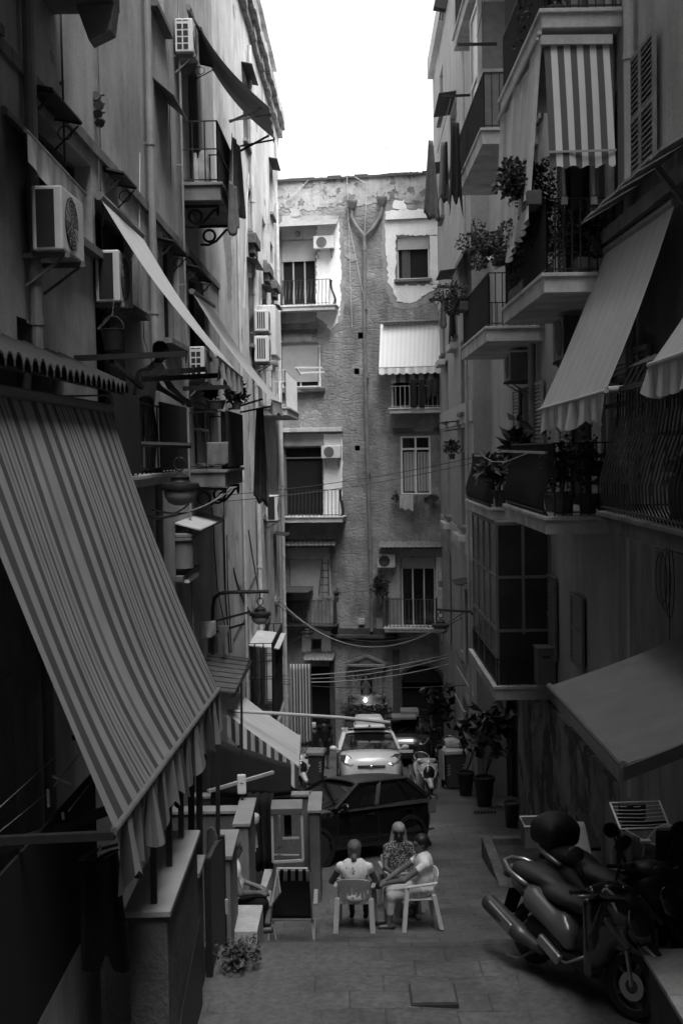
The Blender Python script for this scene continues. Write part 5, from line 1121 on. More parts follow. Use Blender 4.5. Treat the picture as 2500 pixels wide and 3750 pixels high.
# cables across the lane
LW = lambda x, y: FL.pt(*FL.uz(x, y), .03)
RW = lambda x, y: FR2.pt(*FR2.uz(x, y), .03)
def cable(label, a, b, sag, r=.013, mat=None, mid=None, n=24):
    a, b = V(a), V(b); pts = [lerp(a, b, k / n) + V((0, 0, -4 * sag * (k / n) * (1 - k / n))) for k in range(n + 1)]
    return single('overhead_cable', label, 'cable', MB().tube(pts, r, 5), mat or M_dkgrey, 'cables strung across the lane')
cable('upper of two thin straight cables crossing in front of the end house windows', LW(800, 1815), P(1790, 1662, 31.2), .12, .008)
cable('lower of two thin straight cables crossing in front of the end house windows', LW(812, 1836), P(1905, 1652, 26.4), .15, .008)
cable('thick drooping cable in a deep curve across the end house ground floor', LW(1010, 2190), RW(1722, 2225), 1.35, .025, M_midgrey)
cable('thinner cable drooping beside the thick curved one', LW(1012, 2215), RW(1700, 2260), .95, .014)
cable('upper of three pale cables passing in front of the shrine', LW(1020, 2474), RW(1640, 2398), .18, .022, M_midgrey)
cable('middle of three pale cables passing in front of the shrine', LW(1022, 2486), RW(1642, 2408), .22, .022, M_midgrey)
cable('lowest of three pale cables passing in front of the shrine', LW(1018, 2494), RW(1645, 2432), .24, .022, M_midgrey)
cable('dark thin cable low across the arched gateway', LW(1010, 2502), RW(1720, 2508), .12, .012)
cable('pale cable running diagonally over the upper end house wall, left', FE.pt(*FE.uz(1040, 745), .1), FE.pt(*FE.uz(1130, 662), .1), .05, .012, M_pipeL)
cable('pale cable hanging straight down the end house left of the downpipe', FE.pt(*FE.uz(1272, 650), .12), FE.pt(*FE.uz(1290, 1200), .12), 0, .01, M_pipeL)
cable('pale cable slanting from the end house parapet to the downpipe', FE.pt(*FE.uz(1275, 800), .12), FE.pt(*FE.uz(1336, 1100), .16), 0, .01, M_pipeL)
cable('short pale cable in a vee below the end house parapet', FE.pt(*FE.uz(1300, 650), .12), FE.pt(*FE.uz(1345, 672), .12), .02, .01, M_pipeL)
cable('pale cable dropping down beside the rainwater heads', FE.pt(*FE.uz(1345, 672), .14), FE.pt(*FE.uz(1336, 860), .14), 0, .01, M_pipeL)
# faint aerial on the far roof
t = thing('roof_aerial', 'thin roof aerial faint against the white sky', 'aerial', FE.pt(eu(1428, 620), BE.z1, -2)); a = FE.pt(*FE.uz(1434, 655, -2), -2); b = FE.pt(*FE.uz(1408, 515, -2), -2)
part('mast', MB().bar(a, b, .025), M_ltgrey, t); part('rods', MB().bar(lerp(a, b, .4) - V((.15, 0, .03)), lerp(a, b, .4) + V((.15, 0, .03)), .015).bar(lerp(a, b, .8) - V((.12, 0, .03)), lerp(a, b, .8) + V((.12, 0, .03)), .015).bar(lerp(a, b, .62) - V((.1, 0, .03)), lerp(a, b, .62) + V((.1, 0, .03)), .015), M_ltgrey, t)

for i, (a, b_, s_) in enumerate((((520, 1905, 15.5), (850, 1790, 22.5), .12), ((505, 1880, 15.2), (690, 1848, 16.5), .1), ((560, 1868, 16), (840, 1782, 22.5), .2))):
    cable(['loose grey cable sagging behind the nearest street lamp', 'short tangled cable hanging under the nearest street lamp', 'second loose cable running to the lower left balcony bracket'][i], P(*a), P(*b_), s_, .014, M_midgrey)
# ------------------------------------------------------------------ terrace walls, gate, posts on the left
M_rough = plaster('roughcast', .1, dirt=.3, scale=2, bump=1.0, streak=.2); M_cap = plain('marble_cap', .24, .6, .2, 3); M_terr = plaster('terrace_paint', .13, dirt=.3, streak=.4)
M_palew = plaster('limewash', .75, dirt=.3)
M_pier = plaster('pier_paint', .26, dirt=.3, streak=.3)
def terrace(label, x0, x1, y0, y1, ztop, mat, cap=True, name='terrace_wall', zb=None):
    t = thing(name, label, 'wall', ((x0 + x1) / 2, (y0 + y1) / 2, gz(y1)))
    zb = gz(max(y0, y1)) - .3 if zb is None else zb
    part('body', MB().box(x0, x1, y0, y1, zb, ztop - .05), mat, t, bevel=.01)
    if cap: part('cap', MB().box(x0 - .03, x1 + .03, y0 - .03, y1 + .03, ztop - .049, ztop), M_cap, t, bevel=.008)
    return t
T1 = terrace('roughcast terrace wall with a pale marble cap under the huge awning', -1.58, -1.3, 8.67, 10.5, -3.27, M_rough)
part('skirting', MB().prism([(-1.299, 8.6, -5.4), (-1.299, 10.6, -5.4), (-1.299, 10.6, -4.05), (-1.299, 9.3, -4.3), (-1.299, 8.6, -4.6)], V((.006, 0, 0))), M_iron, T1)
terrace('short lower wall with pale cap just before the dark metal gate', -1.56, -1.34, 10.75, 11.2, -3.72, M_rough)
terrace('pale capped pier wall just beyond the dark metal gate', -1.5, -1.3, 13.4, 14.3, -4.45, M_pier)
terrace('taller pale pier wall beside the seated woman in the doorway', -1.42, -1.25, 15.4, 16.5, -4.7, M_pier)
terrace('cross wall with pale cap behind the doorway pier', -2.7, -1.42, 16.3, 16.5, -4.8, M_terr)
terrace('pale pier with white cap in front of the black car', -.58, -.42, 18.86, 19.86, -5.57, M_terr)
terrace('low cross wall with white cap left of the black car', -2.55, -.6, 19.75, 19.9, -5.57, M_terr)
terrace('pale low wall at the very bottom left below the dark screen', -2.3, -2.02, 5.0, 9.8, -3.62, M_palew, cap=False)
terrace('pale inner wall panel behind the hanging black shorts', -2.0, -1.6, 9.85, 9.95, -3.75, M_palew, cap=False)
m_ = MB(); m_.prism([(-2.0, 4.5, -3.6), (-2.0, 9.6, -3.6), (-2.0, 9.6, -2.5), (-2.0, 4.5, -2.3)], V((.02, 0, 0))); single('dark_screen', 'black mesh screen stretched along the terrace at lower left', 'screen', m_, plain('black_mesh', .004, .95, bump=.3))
GT = thing('metal_gate', 'dark sheet metal gate with an arched top in the terrace wall', 'gate', (-1.32, 11.9, gz(11.9)))
part('panel', MB().prism([(-1.32, 11.25, -5.3), (-1.32, 12.6, -5.4), (-1.32, 12.6, -4.02), (-1.32, 12.2, -3.9), (-1.32, 11.7, -3.82), (-1.32, 11.25, -3.79)], V((.04, 0, 0))), M_dkgrey, GT); part('frame', MB().bar((-1.3, 11.25, -5.3), (-1.3, 11.25, -3.76), .06).bar((-1.3, 12.6, -5.4), (-1.3, 12.6, -3.98), .06), M_iron, GT); part('handle', MB().bar((-1.25, 12.45, -4.75), (-1.25, 12.45, -4.6), .03), M_ltgrey, GT)
for i, (x, y0, y1, d, lab) in enumerate(((565, 2950, 3335, 8.8, 'nearest black post on the terrace wall end'), (621, 2860, 3170, 9.6, 'second black post on the roughcast terrace wall'), (664, 2800, 3062, 10.3, 'third black post at the far end of the roughcast wall'), (702, 2800, 3140, 11.0, 'thick black post beside the dark gate'), (732, 2780, 3150, 11.35, 'thick black post hard against the gate hinge'), (799, 2680, 3115, 13.7, 'slim black post on the pier beyond the gate'))):
    single('terrace_post', 'black metal post: ' + lab, 'post', MB().bar(P(x, y1, d), P(x - 2, y0, d), .055 if i in (3, 4) else .045), M_iron, 'posts of the terrace awnings')
t = thing('antenna_box', 'small white wireless box on a black pole above the terrace', 'antenna', P(885, 2960, 16.4)); part('case', MB().obox(P(885, 2872, 16.4), V((.06, 0, 0)), V((0, .02, 0)), V((0, 0, .137))), M_white, t, bevel=.02); part('pole', MB().bar(P(888, 2985, 16.42), P(884, 2500, 16.42), .03), M_iron, t); part('mark', MB().obox(P(885, 2868, 16.375), V((.022, 0, 0)), V((0, .002, 0)), V((0, 0, .004))), M_midgrey, t)
single('slanting_bar', 'pale slanting bar under the striped skirt awning', 'bar', MB().bar(P(762, 2898, 17.5), P(1000, 2828, 18.5), .045), M_ltgrey)
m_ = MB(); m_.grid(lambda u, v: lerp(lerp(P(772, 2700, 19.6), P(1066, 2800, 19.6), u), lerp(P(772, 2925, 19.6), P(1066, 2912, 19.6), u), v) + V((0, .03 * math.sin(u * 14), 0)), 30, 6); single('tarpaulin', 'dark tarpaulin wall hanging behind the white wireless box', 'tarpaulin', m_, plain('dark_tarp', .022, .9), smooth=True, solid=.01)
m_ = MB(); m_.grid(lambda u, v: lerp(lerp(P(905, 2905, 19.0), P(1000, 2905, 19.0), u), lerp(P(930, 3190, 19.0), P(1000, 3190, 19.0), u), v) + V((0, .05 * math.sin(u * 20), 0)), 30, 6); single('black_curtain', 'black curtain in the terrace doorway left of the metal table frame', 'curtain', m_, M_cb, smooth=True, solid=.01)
# tray table frame
t = thing('metal_table', 'light metal table frame standing on end with cloths behind it', 'table', P(1050, 3160, 18.5)); q = lambda x, y, d=18.5: P(x, y, d)
part('frame', MB().bar(q(996, 2975), q(1000, 3158), .035).bar(q(1104, 2972), q(1110, 3150), .035).bar(q(1000, 3157), q(1110, 3151), .035), M_ltgrey, t); part('rung', MB().bar(q(1035, 3070, 18.6), q(1095, 3068, 18.6), .03), M_ltgrey, t); part('rung', MB().bar(q(1000, 3130, 18.6), q(1095, 3131, 18.6), .02), M_ltgrey, t)
part('top', MB().obox(q(1050, 2955, 18.6), V((.24, 0, 0)), V((0, .15, .03)), V((0, -.01, .05))), M_midgrey, t, bevel=.01)
cloth('grey tea towel hanging from the metal table frame', q(1014, 2985, 18.45), q(1030, 2985, 18.45), .5, M_cm, 1, .02, .6, .1, 61); cloth('dark cloth hanging inside the metal table frame', q(1040, 2985, 18.7), q(1066, 2985, 18.7), .35, M_cb, 1, .02, 0, .2, 62)
t = thing('plastic_stool', 'round pale plastic stool behind the doorway pier', 'stool', P(915, 3125, 18.2)); c0 = P(912, 2990, 18.2); part('seat', MB().lathe([(.12, -.1), (.15, -.08), (.16, 0), (.15, .02)], c0, 16), M_ltgrey, t, auto=True)
for k in range(4): part('leg', MB().bar(c0 + V((.1 * math.cos(k * 1.57 + .7), .1 * math.sin(k * 1.57 + .7), -.09)), c0 + V((.13 * math.cos(k * 1.57 + .7), .13 * math.sin(k * 1.57 + .7), -.5)), .035), M_ltgrey, t)
t = thing('rounded_board', 'rounded pale board standing between the gate and the pier', 'board', P(775, 3120, 12.8)); part('board', MB().prism([P(758, 3160, 12.9), P(795, 3160, 12.9), P(797, 3070, 12.9), P(788, 3040, 12.9), P(772, 3028, 12.9), P(757, 3038, 12.9)], V((0, .04, 0))), M_midgrey, t, bevel=.01)  # curved headboard, modelled as a thin rounded board
def slab(label, px, z, th, name='marble_step'):
    pts = []
    for x, y in px: r = ray(x, y); pts.append(r * (z / r.z))
    return single(name, label, 'step', MB().prism([p - V((0, 0, th)) for p in pts], V((0, 0, th))), M_cap2, bevel=.01)
M_cap2 = plaster('worn_marble', .42, dirt=.25, streak=.1, scale=3)
slab('pale worn marble step in front of the seated woman, left of the deck chair', [(848, 3410), (942, 3410), (963, 3313), (866, 3313)], -5.45, .75)
slab('second marble step further back beside the terrace doorway', [(952, 3250), (975, 3250), (1000, 3182), (968, 3182)], -6.45, .25)
# lines and pegs under the huge awning
t = thing('clothes_line', 'thin clothes lines with wooden pegs in the dark under the huge awning', 'clothes line', P(150, 2900, 8.0))
for a, b_ in (((-20, 2975), (258, 2722)), ((0, 3045), (178, 2902)), ((198, 2880), (292, 2762)), ((252, 2970), (338, 2862))): part('line', MB().tube([P(*a, 8.0), P(*b_, 9.5)], .004, 5), M_ltgrey, t)
for a, b_ in (((195, 2842), (262, 2872)), ((176, 2890), (180, 2955)), ((230, 2975), (234, 3000)), ((368, 3095), (366, 3130))): part('peg', MB().bar(P(*a, 8.3), P(*b_, 8.3), .016), M_ltgrey, t)
single('terrace_rail', 'dark sloping rail in the shade under the huge awning', 'rail', MB().bar(P(-40, 3125, 7.6), P(430, 2955, 9.0), .06), M_iron)
# black shorts on a hanger
def shorts(u, v):
    xl = lerp(305, 300, v) + 25 * max(0, v - .72); xr = lerp(425, 468, min(1, v * 1.1)); 
    y = lerp(lerp(3165, 3110, u), lerp(3555, 3560, u), v); y -= max(0, 1 - abs(u - .52) / .2) * 70 * max(0, (v - .6) / .4)
    return P(lerp(xl, xr, u), y, 8.4 + .06 * math.sin(u * 9) + .03 * math.sin(v * 7))
single('black_shorts', 'black shorts hanging from a hanger in front of the terrace wall end', 'shorts', MB().grid(shorts, 24, 24), M_cb, smooth=True, solid=.03)
t = thing('clothes_hanger', 'peg hanger holding the black shorts below the awning corner', 'hanger', P(370, 3120, 8.4)); part('bar', MB().tube([P(290, 3152, 8.4), P(350, 3115, 8.4), P(460, 3085, 8.4)], .012, 6).tube([P(296, 3150, 8.4), P(380, 3145, 8.35), P(440, 3110, 8.4)], .008, 6), M_dkgrey, t)
plant('straggly weed growing at the foot of the gate wall', (-1.05, 11.4, gz(11.4) - .02), .05, .04, (.3, .28, .16), 320, .06, name='weed', cat='plant', group=None, seed=81, up=(0, 0, .12))
# ------------------------------------------------------------------ monobloc chairs and deck chair
M_plas = plain('chair_plastic', .6, .45, .08, 4); M_plas2 = plain('chair_plastic_grey', .36, .45, .08, 4)
def mono_chair(label, pos, yaw, mat, group='plastic chairs in the lane'):
    R = Matrix.Rotation(yaw, 3, 'Z'); t = thing('plastic_chair', label, 'chair', pos, group, R)   # faces local +y
    part('seat', MB().grid(lambda u, v: V(((u - .5) * lerp(.42, .46, v), lerp(-.2, .23, v), .42 + .02 * v - .03 * math.sin(math.pi * u) * math.sin(math.pi * v) - .05 * max(0, v - .85) / .15)), 10, 10), mat, t, local=True, smooth=True, solid=.022)
    b = MB(); f = lambda a, z: V((.27 * math.sin(a), -.19 - .1 * (z - .42) / .4 - .05 * math.cos(a) * 1.0 + .03, z))
    for k in range(9):
        a0, a1 = -1.0 + 2 * k / 9 + .035, -1.0 + 2 * (k + 1) / 9 - .035; b.prism([f(a0, .44), f(a1, .44), f(a1, .7), f(a0, .7)], V((0, .014, 0)))
    N = 14
    for k in range(N):
        a0, a1 = -1.05 + 2.1 * k / N, -1.05 + 2.1 * (k + 1) / N; top = lambda a: .8 - .035 * a * a
        b.prism([f(a0, .7), f(a1, .7), f(a1, top(a1)), f(a0, top(a0))], V((0, .018, 0)))
        b.prism([f(a0, .41), f(a1, .41), f(a1, .445), f(a0, .445)], V((0, .018, 0)))
    part('backrest', b, mat, t, local=True)
    for s in (-1, 1):
        part('armrest', MB().prism([V((s * .235, -.26, .66)), V((s * .29, -.24, .66)), V((s * .3, .16, .63)), V((s * .27, .2, .62)), V((s * .235, .15, .63))], V((0, 0, .022))), mat, t, local=True, bevel=.006)
        for yy, y2, zt in ((.18, .24, .63), (-.2, -.3, .5)):
            part('leg', MB().prism([V((s * .2, yy - .03, zt)), V((s * .275, yy - .03, zt)), V((s * .265, yy + .03, zt)), V((s * .21, yy + .03, zt))], V((s * .025, y2 - yy, -zt))), mat, t, local=True, bevel=.006)
    return t
XA, YA = .11, 17.15; XB, YB = .98, 17.3; XC, YC = .8, 18.3
mono_chair('pale plastic chair seen from behind, under the woman in the flowered top', (XA, YA, gz(YA)), math.radians(-6), M_plas2)
mono_chair('white plastic chair seen from its side, under the dark haired woman', (XB, YB, gz(YB)), math.radians(98), M_plas)
mono_chair('plastic chair under the blonde woman, mostly hidden behind the others', (XC, YC, gz(YC)), math.radians(195), M_plas2)
t = thing('deck_chair', 'folding tube deck chair seen from behind with dark cloth and a striped headrest', 'chair', P(1063, 3450, 16.5)); q = lambda x, y, d: P(x, y, d)
M_tube = plain('chair_tube', .35, .35, .1, 5, metal=.6)
def dk(u, v): return lerp(lerp(q(1012, 3182, 16.35), q(1128, 3182, 16.35), u), lerp(q(994, 3362, 16.75), q(1140, 3362, 16.75), u), v) + V((0, .05 * math.sin(math.pi * u) * math.sin(math.pi * v), 0))
part('cloth', MB().grid(dk, 14, 14), plain('deck_cloth', .04, .9, .2, 4), t, smooth=True, solid=.012)
part('headrest', MB().grid(lambda u, v: dk(u, v * .23) + V((0, -.025 - .01 * math.sin(math.pi * v), .012 * math.sin(math.pi * v))), 24, 6), stripes('headrest_stripes', 4.3, [(0, .4), (.52, .012)]), t, smooth=True, solid=.02)
part('frame', MB().tube([q(992, 3375, 16.7), q(1006, 3200, 16.33), q(1014, 3180, 16.33), q(1126, 3180, 16.33), q(1134, 3200, 16.33), q(1143, 3375, 16.7)], .014, 7).tube([q(985, 3370, 16.7), q(1155, 3366, 16.7)], .014, 7), M_tube, t, auto=True)
part('leg', MB().tube([q(985, 3368, 16.7), q(984, 3455, 16.4)], .013, 7), M_tube, t); part('leg', MB().tube([q(1153, 3366, 16.7), q(1150, 3452, 16.4)], .013, 7), M_tube, t)
part('base_frame', MB().tube([q(1000, 3372, 16.75), q(1010, 3440, 16.5), q(1020, 3450, 16.5), q(1140, 3446, 16.5), q(1147, 3438, 16.5), q(1143, 3370, 16.75)], .014, 7), M_tube, t, auto=True)
part('armrest', MB().obox(q(1156, 3285, 16.8), V((.03, 0, 0)), V((0, .22, .02)), V((0, 0, .015))), M_tube, t, bevel=.005); part('armrest', MB().obox(q(984, 3290, 16.8), V((.03, 0, 0)), V((0, .22, .02)), V((0, 0, .015))), M_tube, t, bevel=.005)
def tw(u, v): return q(lerp(1016, 985, v * (1 - u * .1)) + u * lerp(0, 40, v), lerp(3184, 3330 - 60 * u, v) - 0, 16.28 - .05 * math.sin(u * 7) * v)
single('towel', 'pale towel draped over the left corner of the deck chair', 'towel', MB().grid(tw, 12, 14), M_cl, smooth=True, solid=.012)

# ------------------------------------------------------------------ people
M_skin = plain('skin', .12, .55, .12, 6, .05); M_skinD = plain('skin_tanned', .07, .55, .12, 6, .05); M_hairG = plain('hair_grey', .1, .6, .35, 25, .8); M_hairD = plain('hair_dark', .015, .45, .3, 30, .3); M_hairB = plain('hair_blond', .26, .5, .35, 25, .8)
M_shoe = plain('shoe', .03, .6); M_shoeL = plain('shoe_pale', .4, .6)
def dots(name, bg, fg, scale, lim):
    m, nt, b = _new(name); vo = nt.nodes.new('ShaderNodeTexVoronoi'); vo.inputs['Scale'].default_value = scale; nt.links.new(_tc(nt), vo.inputs['Vector'])
    _fin(nt, b, _ramp(nt, vo.outputs['Distance'], [(lim, fg), (lim + .08, bg)])); b.inputs['Roughness'].default_value = .9; _bump(nt, b, _noise(nt, _tc(nt, 'Object', (1, 1, .45)), 7, 3), .8, .05); MATS[name] = m; return m
M_flor = dots('flowered_top', .62, .2, 14, .22); M_speck = dots('speckled_dress', .035, .3, 45, .42); M_tw = cloth_mat('white_top', .75); M_trp = cloth_mat('pale_trousers', .42); M_trb = cloth_mat('black_trousers', .012); M_skirt = cloth_mat('patterned_skirt', .14, 14)
def hand(wr, dirv, palmn, L=.17, curl=.5, side=1):
    """palm, four unequal bent fingers and a thumb"""
    wr, d, n = V(wr), V(dirv).normalized(), V(palmn).normalized(); n = (n - d * n.dot(d)).normalized(); s = d.cross(n) * side
    pr = [('c', wr, wr + d * L * .22, .026, .03), ('c', wr + d * L * .2 - s * .018, wr + d * L * .45 - s * .022, .02, .017), ('c', wr + d * L * .2 + s * .018, wr + d * L * .45 + s * .022, .02, .017), ('c', wr + d * L * .2, wr + d * L * .47, .02, .018)]
    for k, (o, l) in enumerate(((-.032, .46), (-.011, .54), (.011, .5), (.031, .38))):
        b = wr + d * L * .48 + s * o; m_ = b + d * L * l * .5 + n * L * .1 * curl; e = m_ + d * L * l * .42 * (1 - .4 * curl) + n * L * .28 * curl
        pr += [('c', b, m_, .0105, .0098), ('c', m_, e, .0098, .0085)]
    b = wr + d * L * .14 - s * .028; m_ = b + (d * .6 - s * .7 + n * .3).normalized() * .045; pr += [('c', b, m_, .014, .012), ('c', m_, m_ + (d * .9 - s * .1 + n * .4).normalized() * .04, .012, .0095)]
    return pr
def head(c, f, up, s=1.0):
    """skull, jaw, nose, brow, lips, ears"""
    c, f, up = V(c), V(f).normalized(), V(up).normalized(); r = f.cross(up).normalized(); up = r.cross(f)
    Rm = [list(x) for x in Matrix((r, f, up)).transposed()]; a = lambda x, y, z: c + (r * x + f * y + up * z) * s
    return [('e', a(0, -.01, .03), (.075 * s, .095 * s, .09 * s), Rm), ('e', a(0, .025, -.04), (.058 * s, .07 * s, .075 * s), Rm), ('c', a(0, .085, .015), a(0, .112, -.02), .009 * s, .014 * s), ('c', a(-.03, .078, .035), a(.03, .078, .035), .012 * s, .012 * s), ('c', a(-.018, .088, -.055), a(.018, .088, -.055), .009 * s, .009 * s), ('e', a(0, .07, -.1), (.025 * s, .025 * s, .02 * s), Rm), ('e', a(.077, -.005, 0), (.012 * s, .022 * s, .033 * s), Rm), ('e', a(-.077, -.005, 0), (.012 * s, .022 * s, .033 * s), Rm)]
def eyes(parent, c, f, up, s=1.0):
    c, f, up = V(c), V(f).normalized(), V(up).normalized(); r = f.cross(up).normalized(); up = r.cross(f); m_ = MB()
    for q in (-1, 1): m_.lathe([(.002, -.012), (.011, -.006), (.013, 0), (.011, .006), (.002, .012)], c + (r * (.031 * q) + f * .08 + up * .012) * s, 8)
    part('eyes', m_, M_black, parent, local=True, smooth=True)
def limb(a, b, c, r0, r1, r2): return [('c', a, b, r0, r1), ('c', b, c, r1, r2)]
def person(label, pos, yaw): return thing('person', label, 'person', pos, None, Matrix.Rotation(yaw, 3, 'Z'))
def seated(label, pos, yaw, hairm, skin, top, low, hair='bun', sleeve=0.0, armL=None, armR=None, lean=0.0, lookyaw=0.0, knees=(.46, .5), shoe=None, skirt=False, low_to=1.0, seat=.45, fat=1.0, footdx=0, tilt=0.0, glasses=False, upx=1.0):
    t = person(label, pos, yaw); S_ = seat; Y0 = -.08
    pel = V((0, Y0, S_ + .08)); ch = V((0, Y0 - .03 + lean * .5, S_ + .38)); nk = V((0, Y0 - .02 + lean, S_ + .57)); hd = nk + V((tilt, .035 + lean * .2, .15)); fv = Matrix.Rotation(lookyaw, 3, 'Z') @ V((0, 1, -.15)); up = V((tilt, .0, 1))
    sh = [V((s * .175 * fat, nk.y - .005, nk.z - .085)) for s in (-1, 1)]; kn = [V((s * .11, Y0 + knees[0], S_ + .03)) for s in (-1, 1)]; an = [V((s * .1 + footdx, Y0 + knees[1], .085)) for s in (-1, 1)]
    hp = [V((s * .09, Y0 + .02, S_ + .06)) for s in (-1, 1)]
    pr = head(hd, fv, up) + [('c', nk - V((0, 0, .05)), hd - V((0, .01, .06)), .055, .05), ('c', pel, ch, .13 * fat, .125 * fat), ('c', ch, nk - V((0, 0, .06)), .12 * fat, .07), ('c', sh[0], sh[1], .055, .055)]
    arms = [armL or (V((-.27, Y0 + .05, S_ + .24)), V((-.12, Y0 + .3, S_ + .17))), armR or (V((.27, Y0 + .05, S_ + .24)), V((.12, Y0 + .3, S_ + .17)))]
    for i in (0, 1):
        e, w_ = V(arms[i][0]), V(arms[i][1]); pr += limb(sh[i], e, w_, .05 * fat, .042, .026) + hand(w_, (w_ - e), V((0, 0, -1)), side=1 if i else -1)
        pr += limb(hp[i], kn[i], an[i], .085 * fat, .06, .038) + [('c', an[i] - V((0, .04, .045)), an[i] + V((0, .13, -.055)), .03, .028)]
    part('body', sdf(pr, .0125, .025), skin, t, local=True, smooth=True)
    # garments follow the body, a centimetre or so outside it
    g_ = [('e', lerp(ch, nk, .25), (.185 * fat, .13 * fat, .2)), ('e', lerp(pel, ch, .55), (.17 * fat, .145 * fat, .2)), ('e', pel, (.185 * fat, .155 * fat, .12)), ('c', ch, nk - V((0, 0, .075)), .12 * fat, .075), ('c', sh[0], sh[1], .06, .06)]
    if fat > 1.05: g_.append(('e', pel + V((0, .07, .08)), (.16, .14, .15)))
    for i in (0, 1): 
        e = V(arms[i][0]); g_.append(('c', sh[i], lerp(sh[i], e, max(.18, sleeve)), .058, .056))
    part('top', sdf(g_, .014, .03), top, t, local=True, smooth=True)
    l_ = [('e', pel + V((0, .02, -.02)), (.17 * fat, .16, .12))]
    for i in (0, 1):
        l_ += [('c', hp[i], kn[i], .1 * fat, .075)]
        if low_to > 0: l_ += [('c', kn[i], lerp(kn[i], an[i], low_to), .074, .058)]
    if skirt: l_ += [('c', (kn[0] + kn[1]) / 2, pel, .11, .14), ('c', (kn[0] + kn[1]) / 2, (kn[0] + kn[1]) / 2 - V((0, -.02, .2)), .12, .13)]
    part('skirt' if skirt else 'trousers', sdf(l_, .015, .03), low, t, local=True, smooth=True)
    for i in (0, 1): part('shoe', sdf([('c', an[i] - V((0, .05, .06)), an[i] + V((0, .14, -.065)), .036, .034)], .012), shoe or M_shoe, t, local=True, smooth=True)
    r = fv.cross(V((0, 0, 1))).normalized(); f2 = V((fv.x, fv.y, 0)).normalized()
    h_ = [('e', hd + V((0, 0, .05)) - f2 * .025, (.1, .112, .1))]
    if hair == 'bun': h_ += [('e', hd - f2 * .135 + V((0, 0, -.01)), (.045, .045, .045)), ('e', hd - f2 * .05 + V((0, 0, -.02)), (.08, .06, .08))]
    if hair == 'bunlow': h_ += [('e', hd - f2 * .125 + V((0, 0, -.09)), (.042, .04, .05)), ('e', hd - f2 * .045 + V((0, 0, -.02)), (.098, .075, .1))]
    if hair == 'long': h_ += [('c', hd - f2 * .05 + r * .055, hd - f2 * .05 + r * .115 + V((0, 0, -.27)), .06, .05), ('c', hd - f2 * .05 - r * .055, hd - f2 * .05 - r * .1 + V((0, 0, -.24)), .06, .04), ('c', hd - f2 * .08, hd - f2 * .1 + V((0, 0, -.22)), .06, .05)]
    if hair == 'short': h_ += [('e', hd - f2 * .045 + V((0, 0, -.01)), (.086, .07, .09))]
    part('hair', sdf(h_ + [('-e', hd + f2 * .14 + V((0, 0, -.05)), (.085, .085, .1))], .011, .02), hairm, t, local=True, smooth=True); eyes(t, hd, fv, up)
    if glasses:
        gm = MB(); q = hd + f2 * .1 + V((0, 0, .012))
        for s in (-1, 1): gm.tube([q + r * (s * .033 + .024 * math.cos(a)) + V((0, 0, .02 * math.sin(a))) for a in [k * math.pi / 6 for k in range(12)]], .005, 5, closed=True); gm.bar(q + r * (s * .057), hd + r * (s * .08), .008)
        part('glasses', gm, M_black, t, local=True)
    return t
Z = V((0, 0, 0))
seated('old woman seen from behind with a low grey bun and pale flowered top', (XA, YA, gz(YA)), math.radians(-6), M_hairG, M_skinD, M_flor, M_skirt, 'bunlow', .2, (V((-.34, .02, .66)), V((-.2, .18, .6))), (V((.3, .0, .66)), V((.16, .2, .58))), low_to=.25, fat=1.12, seat=.43)
seated('dark haired woman sitting sideways in a white plastic chair, arms on her lap', (XB, YB, gz(YB)), math.radians(98), M_hairD, M_skin, M_tw, M_trp, 'bun', .32, (V((-.2, .22, .72)), V((-.05, .46, .64))), (V((.2, .22, .72)), V((.04, .45, .64))), low_to=.62, seat=.44, fat=1.05, lookyaw=.25)
seated('blonde woman with glasses and long hair in a dark speckled dress, facing the viewer', (XC, YC, gz(YC)), math.radians(195), M_hairB, M_skinD, M_speck, M_speck, 'long', .5, None, (V((.26, .08, .68)), V((.12, .34, .6))), skirt=True, low_to=.3, seat=.44, lookyaw=-.3, glasses=True)
seated('woman in a white sleeveless top and black trousers sitting in the terrace doorway', V((-1.33, 14.95, -5.93)), math.radians(-80), M_hairG, M_skin, M_tw, M_trb, 'short', .2, low_to=.9, seat=.34, knees=(.34, .3))
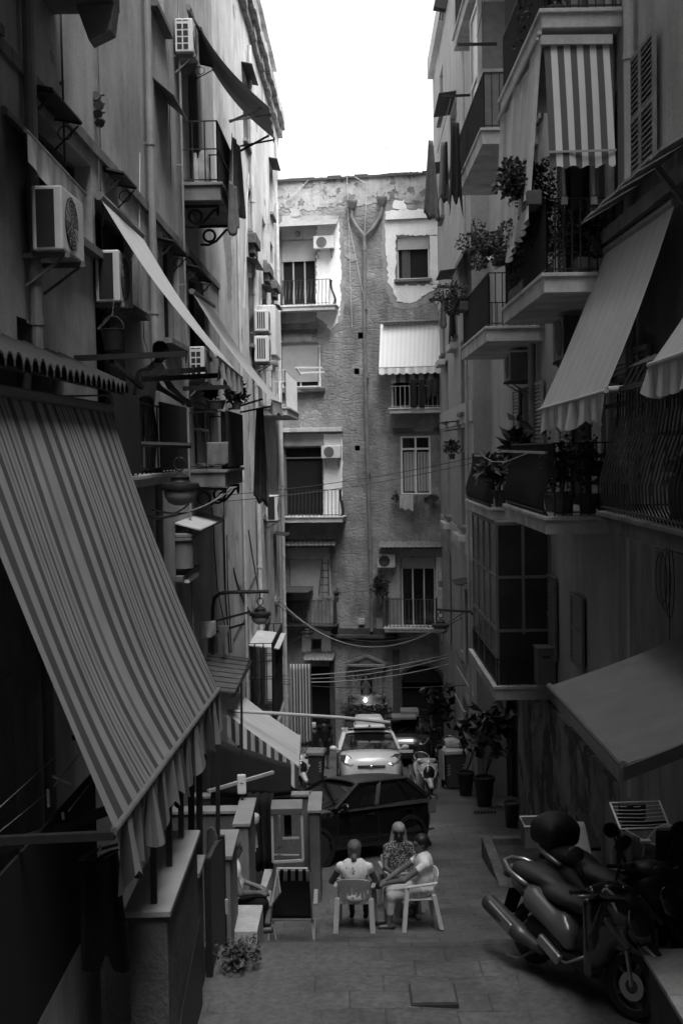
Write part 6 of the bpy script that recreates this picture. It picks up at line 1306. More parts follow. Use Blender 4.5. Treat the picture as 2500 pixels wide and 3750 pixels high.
# woman leaning on the middle left balcony
def standing(label, pos, yaw, hairm, skin, top, low, lean=0.0, arms=None, sleeve=.25, low_to=.95, h=1.68, stride=.06, hairstyle='short', res=.018, extra=None):
    t = person(label, pos, yaw); k = h / 1.68
    pel = V((0, 0, .92)) * k; ch = V((0, .1 * lean, 1.22)) * k; nk = V((0, .3 * lean, 1.42)) * k; hd = nk + V((0, .05 + .1 * lean, .15)) * k; fv = V((0, 1, -.2 - lean)); up = V((0, .3 * lean, 1))
    sh = [nk + V((s * .18, 0, -.08)) * k for s in (-1, 1)]; hp = [V((s * .09, 0, .9)) * k for s in (-1, 1)]; kn = [V((s * .1, .02 + s * stride, .48)) * k for s in (-1, 1)]; an = [V((s * .1, -.02 + s * stride, .08)) * k for s in (-1, 1)]
    A = arms or [(V((-.25, .02, 1.1)), V((-.24, .14, .88))), (V((.25, .02, 1.1)), V((.24, .14, .88)))]
    pr = head(hd, fv, up) + [('c', nk - V((0, 0, .05)), hd - V((0, .01, .06)), .055, .05), ('c', pel, ch, .13, .125), ('c', ch, nk - V((0, 0, .06)), .12, .07), ('c', sh[0], sh[1], .055, .055)]
    for i in (0, 1):
        e, w_ = V(A[i][0]) * k, V(A[i][1]) * k; pr += limb(sh[i], e, w_, .05, .042, .027) + hand(w_, w_ - e, V((0, .3, -1)), side=1 if i else -1) + limb(hp[i], kn[i], an[i], .085, .06, .04) + [('c', an[i] - V((0, .04, .045)), an[i] + V((0, .13, -.05)), .03, .028)]
    part('body', sdf(pr, res, .025), skin, t, local=True, smooth=True)
    g_ = [('c', pel, ch, .148, .14), ('c', ch, nk - V((0, 0, .08)), .136, .078), ('c', sh[0], sh[1], .064, .064)] + [('c', sh[i], lerp(sh[i], V(A[i][0]) * k, sleeve), .064, .06) for i in (0, 1)]
    part('top', sdf(g_, res, .03), top, t, local=True, smooth=True)
    l_ = [('e', pel + V((0, 0, -.02)), (.165, .14, .13))]
    for i in (0, 1): l_ += [('c', hp[i], kn[i], .1, .075)] + ([('c', kn[i], lerp(kn[i], an[i], (low_to - .5) * 2), .074, .06)] if low_to > .5 else [])
    part('trousers', sdf(l_, res, .03), low, t, local=True, smooth=True)
    for i in (0, 1): part('shoe', sdf([('c', an[i] - V((0, .05, .055)), an[i] + V((0, .14, -.06)), .037, .035)], .014), M_shoe, t, local=True, smooth=True)
    f2 = V((0, 1, 0)); part('hair', sdf([('e', hd + V((0, -.02, .05)), (.09, .1, .092)), ('e', hd + V((0, -.05, -.01)), (.086, .07, .09)), ('-e', hd + V((0, .13, -.04)), (.09, .085, .1))], .014), hairm, t, local=True, smooth=True); eyes(t, hd, fv, up)
    return t
pw = FL.pt(16.0, -.24, .22)
standing('woman in a white tank top leaning over the middle left balcony among the black poles', pw, math.radians(-62), M_hairD, M_skin, M_tw, M_skirt, lean=.55, arms=[(V((-.24, .3, 1.12)), V((-.15, .5, .98))), (V((.26, .28, 1.1)), V((.15, .5, .95)))])
mp = V((-.66, 38.5, gz(38.5))); standing('man in black T-shirt and dark shorts walking away at the far end', mp, math.radians(10), M_hairD, M_skinD, M_trb, M_cd, low_to=.55, arms=[(V((-.3, .02, 1.16)), V((-.42, .1, 1.3))), (V((.26, .02, 1.1)), V((.25, .14, .88)))])
single('shoulder_bag', 'pale bundle carried on the arm of the man at the far end', 'bag', sdf([('b', (0, 0, 0), (.16, .08, .09), .04), ('e', (-.1, 0, -.02), (.12, .09, .08))], .02).shift(mp + V((-.42, .08, 1.38))), M_cl, smooth=True)
# ------------------------------------------------------------------ vehicles
def paint(name, v, rough=.22, coat=.8): 
    m = plain(name, v, rough, .06, 3, bump=.0, spec=.5, coat=coat); return m
M_cwhite = paint('car_white', .55, .35, .3); M_cblack = paint('car_black', .006, .15); M_cdark = paint('car_dark', .02, .2)
M_cglass = plain('car_glass', .006, .03, .1, 2, bump=0, spec=.9); M_tyre = plain('tyre', .012, .85, .2, 20); M_rim = plain('rim', .25, .35, .1, 10, metal=.7); M_trim = plain('black_trim', .012, .5, .2, 20); M_chrome = plain('chrome', .6, .12, .05, 5, bump=0, metal=1.0); M_hl = plain('headlight', .06, .08, .3, 12, bump=.05, spec=.8); M_plate = plain('plate', .6, .5, .05)
def basis(pos, fwd, left=None):
    """frame standing on the sloping lane, heading along fwd"""
    f = V((fwd[0], fwd[1], 0)).normalized(); e = .9; dz = (gz(pos[1] + f.y * e) - gz(pos[1] - f.y * e)) / (2 * e); f3 = V((f.x, f.y, dz)).normalized()
    l = V((-f.y, f.x, 0)); dl = (gz(pos[1] + l.y * .6) - gz(pos[1] - l.y * .6)) / 1.2; l3 = V((l.x, l.y, dl)).normalized(); u = f3.cross(l3).normalized(); l3 = u.cross(f3)
    return Matrix((f3, l3, u)).transposed()
def car(label, pos, fwd, body, spec):
    """spec: L length, W width, H height, hood z, belt z, screen base x, roof front x, roof rear x, tail glass base x"""
    L, W, H = spec['L'], spec['W'], spec['H']; hz, bz = spec['hood'], spec['belt']; R = basis(pos, fwd); t = thing('car', label, 'car', (pos[0], pos[1], gz(pos[1])), 'cars parked in the lane', R)
    xs, xf, xr, xt = spec['xs'], spec['xf'], spec['xr'], spec['xt']; w2 = W / 2; hl = L / 2
    # lower body: rings along the length
    st = [(-hl, .3, .78, .70, .55), (-hl + .05, .86, .9, .68, .4), (-hl + .3, .97, bz - .02, .9, .24), (xt, 1, bz, .93, .2), (0, 1.0, bz - .02, .95, .18), (xs, 1.0, bz - .02, .93, .2), (xs + .12, .99, bz - .02, .9, .2), (lerp(xs, hl, .5), .97, lerp(bz, hz, .6), .84, .22), (hl - .32, .95, hz, .78, .22), (hl - .1, .86, hz - .12, .7, .24), (hl - .015, .74, hz - .3, .64, .26), (hl, .6, .5, .55, .36)]
    vs = []; n = 0
    for x, ww, zt, tw_, zb in st:
        w_ = w2 * ww; zc = (zb + zt) / 2
        pr = [(w_ * .86, zb), (w_ * .97, zb + .08), (w_, lerp(zb, zt, .45)), (w_ * .985, lerp(zb, zt, .72)), (w_ * .93, zt - .035), (w_ * tw_ * .9, zt + .005), (w_ * .5, zt + .03), (0, zt + .04)]
        ring = [(x, y, z) for y, z in pr] + [(x, -y, z) for y, z in pr[-2::-1]]; n = len(ring); vs += ring
    m_ = MB(); fs = [(i * n + k, i * n + k + 1, (i + 1) * n + k + 1, (i + 1) * n + k) for i in range(len(st) - 1) for k in range(n - 1)]
    fs += [(i * n + n - 1, i * n, (i + 1) * n, (i + 1) * n + n - 1) for i in range(len(st) - 1)] + [tuple(range(n))[::-1], tuple(range((len(st) - 1) * n, len(st) * n))]
    m_.add(vs, fs); bo = part('body', m_, body, t, local=True, smooth=True, sub=2)
    # greenhouse
    g_ = MB(); wb, wt = w2 * .925, w2 * spec.get('wt', .74); gl = [(xs, wb, bz), (xf, wt, H - .06), (xr, wt, H - .06), (xt, wb * .96, bz)]
    P4 = lambda s: [V((x, s * w_, z)) for x, w_, z in gl]; a, b = P4(1), P4(-1)
    g_.add(a + b, [(0, 1, 2, 3), (7, 6, 5, 4), (1, 0, 4, 5), (3, 2, 6, 7)]); part('windows', g_, M_cglass, t, local=True, bevel=.03)
    r = MB(); rr = [(xf + .03, wt * .97, H - .065), (lerp(xf, xr, .25), wt * 1.03, H - .015), (lerp(xf, xr, .6), wt * 1.03, H - .01), (xr - .02, wt * .98, H - .06)]
    r.grid(lambda u, v: V((lerp(xf + .05, xr - .05, u), (v - .5) * 2 * wt * 1.04, H - .06 + .07 * math.sin(math.pi * (.12 + .76 * u)) ** .6 - .055 * (2 * v - 1) ** 4)), 14, 10); part('roof', r, spec.get('roofm', body), t, local=True, smooth=True, solid=.03)
    pl = MB()
    for s in (1, -1):
        q = P4(s); o = V((0, s * .012, .0)); 
        pl.bar(q[0] + o, q[1] + o, .075, .06); pl.bar(q[1] + o, q[2] + o, .06, .05); pl.bar(q[2] + o, q[3] + o, .12, .07); pl.bar(q[0] + o, q[3] + o, .05, .04)
        for f in spec.get('pil', (.42, .78)): pl.bar(lerp(q[0], q[3], f) + o, lerp(q[1], q[2], spec.get('pilt', lambda f: f)(f)) + o, .075, .04)
    part('pillars', pl, spec.get('pilm', body), t, local=True)
    # doors: handles, seams
    if spec.get('chrome'):
        for s in (1, -1): q = P4(s); part('highlight_trim', MB().bar(q[0] + V((0, s * .03, -.01)), q[3] + V((0, s * .03, -.01)), .03, .022), M_chrome, t, local=True)  # chrome strip added to give the belt line a highlight
    sm = MB(); hd_ = MB(); sg = MB()
    for s in (1, -1): sg.add([V((xs - .02, s * w2 * .94, bz + .012)), V((xt + .1, s * w2 * .94, bz + .012)), V((xt + .1, s * w2 * 1.01, bz - .05)), V((xs - .02, s * w2 * 1.01, bz - .05)), V((xs - .02, s * w2 * .93, bz - .06)), V((xt + .1, s * w2 * .93, bz - .06))], [(0, 1, 2, 3) if s < 0 else (3, 2, 1, 0), (3, 2, 5, 4) if s < 0 else (4, 5, 2, 3)])
    if spec.get('chrome'): part('shoulder_highlight', sg, plain('highlight_gloss', .03, .12, bump=0, spec=1.0, coat=1), bo, local=True)  # extra strip, tilted and glossed to mirror sky as the shoulder highlight
    for s in (1, -1):
        for f in (.0, .42, .8): x = lerp(xs - .02, xt + .05, f); sm.tube([V((x, s * w2 * 1.002, .28)), V((x, s * w2 * 1.004, .5)), V((x, s * w2 * .985, bz - .06))], .006, 4)
        for f in (.34, .74): x = lerp(xs, xt, f); hd_.obox(V((x, s * w2 * .995, bz - .13)), V((.09, 0, 0)), V((0, .014, 0)), V((0, 0, .016)))
        sm.bar(V((xs + .2, s * w2 * 1.004, .42)), V((xt, s * w2 * 1.004, .42)), .012, .03)
    part('seams', sm, M_trim, bo, local=True); part('handles', hd_, M_chrome if spec.get('chrome') else body, bo, local=True)
    for s in (1, -1):
        part('mirror', sdf([('e', (0, 0, 0), (.07, .11, .075)), ('c', (.01, -s * .16, -.05), (0, -s * .05, -.02), .025, .03)], .02).shift(V((xs - .12, s * (w2 + .12), bz + .05))), body, t, local=True, smooth=True)
        for x in (hl - .78, -hl + .72):
            w_ = part('wheel', MB().lathe([(.2, -.1), (.29, -.1), (.315, -.07), (.315, .07), (.29, .1), (.2, .1)], V((x, s * (w2 - .11), .31)), 24, Matrix.Rotation(math.radians(90), 3, 'X')), M_tyre, t, local=True, auto=True)
            part('rim', MB().lathe([(.02, -.09), (.2, -.085), (.205, .085), (.02, .09)], V((x, s * (w2 - .11), .31)), 16, Matrix.Rotation(math.radians(90), 3, 'X')), M_rim, w_, local=True, auto=True)
            part('wheel_arch', MB().lathe([(.33, -.03), (.4, -.025), (.4, .0), (.33, .005)], V((x, s * (w2 + .0), .33)), 24, Matrix.Rotation(math.radians(90 * -s), 3, 'X'), ring=True), M_trim, t, local=True, auto=True)
        # headlights: swept almonds on the corner
        lp = [V((hl - .1, s * w2 * .40, hz - .29)), V((hl - .06, s * w2 * .62, hz - .33)), V((hl - .13, s * w2 * .8, hz - .25)), V((hl - .36, s * w2 * .93, hz - .06)), V((hl - .26, s * w2 * .72, hz - .045)), V((hl - .15, s * w2 * .5, hz - .17))]
        off = V((.055, s * .02, .02)); m2 = MB().prism([p + off for p in (lp if s > 0 else lp[::-1])], V((-.14, 0, -.02))); part('headlight', m2, M_hl, t, local=True, bevel=.012)
        tl = MB().obox(V((-hl + .13, s * w2 * .84, bz - .12)), V((.1, 0, 0)), V((0, .09, 0)), V((0, 0, .16))); part('tail_light', tl, plain('tail_glass', .12, .15), t, local=True, bevel=.02)
    part('grille', MB().obox(V((hl - .035, 0, hz - .34)), V((.05, 0, 0)), V((0, w2 * .42, 0)), V((0, 0, .032))), M_trim, t, local=True, bevel=.012)
    part('grille_bar', MB().bar(V((hl + .018, -w2 * .4, hz - .34)), V((hl + .018, w2 * .4, hz - .34)), .016).bar(V((hl + .012, -w2 * .42, hz - .303)), V((hl + .012, w2 * .42, hz - .303)), .012), M_chrome, t, local=True)
    part('badge', MB().lathe([(.01, 0), (.055, .004), (.06, 0), (.05, .012), (.01, .014)], V((hl + .022, 0, hz - .335)), 20, Matrix(((0, 0, 1), (1.35, 0, 0), (0, .75, 0)))), M_chrome, t, local=True, smooth=True)
    part('air_intake', MB().prism([V((hl - .02, -w2 * .5, .33)), V((hl - .02, w2 * .5, .33)), V((hl - .02, w2 * .36, .46)), V((hl - .02, -w2 * .36, .46))], V((.035, 0, 0))), M_trim, t, local=True, bevel=.01)
    for s in (1, -1): part('fog_lamp', MB().prism([V((hl - .14, s * w2 * .62, .36)), V((hl - .2, s * w2 * .86, .38)), V((hl - .2, s * w2 * .84, .48)), V((hl - .12, s * w2 * .66, .42))], V((.05, 0, 0))), M_trim, t, local=True, bevel=.008)
    part('number_plate', MB().obox(V((hl + .025, 0, .49)), V((.008, 0, 0)), V((0, .24, 0)), V((0, 0, .05))), M_plate, t, local=True)
    wp = MB()
    for yy in (-.2, .35): wp.bar(V((xs + .03, yy, bz + .035)), lerp(V((xs, yy + .3, bz)), V((xf, (yy + .3) * .8, H - .06)), .35) + V((.02, 0, .03)), .016)
    part('wiper', wp, M_trim, t, local=True); return t
MPV = dict(L=4.2, W=1.75, H=1.5, hood=1.02, belt=1.03, xs=1.0, xf=.3, xr=-1.6, xt=-1.95, pilm=M_cwhite)
car('pale compact car facing uphill toward the viewer behind the black car', (.64, 34.3, 0), (.02, -1, 0), M_cwhite, MPV)
car('black car parked across the lane behind the seated women', (-.2, 22.95, 0), (-.80, -.60, 0), M_cblack, dict(L=3.7, W=1.72, H=1.42, hood=.9, belt=.98, xs=.62, xf=-.12, xr=-1.35, xt=-1.7, wt=.6, roofm=plain('dusty_shine_roof', .04, .4, .3, 3, coat=.3), pilm=M_cblack, chrome=True))  # roof grey is dust plus sky shine put into the colour
car('dark car parked beside the pale car, its windscreen full of pale reflections', (2.0, 40.6, 0), (-.05, -1, 0), M_cdark, dict(L=4.0, W=1.7, H=1.5, hood=.98, belt=.98, xs=.9, xf=.2, xr=-1.4, xt=-1.8, pilm=M_cdark))
car('dark tall car furthest back with objects on its roof', (2.3, 43.6, 0), (-.05, -1, 0), M_cdark, dict(L=3.6, W=1.7, H=1.8, hood=1.0, belt=1.05, xs=.9, xf=.45, xr=-1.5, xt=-1.7, pilm=M_cdark)) if False else None
rb = basis((.64, 34.6), (0, -1)); o = V((.68, 34.9, gz(34.9) + 1.58)); t = thing('roof_box', 'white roof box on the crossbars of the pale car', 'roof box', o, None, rb)
part('shell', sdf([('b', (0, 0, .17), (.8, .4, .15), .1), ('b', (0, 0, .05), (.84, .44, .04), .03)], .03), plain('roof_box_white', .55, .4, .06), t, local=True, smooth=True); part('lock', MB().obox(V((.83, 0, .08)), V((.02, 0, 0)), V((0, .03, 0)), V((0, 0, .02))), M_trim, t, local=True)
part('crossbar', MB().bar(V((.4, -.6, -.04)), V((.4, .6, -.04)), .05), M_trim, t, local=True); part('crossbar', MB().bar(V((-.4, -.6, -.04)), V((-.4, .6, -.04)), .05), M_trim, t, local=True)
single('roof_load', 'pale boxes tied on the roof of the dark car behind the pale car', 'load', MB().obox(P(1498, 2608, 40.6), V((.3, 0, 0)), V((0, .3, 0)), V((0, 0, .1))).obox(P(1478, 2624, 40.2), V((.4, 0, 0)), V((0, .3, 0)), V((0, 0, .05))), M_midgrey, bevel=.02)

# scooters ----------------------------------------------------------
M_sdark = paint('scooter_dark', .022, .2); M_sgrey = paint('scooter_grey', .085, .28, .4); M_seat = plain('seat_vinyl', .02, .5, .15, 10, .1); M_silver = plain('silver', .35, .3, .1, 8, metal=.8); M_spl = plain('black_plastic', .01, .5, .2, 15); M_sblack = plain('matt_black', .006, .6, .2, 12); M_sglass = plain('smoked_screen', .01, .08, .1, 3, bump=0, spec=.8)
def scooter(label, pos, fwd, bodym, sidem, lean=-6, far=False, steer=14, group='parked scooters', res=.014):
    f = V((fwd[0], fwd[1], 0)).normalized(); l = V((-f.y, f.x, 0)); R = Matrix((f, l, V((0, 0, 1)))).transposed() @ Matrix.Rotation(math.radians(lean), 3, 'X')
    t = thing('scooter', label, 'scooter', pos, group, R); A = lambda *a, **k: part(*a, local=True, **k)
    rx, fx, wr = -.67, .69, .29
    def wheel(x, w_, st=0):
        M = Matrix.Rotation(math.radians(st), 3, 'Z') @ Matrix.Rotation(math.radians(90), 3, 'X'); c = V((x, 0, wr))
        o = A('wheel', MB().lathe([(.2, -w_ * .8), (.25, -w_), (wr - .012, -w_ * .6), (wr, 0), (wr - .012, w_ * .6), (.25, w_), (.2, w_ * .8)], c, 28, M, ring=True), M_tyre, t, auto=True)
        r = MB(); r.lathe([(.195, -.03), (.205, -.035), (.205, .035), (.195, .03)], c, 28, M, ring=True); r.lathe([(.03, -.05), (.05, -.05), (.05, .05), (.03, .05)], c, 12, M)
        for k in range(5): a = k * 2 * math.pi / 5; d = M @ V((math.cos(a), math.sin(a), 0)); r.bar(c + d * .04, c + d * .2, .035, .03)
        A('rim', r, M_grate, o); A('brake_disc', MB().lathe([(.06, .052), (.12, .052), (.12, .057), (.06, .057)], c, 20, M, ring=True), M_silver, o); return o
    wheel(rx, .065); wheel(fx, .055, steer)
    rot = Matrix.Rotation(math.radians(steer), 3, 'Z')
    S = lambda p: V((fx - .12, 0, 0)) + rot @ (V(p) - V((fx - .12, 0, 0)))   # turned with the handlebar
    fk = MB()
    for s in (1, -1): fk.tube([S((fx, s * .085, wr)), S((fx - .1, s * .085, .66))], [.022, .02], 8)
    A('fork', fk, M_silver, t, auto=True)
    A('front_fender', sdf([('c', S((fx - .2, 0, wr + .2)), S((fx, 0, wr + .34)), .07, .085), ('c', S((fx, 0, wr + .34)), S((fx + .27, 0, wr + .2)), .09, .06), ('-e', tuple(S((fx, 0, wr))), (.3, .075, .3))], .014), bodym, t, smooth=True)
    # front apron and leg shield
    A('leg_shield', sdf([('c', (.36, 0, .32), (.4, 0, .9), .14, .12), ('b', (.34, 0, .6), (.05, .28, .33), .045, [list(r_) for r_ in Matrix.Rotation(math.radians(-8), 3, 'Y')]), ('c', (.4, .13, .5), (.5, .1, .86), .13, .12), ('c', (.4, -.13, .5), (.5, -.1, .86), .13, .12), ('e', (.54, 0, .76), (.19, .23, .19)), ('c', (.6, 0, .62), (.5, 0, .98), .12, .1), ('-e', (fx, 0, .3), (.36, .14, .36))], res, .05), bodym, t, smooth=True)
    A('front_panel', sdf([('e', (.69, 0, .79), (.07, .15, .17), [list(r_) for r_ in Matrix.Rotation(math.radians(-25), 3, 'Y')])], res), M_sglass, t, smooth=True)
    A('front_frame', MB().tube([V((.66 - .05 * math.sin(a), .175 * math.cos(a), .78 + .2 * math.sin(a))) + V((.03 * math.cos(a) ** 2 * -1 + .03, 0, 0)) for a in [k * math.pi / 12 + math.pi for k in range(13)]], .026, 8), sidem, t, smooth=True)
    for s in (1, -1): A('indicator', sdf([('c', (.7, s * .13, .64), (.55, s * .25, .82), .04, .03)], .012), M_hl, t, smooth=True)
    # floor, tunnel and engine
    A('floor', sdf([('b', (.06, 0, .3), (.34, .2, .05), .03), ('c', (-.1, 0, .45), (.3, 0, .44), .16, .12), ('b', (-.32, 0, .42), (.26, .2, .1), .06)], .018), M_spl, t, smooth=True)
    A('engine', sdf([('b', (-.4, .06, .32), (.32, .1, .12), .06), ('c', (-.25, -.08, .3), (-.6, -.06, .34), .09, .1), ('c', (-.4, 0, .45), (-.3, 0, .6), .12, .13)], .02), M_spl, t, smooth=True)
    A('rear_mudguard', MB().prism([V((-.98, -.09, .62)), V((-.98, .09, .62)), V((-1.08, .08, .34)), V((-1.08, -.08, .34))], V((.015, 0, 0))), M_spl, t)
    # body sides, seat
    A('body', sdf([('c', (-.05, .13, .5), (-.5, .15, .66), .11, .115), ('c', (-.05, -.13, .5), (-.5, -.15, .66), .11, .115), ('c', (-.5, .13, .68), (-1.0, .05, .8), .085, .05), ('c', (-.5, -.13, .68), (-1.0, -.05, .8), .085, .05), ('c', (-.1, 0, .52), (-.9, 0, .7), .12, .1), ('c', (.0, .14, .42), (-.1, .13, .6), .06, .07), ('c', (.0, -.14, .42), (-.1, -.13, .6), .06, .07)], res, .05), sidem, t, smooth=True)
    A('seat', sdf([('e', (-.22, 0, .765), (.32, .19, .085)), ('e', (-.68, 0, .84), (.32, .175, .085)), ('c', (-.1, 0, .74), (-.85, 0, .8), .09, .08), ('e', (.03, 0, .74), (.1, .12, .07))], res, .06), M_seat, t, smooth=True)
    A('grab_rail', MB().tube([V((-.6, .19, .78)), V((-.85, .2, .83)), V((-1.04, .12, .87)), V((-1.08, 0, .88)), V((-1.04, -.12, .87)), V((-.85, -.2, .83)), V((-.6, -.19, .78))], .021, 8), M_silver, t, smooth=True)
    A('tail_light', sdf([('e', (-1.06, 0, .74), (.04, .1, .05))], .012), plain('tail_glass', .12, .15), t, smooth=True)
    # exhaust with its silver heat shield
    A('exhaust', sdf([('c', (-.3, -.2, .27), (-.62, -.23, .33), .045, .075), ('c', (-.6, -.23, .33), (-1.05, -.25, .47), .085, .08)], .014), plain('exhaust_grey', .08, .4, .15, 8, metal=.5), t, smooth=True); A('heat_shield', sdf([('b', (-.83, -.3, .41), (.2, .02, .055), .02, [list(r_) for r_ in Matrix.Rotation(math.radians(18), 3, 'Y')])], .012), M_silver, t, smooth=True)
    A('footrest', sdf([('b', (-.16, -.235, .33), (.16, .03, .05), .02, [list(r_) for r_ in Matrix.Rotation(math.radians(20), 3, 'Y')])], .012), M_silver, t, smooth=True)
    for s in (1, -1): A('side_strip', MB().tube([V((.3, s * .235, .42)), V((.08, s * .235, .29)), V((-.1, s * .22, .27))], .012, 6), M_silver, t, smooth=True)
    # handlebar, cowl, mirrors, brake levers
    A('handlebar_cowl', sdf([('c', S((.31, -.2, 1.0)), S((.31, .2, 1.0)), .06, .06), ('e', S((.4, 0, 1.0)), (.17, .17, .085)), ('c', S((.38, 0, .9)), S((.34, 0, 1.0)), .05, .06)], res, .04), M_spl if far else bodym, t, smooth=True)
    hb = MB(); hb.tube([S((.19, -.36, .995)), S((.24, -.26, 1.0)), S((.3, -.15, 1.0)), S((.3, .15, 1.0)), S((.24, .26, 1.0)), S((.19, .36, .995))], .02, 8); A('handlebar', hb, M_sblack, t, auto=True)
    lv = MB(); lv.tube([S((.32, -.16, 1.0)), S((.33, -.28, .99)), S((.26, -.36, .985))], .009, 6).tube([S((.32, .16, 1.0)), S((.33, .28, .99)), S((.26, .36, .985))], .009, 6); A('brake_lever', lv, M_silver, t, smooth=True)
    for s in (1, -1):
        mo = A('mirror', sdf([('e', S((.22, s * .36, 1.33)), (.025, .1, .07), [list(r_) for r_ in Matrix.Rotation(math.radians(20 * s), 3, 'X')])], .01), M_sblack, t, smooth=True); A('mirror_stalk', MB().tube([S((.28, s * .2, 1.03)), S((.25, s * .28, 1.16)), S((.23, s * .35, 1.31))], .011, 6), M_sblack, mo, smooth=True)
    A('side_stand', MB().tube([V((-.2, .12, .25)), V((-.3, .2, .1)), V((-.38, .3, .02))], .014, 6), M_sblack, t, smooth=True); A('centre_stand', MB().tube([V((-.45, -.1, .24)), V((-.62, -.2, .08)), V((-.75, -.24, .07))], .016, 6), M_midgrey, t, smooth=True)
    if far: 
        tb = A('top_box', sdf([('e', (-.95, 0, 1.04), (.21, .24, .17)), ('b', (-.95, 0, 1.0), (.18, .21, .12), .08)], .016, .05), M_sblack, t, smooth=True); A('rack', MB().bar(V((-1.0, -.1, .86)), V((-.8, -.1, .88)), .02).bar(V((-1.0, .1, .86)), V((-.8, .1, .88)), .02), M_sblack, tb)
    return t
Rw, Fw_ = V((1.73, 11.35)), V((2.37, 10.22)); hd_ = (Fw_ - Rw).normalized(); c0 = (Rw + Fw_) / 2
S1 = scooter('big dark scooter with grey sides and silver exhaust in the right foreground', (c0.x, c0.y, gz(c0.y)), (hd_.x, hd_.y), M_sdark, M_sgrey)
lf = V((-hd_.y, hd_.x)); c1 = c0 + lf * .62 - hd_ * .25
S2 = scooter('black scooter with a round top box parked just behind the big dark scooter', (c1.x, c1.y, gz(c1.y)), (hd_.x, hd_.y), M_sblack, M_sblack, far=True, steer=-10)
S3 = scooter('small pale scooter facing the viewer beside the black car', (2.02, 31.5, gz(31.5)), (.06, -1), paint('scooter_white', .4, .25), paint('scooter_white', .4, .25), steer=6, res=.022, lean=-3)
part('front_badge', MB().prism([V((.66, -.045, .9)), V((.66, .045, .9)), V((.69, .0, .62))], V((.06, 0, 0))), M_chrome, S3, local=True)
S4 = scooter('dark scooter half hidden among the plants before the far right doorway', (2.95, 36.8, gz(36.8)), (-.2, -1), M_sblack, M_sblack, steer=-20, res=.03)
S5 = scooter('scooter parked behind the left wheelie bin, mostly hidden', (-1.45, 33.2, gz(33.2)), (.3, -1), paint('scooter_white', .4, .25), M_sgrey, steer=10, res=.03)

# ------------------------------------------------------------------ bins and clutter along the right
M_bin = plain('bin_plastic', .07, .55, .15, 4); M_bin2 = plain('bin_plastic_dark', .05, .55, .15, 4)
def wheelie(label, pos, yaw, mat, lidm, k=1.0):
    R = Matrix.Rotation(yaw, 3, 'Z'); t = thing('wheelie_bin', label, 'bin', pos, 'wheelie bins', R); b = MB(); w0, w1 = .2 * k, .27 * k; z0, z1 = .06, .98 * k
    lo = [V((-w0, -.2 * k, z0)), V((w0, -.2 * k, z0)), V((w0, .2 * k, z0)), V((-w0, .2 * k, z0))]; hi = [V((-w1, -.3 * k, z1)), V((w1, -.3 * k, z1)), V((w1, .3 * k, z1)), V((-w1, .3 * k, z1))]
    b.add(lo + hi, [(0, 3, 2, 1), (4, 5, 6, 7), (0, 1, 5, 4), (1, 2, 6, 5), (2, 3, 7, 6), (3, 0, 4, 7)]); part('tub', b, mat, t, local=True, bevel=.025)
    part('rim', MB().box(-w1 - .025, w1 + .025, -.325 * k, .325 * k, z1 - .06, z1 + .004), lidm, t, local=True, bevel=.012); part('lid', MB().grid(lambda u, v: V(((u - .5) * 2 * (w1 + .02), (v - .5) * .64 * k, z1 + .012 + .05 * math.sin(math.pi * v))), 4, 8), lidm, t, local=True, smooth=True, solid=.02)
    part('handle', MB().tube([V((-.2 * k, .33 * k, z1 - .03)), V((-.2 * k, .4 * k, z1 - .01)), V((.2 * k, .4 * k, z1 - .01)), V((.2 * k, .33 * k, z1 - .03))], .016, 6), lidm, t, local=True)
    for s in (1, -1):
        part('wheel', MB().lathe([(.02, -.03), (.1, -.03), (.11, 0), (.1, .03), (.02, .03)], V((s * (w0 + .045), .2 * k, .1)), 16, Matrix.Rotation(math.radians(90), 3, 'Y')), M_tyre, t, local=True, auto=True)
        st = MB(); x = s * .19 * k
        for i in range(4): z = .42 + i * .085; st.prism([V((x - .035, -.268 * k - i * .011 - .006, z)), V((x + .035, -.268 * k - i * .011 - .006, z + .03)), V((x + .035, -.274 * k - i * .011 - .006, z + .07)), V((x - .035, -.274 * k - i * .011 - .006, z + .04))], V((0, -.004, 0)))
        part('hazard_stripes', st, M_ltgrey, t, local=True)
    return t
wb2 = wheelie('wheelie bin with hazard stripes and rubbish on its lid, right of the pale scooter', (2.93, 33.0, gz(33)), math.radians(8), M_bin, M_ltgrey, 1.08)
part('open_flap', MB().box(-.36, -.32, -.28, .28, .3, 1.1), M_ltgrey, wb2, local=True, bevel=.01)
single('rubbish_bag', 'pale lumpy rubbish bag on top of the right wheelie bin', 'rubbish', sdf([('b', (0, 0, .1), (.2, .16, .1), .06), ('e', (-.05, 0, .2), (.19, .15, .06))], .025).shift(V((2.9, 33.0, gz(33) + 1.12))), M_cl, smooth=True)
single('rubbish_sack', 'dark crumpled sack on the corner of the right wheelie bin', 'rubbish', sdf([('e', (0, 0, .08), (.12, .14, .1)), ('e', (.05, .03, .16), (.08, .1, .05))], .025).shift(V((3.14, 32.95, gz(33) + 1.1))), M_cm, smooth=True)
wheelie('dark wheelie bin with a pale lid on the left, beside the pale car', (-.86, 34.3, gz(34.3)), math.radians(-8), M_bin2, M_midgrey, .98)
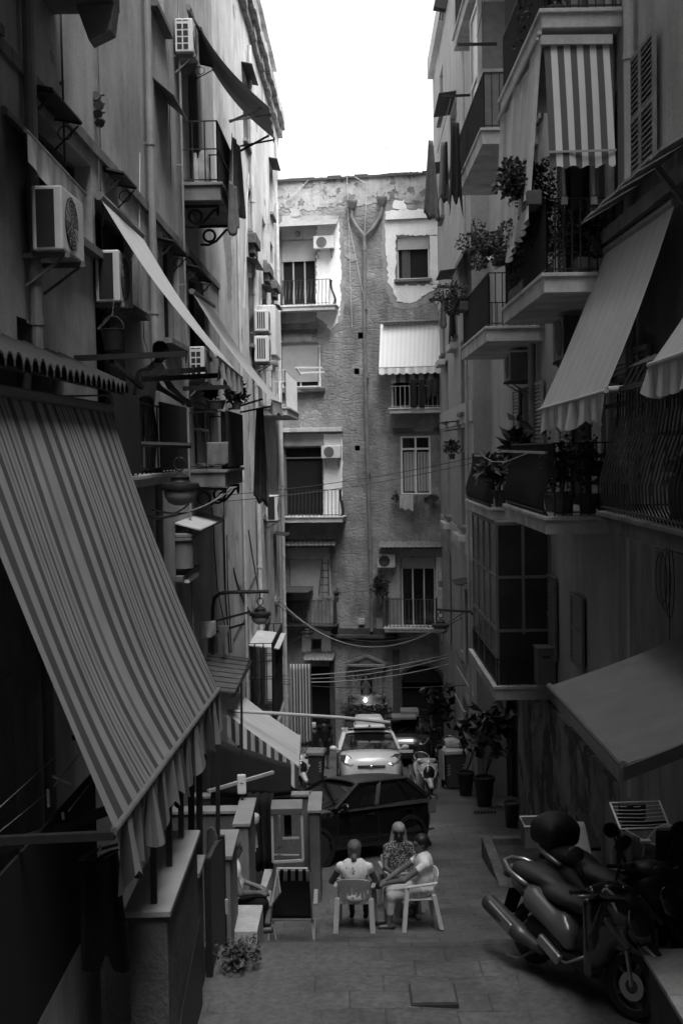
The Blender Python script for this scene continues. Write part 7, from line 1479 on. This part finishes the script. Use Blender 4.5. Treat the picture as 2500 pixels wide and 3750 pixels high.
# dark recess plants with big leaves
M_rub = plain('rubber_leaf', .02, .4, .4, 4, bump=0, spec=.5)
def bigleaf(label, pos, pot_r, pot_h, c, rad, n, size, seed): 
    return plant(label, pos, pot_r, pot_h, rad, n, size, name='rubber_plant', group='big leaved plants along the right wall', seed=seed, up=tuple(V(c) - V(pos) - V((0, 0, pot_h))), lm=M_rub, potm=plain('dark_pot', .022, .7))
pp = V((3.35, 29.5, gz(29.5))); bigleaf('big leaved rubber plant spilling over under the glazed veranda', pp, .25, .7, P(1810, 2660, 29), (.75, .5, .75), 110, .34, 91)
pp = V((3.1, 31.5, gz(31.5))); bigleaf('rubber plant with broad leaves standing before the far right doorway', pp, .22, .6, P(1735, 2690, 31), (.5, .5, .6), 70, .34, 92)
pp = V((3.0, 39.5, gz(39.5))); bigleaf('tall rubber plant in front of the arched gateway', pp, .25, .6, P(1610, 2590, 39), (.6, .5, .85), 130, .34, 93)
single('stone_pier', 'short worn stone pier standing at the dark right doorway', 'pier', MB().box(3.42, 3.62, 27.2, 27.5, gz(27.5) - .3, gz(27.5) + 3.2), plaster('pier_worn', .2, dirt=.5, streak=.6), bevel=.015) if False else None
single('plastic_bucket', 'tall dark bucket by the corner of the stained right wall', 'bucket', MB().lathe([(.13, 0), (.17, .5), (.18, .51), (.17, .53), (.15, .5)], V((3.55, 26.1, gz(26.1))), 18), M_dkgrey, auto=True)
m_ = MB()
for k in range(7): m_.box(2.95 + k * .075, 3.0 + k * .075, 28.05, 28.2, gz(28) - .02, gz(28) + .06)
single('drain_grate', 'short drain grate at the foot of the right doorway', 'grate', m_, M_grate)
# raised kerbed platform beside the right wall
t = thing('kerbed_platform', 'low stone platform with a kerb against the right wall', 'platform', (3.2, 21.5, gz(21.5)))
zt = gz(20) - 0 + .0; zp = P(1745, 3060, 22.6).z
part('kerb', MB().box(2.5, 2.68, 19.3, 22.6, gz(22.6) - .3, zp).box(2.681, 3.845, 22.42, 22.6, gz(22.6) - .3, zp), plaster('kerb_stone', .16, dirt=.4, scale=3), t, bevel=.02); part('bed', MB().box(2.681, 3.78, 19.3, 22.419, gz(22.6) - .3, zp - .12), plaster('earth_bed', .09, dirt=.6, scale=4), t)
# white crate and board behind the scooters
t = thing('plastic_tub', 'clear plastic storage tub with a thin rim behind the scooters', 'tub', P(2000, 3110, 15.2)); cc = P(2010, 3065, 15.2)
part('wall', MB().obox(cc, V((.3, 0, 0)), V((0, .006, 0)), V((0, 0, .14))).obox(cc + V((0, .4, 0)), V((.3, 0, 0)), V((0, .006, 0)), V((0, 0, .14))).obox(cc + V((-.3, .2, 0)), V((.006, 0, 0)), V((0, .2, 0)), V((0, 0, .14))), plain('milky_plastic', .1, .3), t); part('rim', MB().tube([cc + V((-.31, -.01, .14)), cc + V((.31, -.01, .14)), cc + V((.31, .41, .14)), cc + V((-.31, .41, .14))], .012, 6, closed=True), M_ltgrey, t)
single('leaning_board', 'large pale board leaning against the right wall behind the scooters', 'board', MB().prism([P(2022, 3200, 14.2), P(2195, 3260, 14.2), P(2140, 3015, 14.8), P(2030, 3012, 14.8)], V((0, .05, .01))), plain('board_pale', .2, .6, .15, 3), bevel=.02)
single('dark_board', 'narrow dark plank leaning at a slant on the right wall', 'plank', MB().bar(P(2125, 2985, 15.2), P(2178, 3110, 14.6), .14, .05), M_cb)
# drying rack with clothes near the right edge
t = thing('clothes_horse', 'white winged clothes horse with dark washing by the right wall', 'drying rack', P(2370, 3300, 12.8)); q = lambda x, y, d=12.8: P(x, y, d)
a, b_, c_, d_ = q(2232, 2940, 13.4), q(2412, 2934, 13.4), q(2450, 3030, 12.7), q(2270, 3036, 12.7)
part('wing', MB().tube([a, d_], .012, 6).tube([b_, c_], .012, 6).tube([d_, c_], .01, 6).tube([a, b_], .008, 6), M_white, t); wr_ = MB()
for k in range(1, 7): wr_.tube([lerp(a, d_, k / 7), lerp(lerp(a, d_, k / 7), lerp(b_, c_, k / 7), .5) - V((0, 0, .012)), lerp(b_, c_, k / 7)], .005, 5)
part('wires', wr_, M_white, t); part('leg', MB().tube([q(2405, 3028, 12.7), q(2362, 3085, 12.7), q(2335, 3240, 12.9)], .012, 6), M_white, t); part('leg', MB().tube([q(2290, 3040, 12.7), q(2365, 3085, 12.7), q(2500, 3120, 12.2)], .012, 6), M_white, t); part('joint', MB().obox(q(2362, 3082, 12.65), V((.055, 0, 0)), V((0, .03, 0)), V((0, 0, .02))), M_white, t, bevel=.008)
part('wing', MB().tube([q(2405, 3030, 12.7), q(2430, 3022, 12.4), q(2530, 3030, 12.0)], .012, 6), M_white, t)
cloth('dark towel laid across the near wires of the clothes horse', q(2275, 3012, 12.9), q(2448, 3006, 12.9), .09, M_cb, 1, .01, 0, .02, 95); cloth('dark patterned cloth on the middle wires of the clothes horse', q(2262, 2950, 13.3), q(2362, 2946, 13.3), .18, M_cd, 2, .02, 0, .1, 96)
cloth('grey towel hanging long from the front of the clothes horse', q(2272, 3040, 12.68), q(2340, 3068, 12.68), .75, M_cm, 2, .03, 0, .08, 97); cloth('long black garment hanging at the left end of the clothes horse', q(2255, 3030, 12.9), q(2276, 3040, 12.8), .8, M_cb, 1, .03, .3, .1, 98); cloth('narrow pale cloth hanging down under the clothes horse joint', q(2358, 3100, 12.9), q(2382, 3100, 12.9), .32, M_cm, 1, .01, 0, .05, 99)
m_ = MB(); m_.grid(lambda u, v: lerp(lerp(q(2400, 3040, 12.2), q(2520, 3040, 12.2), u), lerp(q(2390, 3330, 12.0), q(2520, 3330, 12.0), u), v) + V((0, -.05 * math.sin(u * 9) * v, 0)), 20, 10); single('black_cover', 'black sheet covering things at the right edge beside the clothes horse', 'cover', m_, M_cb, smooth=True, solid=.02)
m_ = MB(); m_.obox(q(2440, 3260, 12.9), V((.5, 0, 0)), V((0, .35, 0)), V((0, 0, .4))); single('dark_cabinet', 'dark low cabinet in the shade below the clothes horse', 'cabinet', m_, M_sblack, bevel=.03)
for i, (y0, y1) in enumerate(((3335, 3352), (3372, 3390))):
    single('doorstep', ['upper pale doorstep edge at the right behind the scooter', 'lower pale doorstep edge at the right behind the scooter'][i], 'step', MB().prism([q(2350, y1, 11.9 - .25 * i), q(2540, y1, 11.9 - .25 * i), q(2540, y0, 12.1 - .25 * i), q(2350, y0, 12.1 - .25 * i)], V((0, 0, -.03))), M_cap2, bevel=.006)
t = thing('stone_block', 'pale stone block with a joint line in the bottom right corner', 'block', (3.2, 9.4, gz(9.4))); zb_ = P(2350, 3480, 10.2).z
part('body', MB().box(2.5, 3.8, 8.2, 10.2, gz(9) - .2, zb_ - .05), M_terr, t, bevel=.02); part('slab', MB().box(2.47, 3.82, 9.36, 10.23, zb_ - .049, zb_).box(2.47, 3.82, 8.15, 9.345, zb_ - .049, zb_), M_cap2, t, bevel=.008)
single('street_trap', 'square stone inspection cover set in the lane at the bottom', 'cover', MB().box(.55, .93, 10.5, 10.9, gz(10.6) - .02, gz(10.6) + .03).box(.53, .95, 10.485, 10.915, gz(10.6) - .02, gz(10.6) + .014, 1), [plain('cover_stone', .095, .8, .35, 8, .5), plain('cover_gap', .04, .9)], bevel=.004)
# wires and rack on the far right wall
t = thing('wall_rack', 'thin folding clothes rack fixed to the far right wall above the rubber plant', 'rack', P(1700, 2600, 33)); q = lambda x, y, d=33: P(x, y, d)
part('frame', MB().tube([q(1665, 2540, 34), q(1698, 2606, 33), q(1736, 2600, 32.4), q(1706, 2540, 33.4)], .016, 5), M_ltgrey, t); part('stay', MB().tube([q(1672, 2440, 34.5), q(1742, 2562, 32)], .018, 5), M_ltgrey, t)
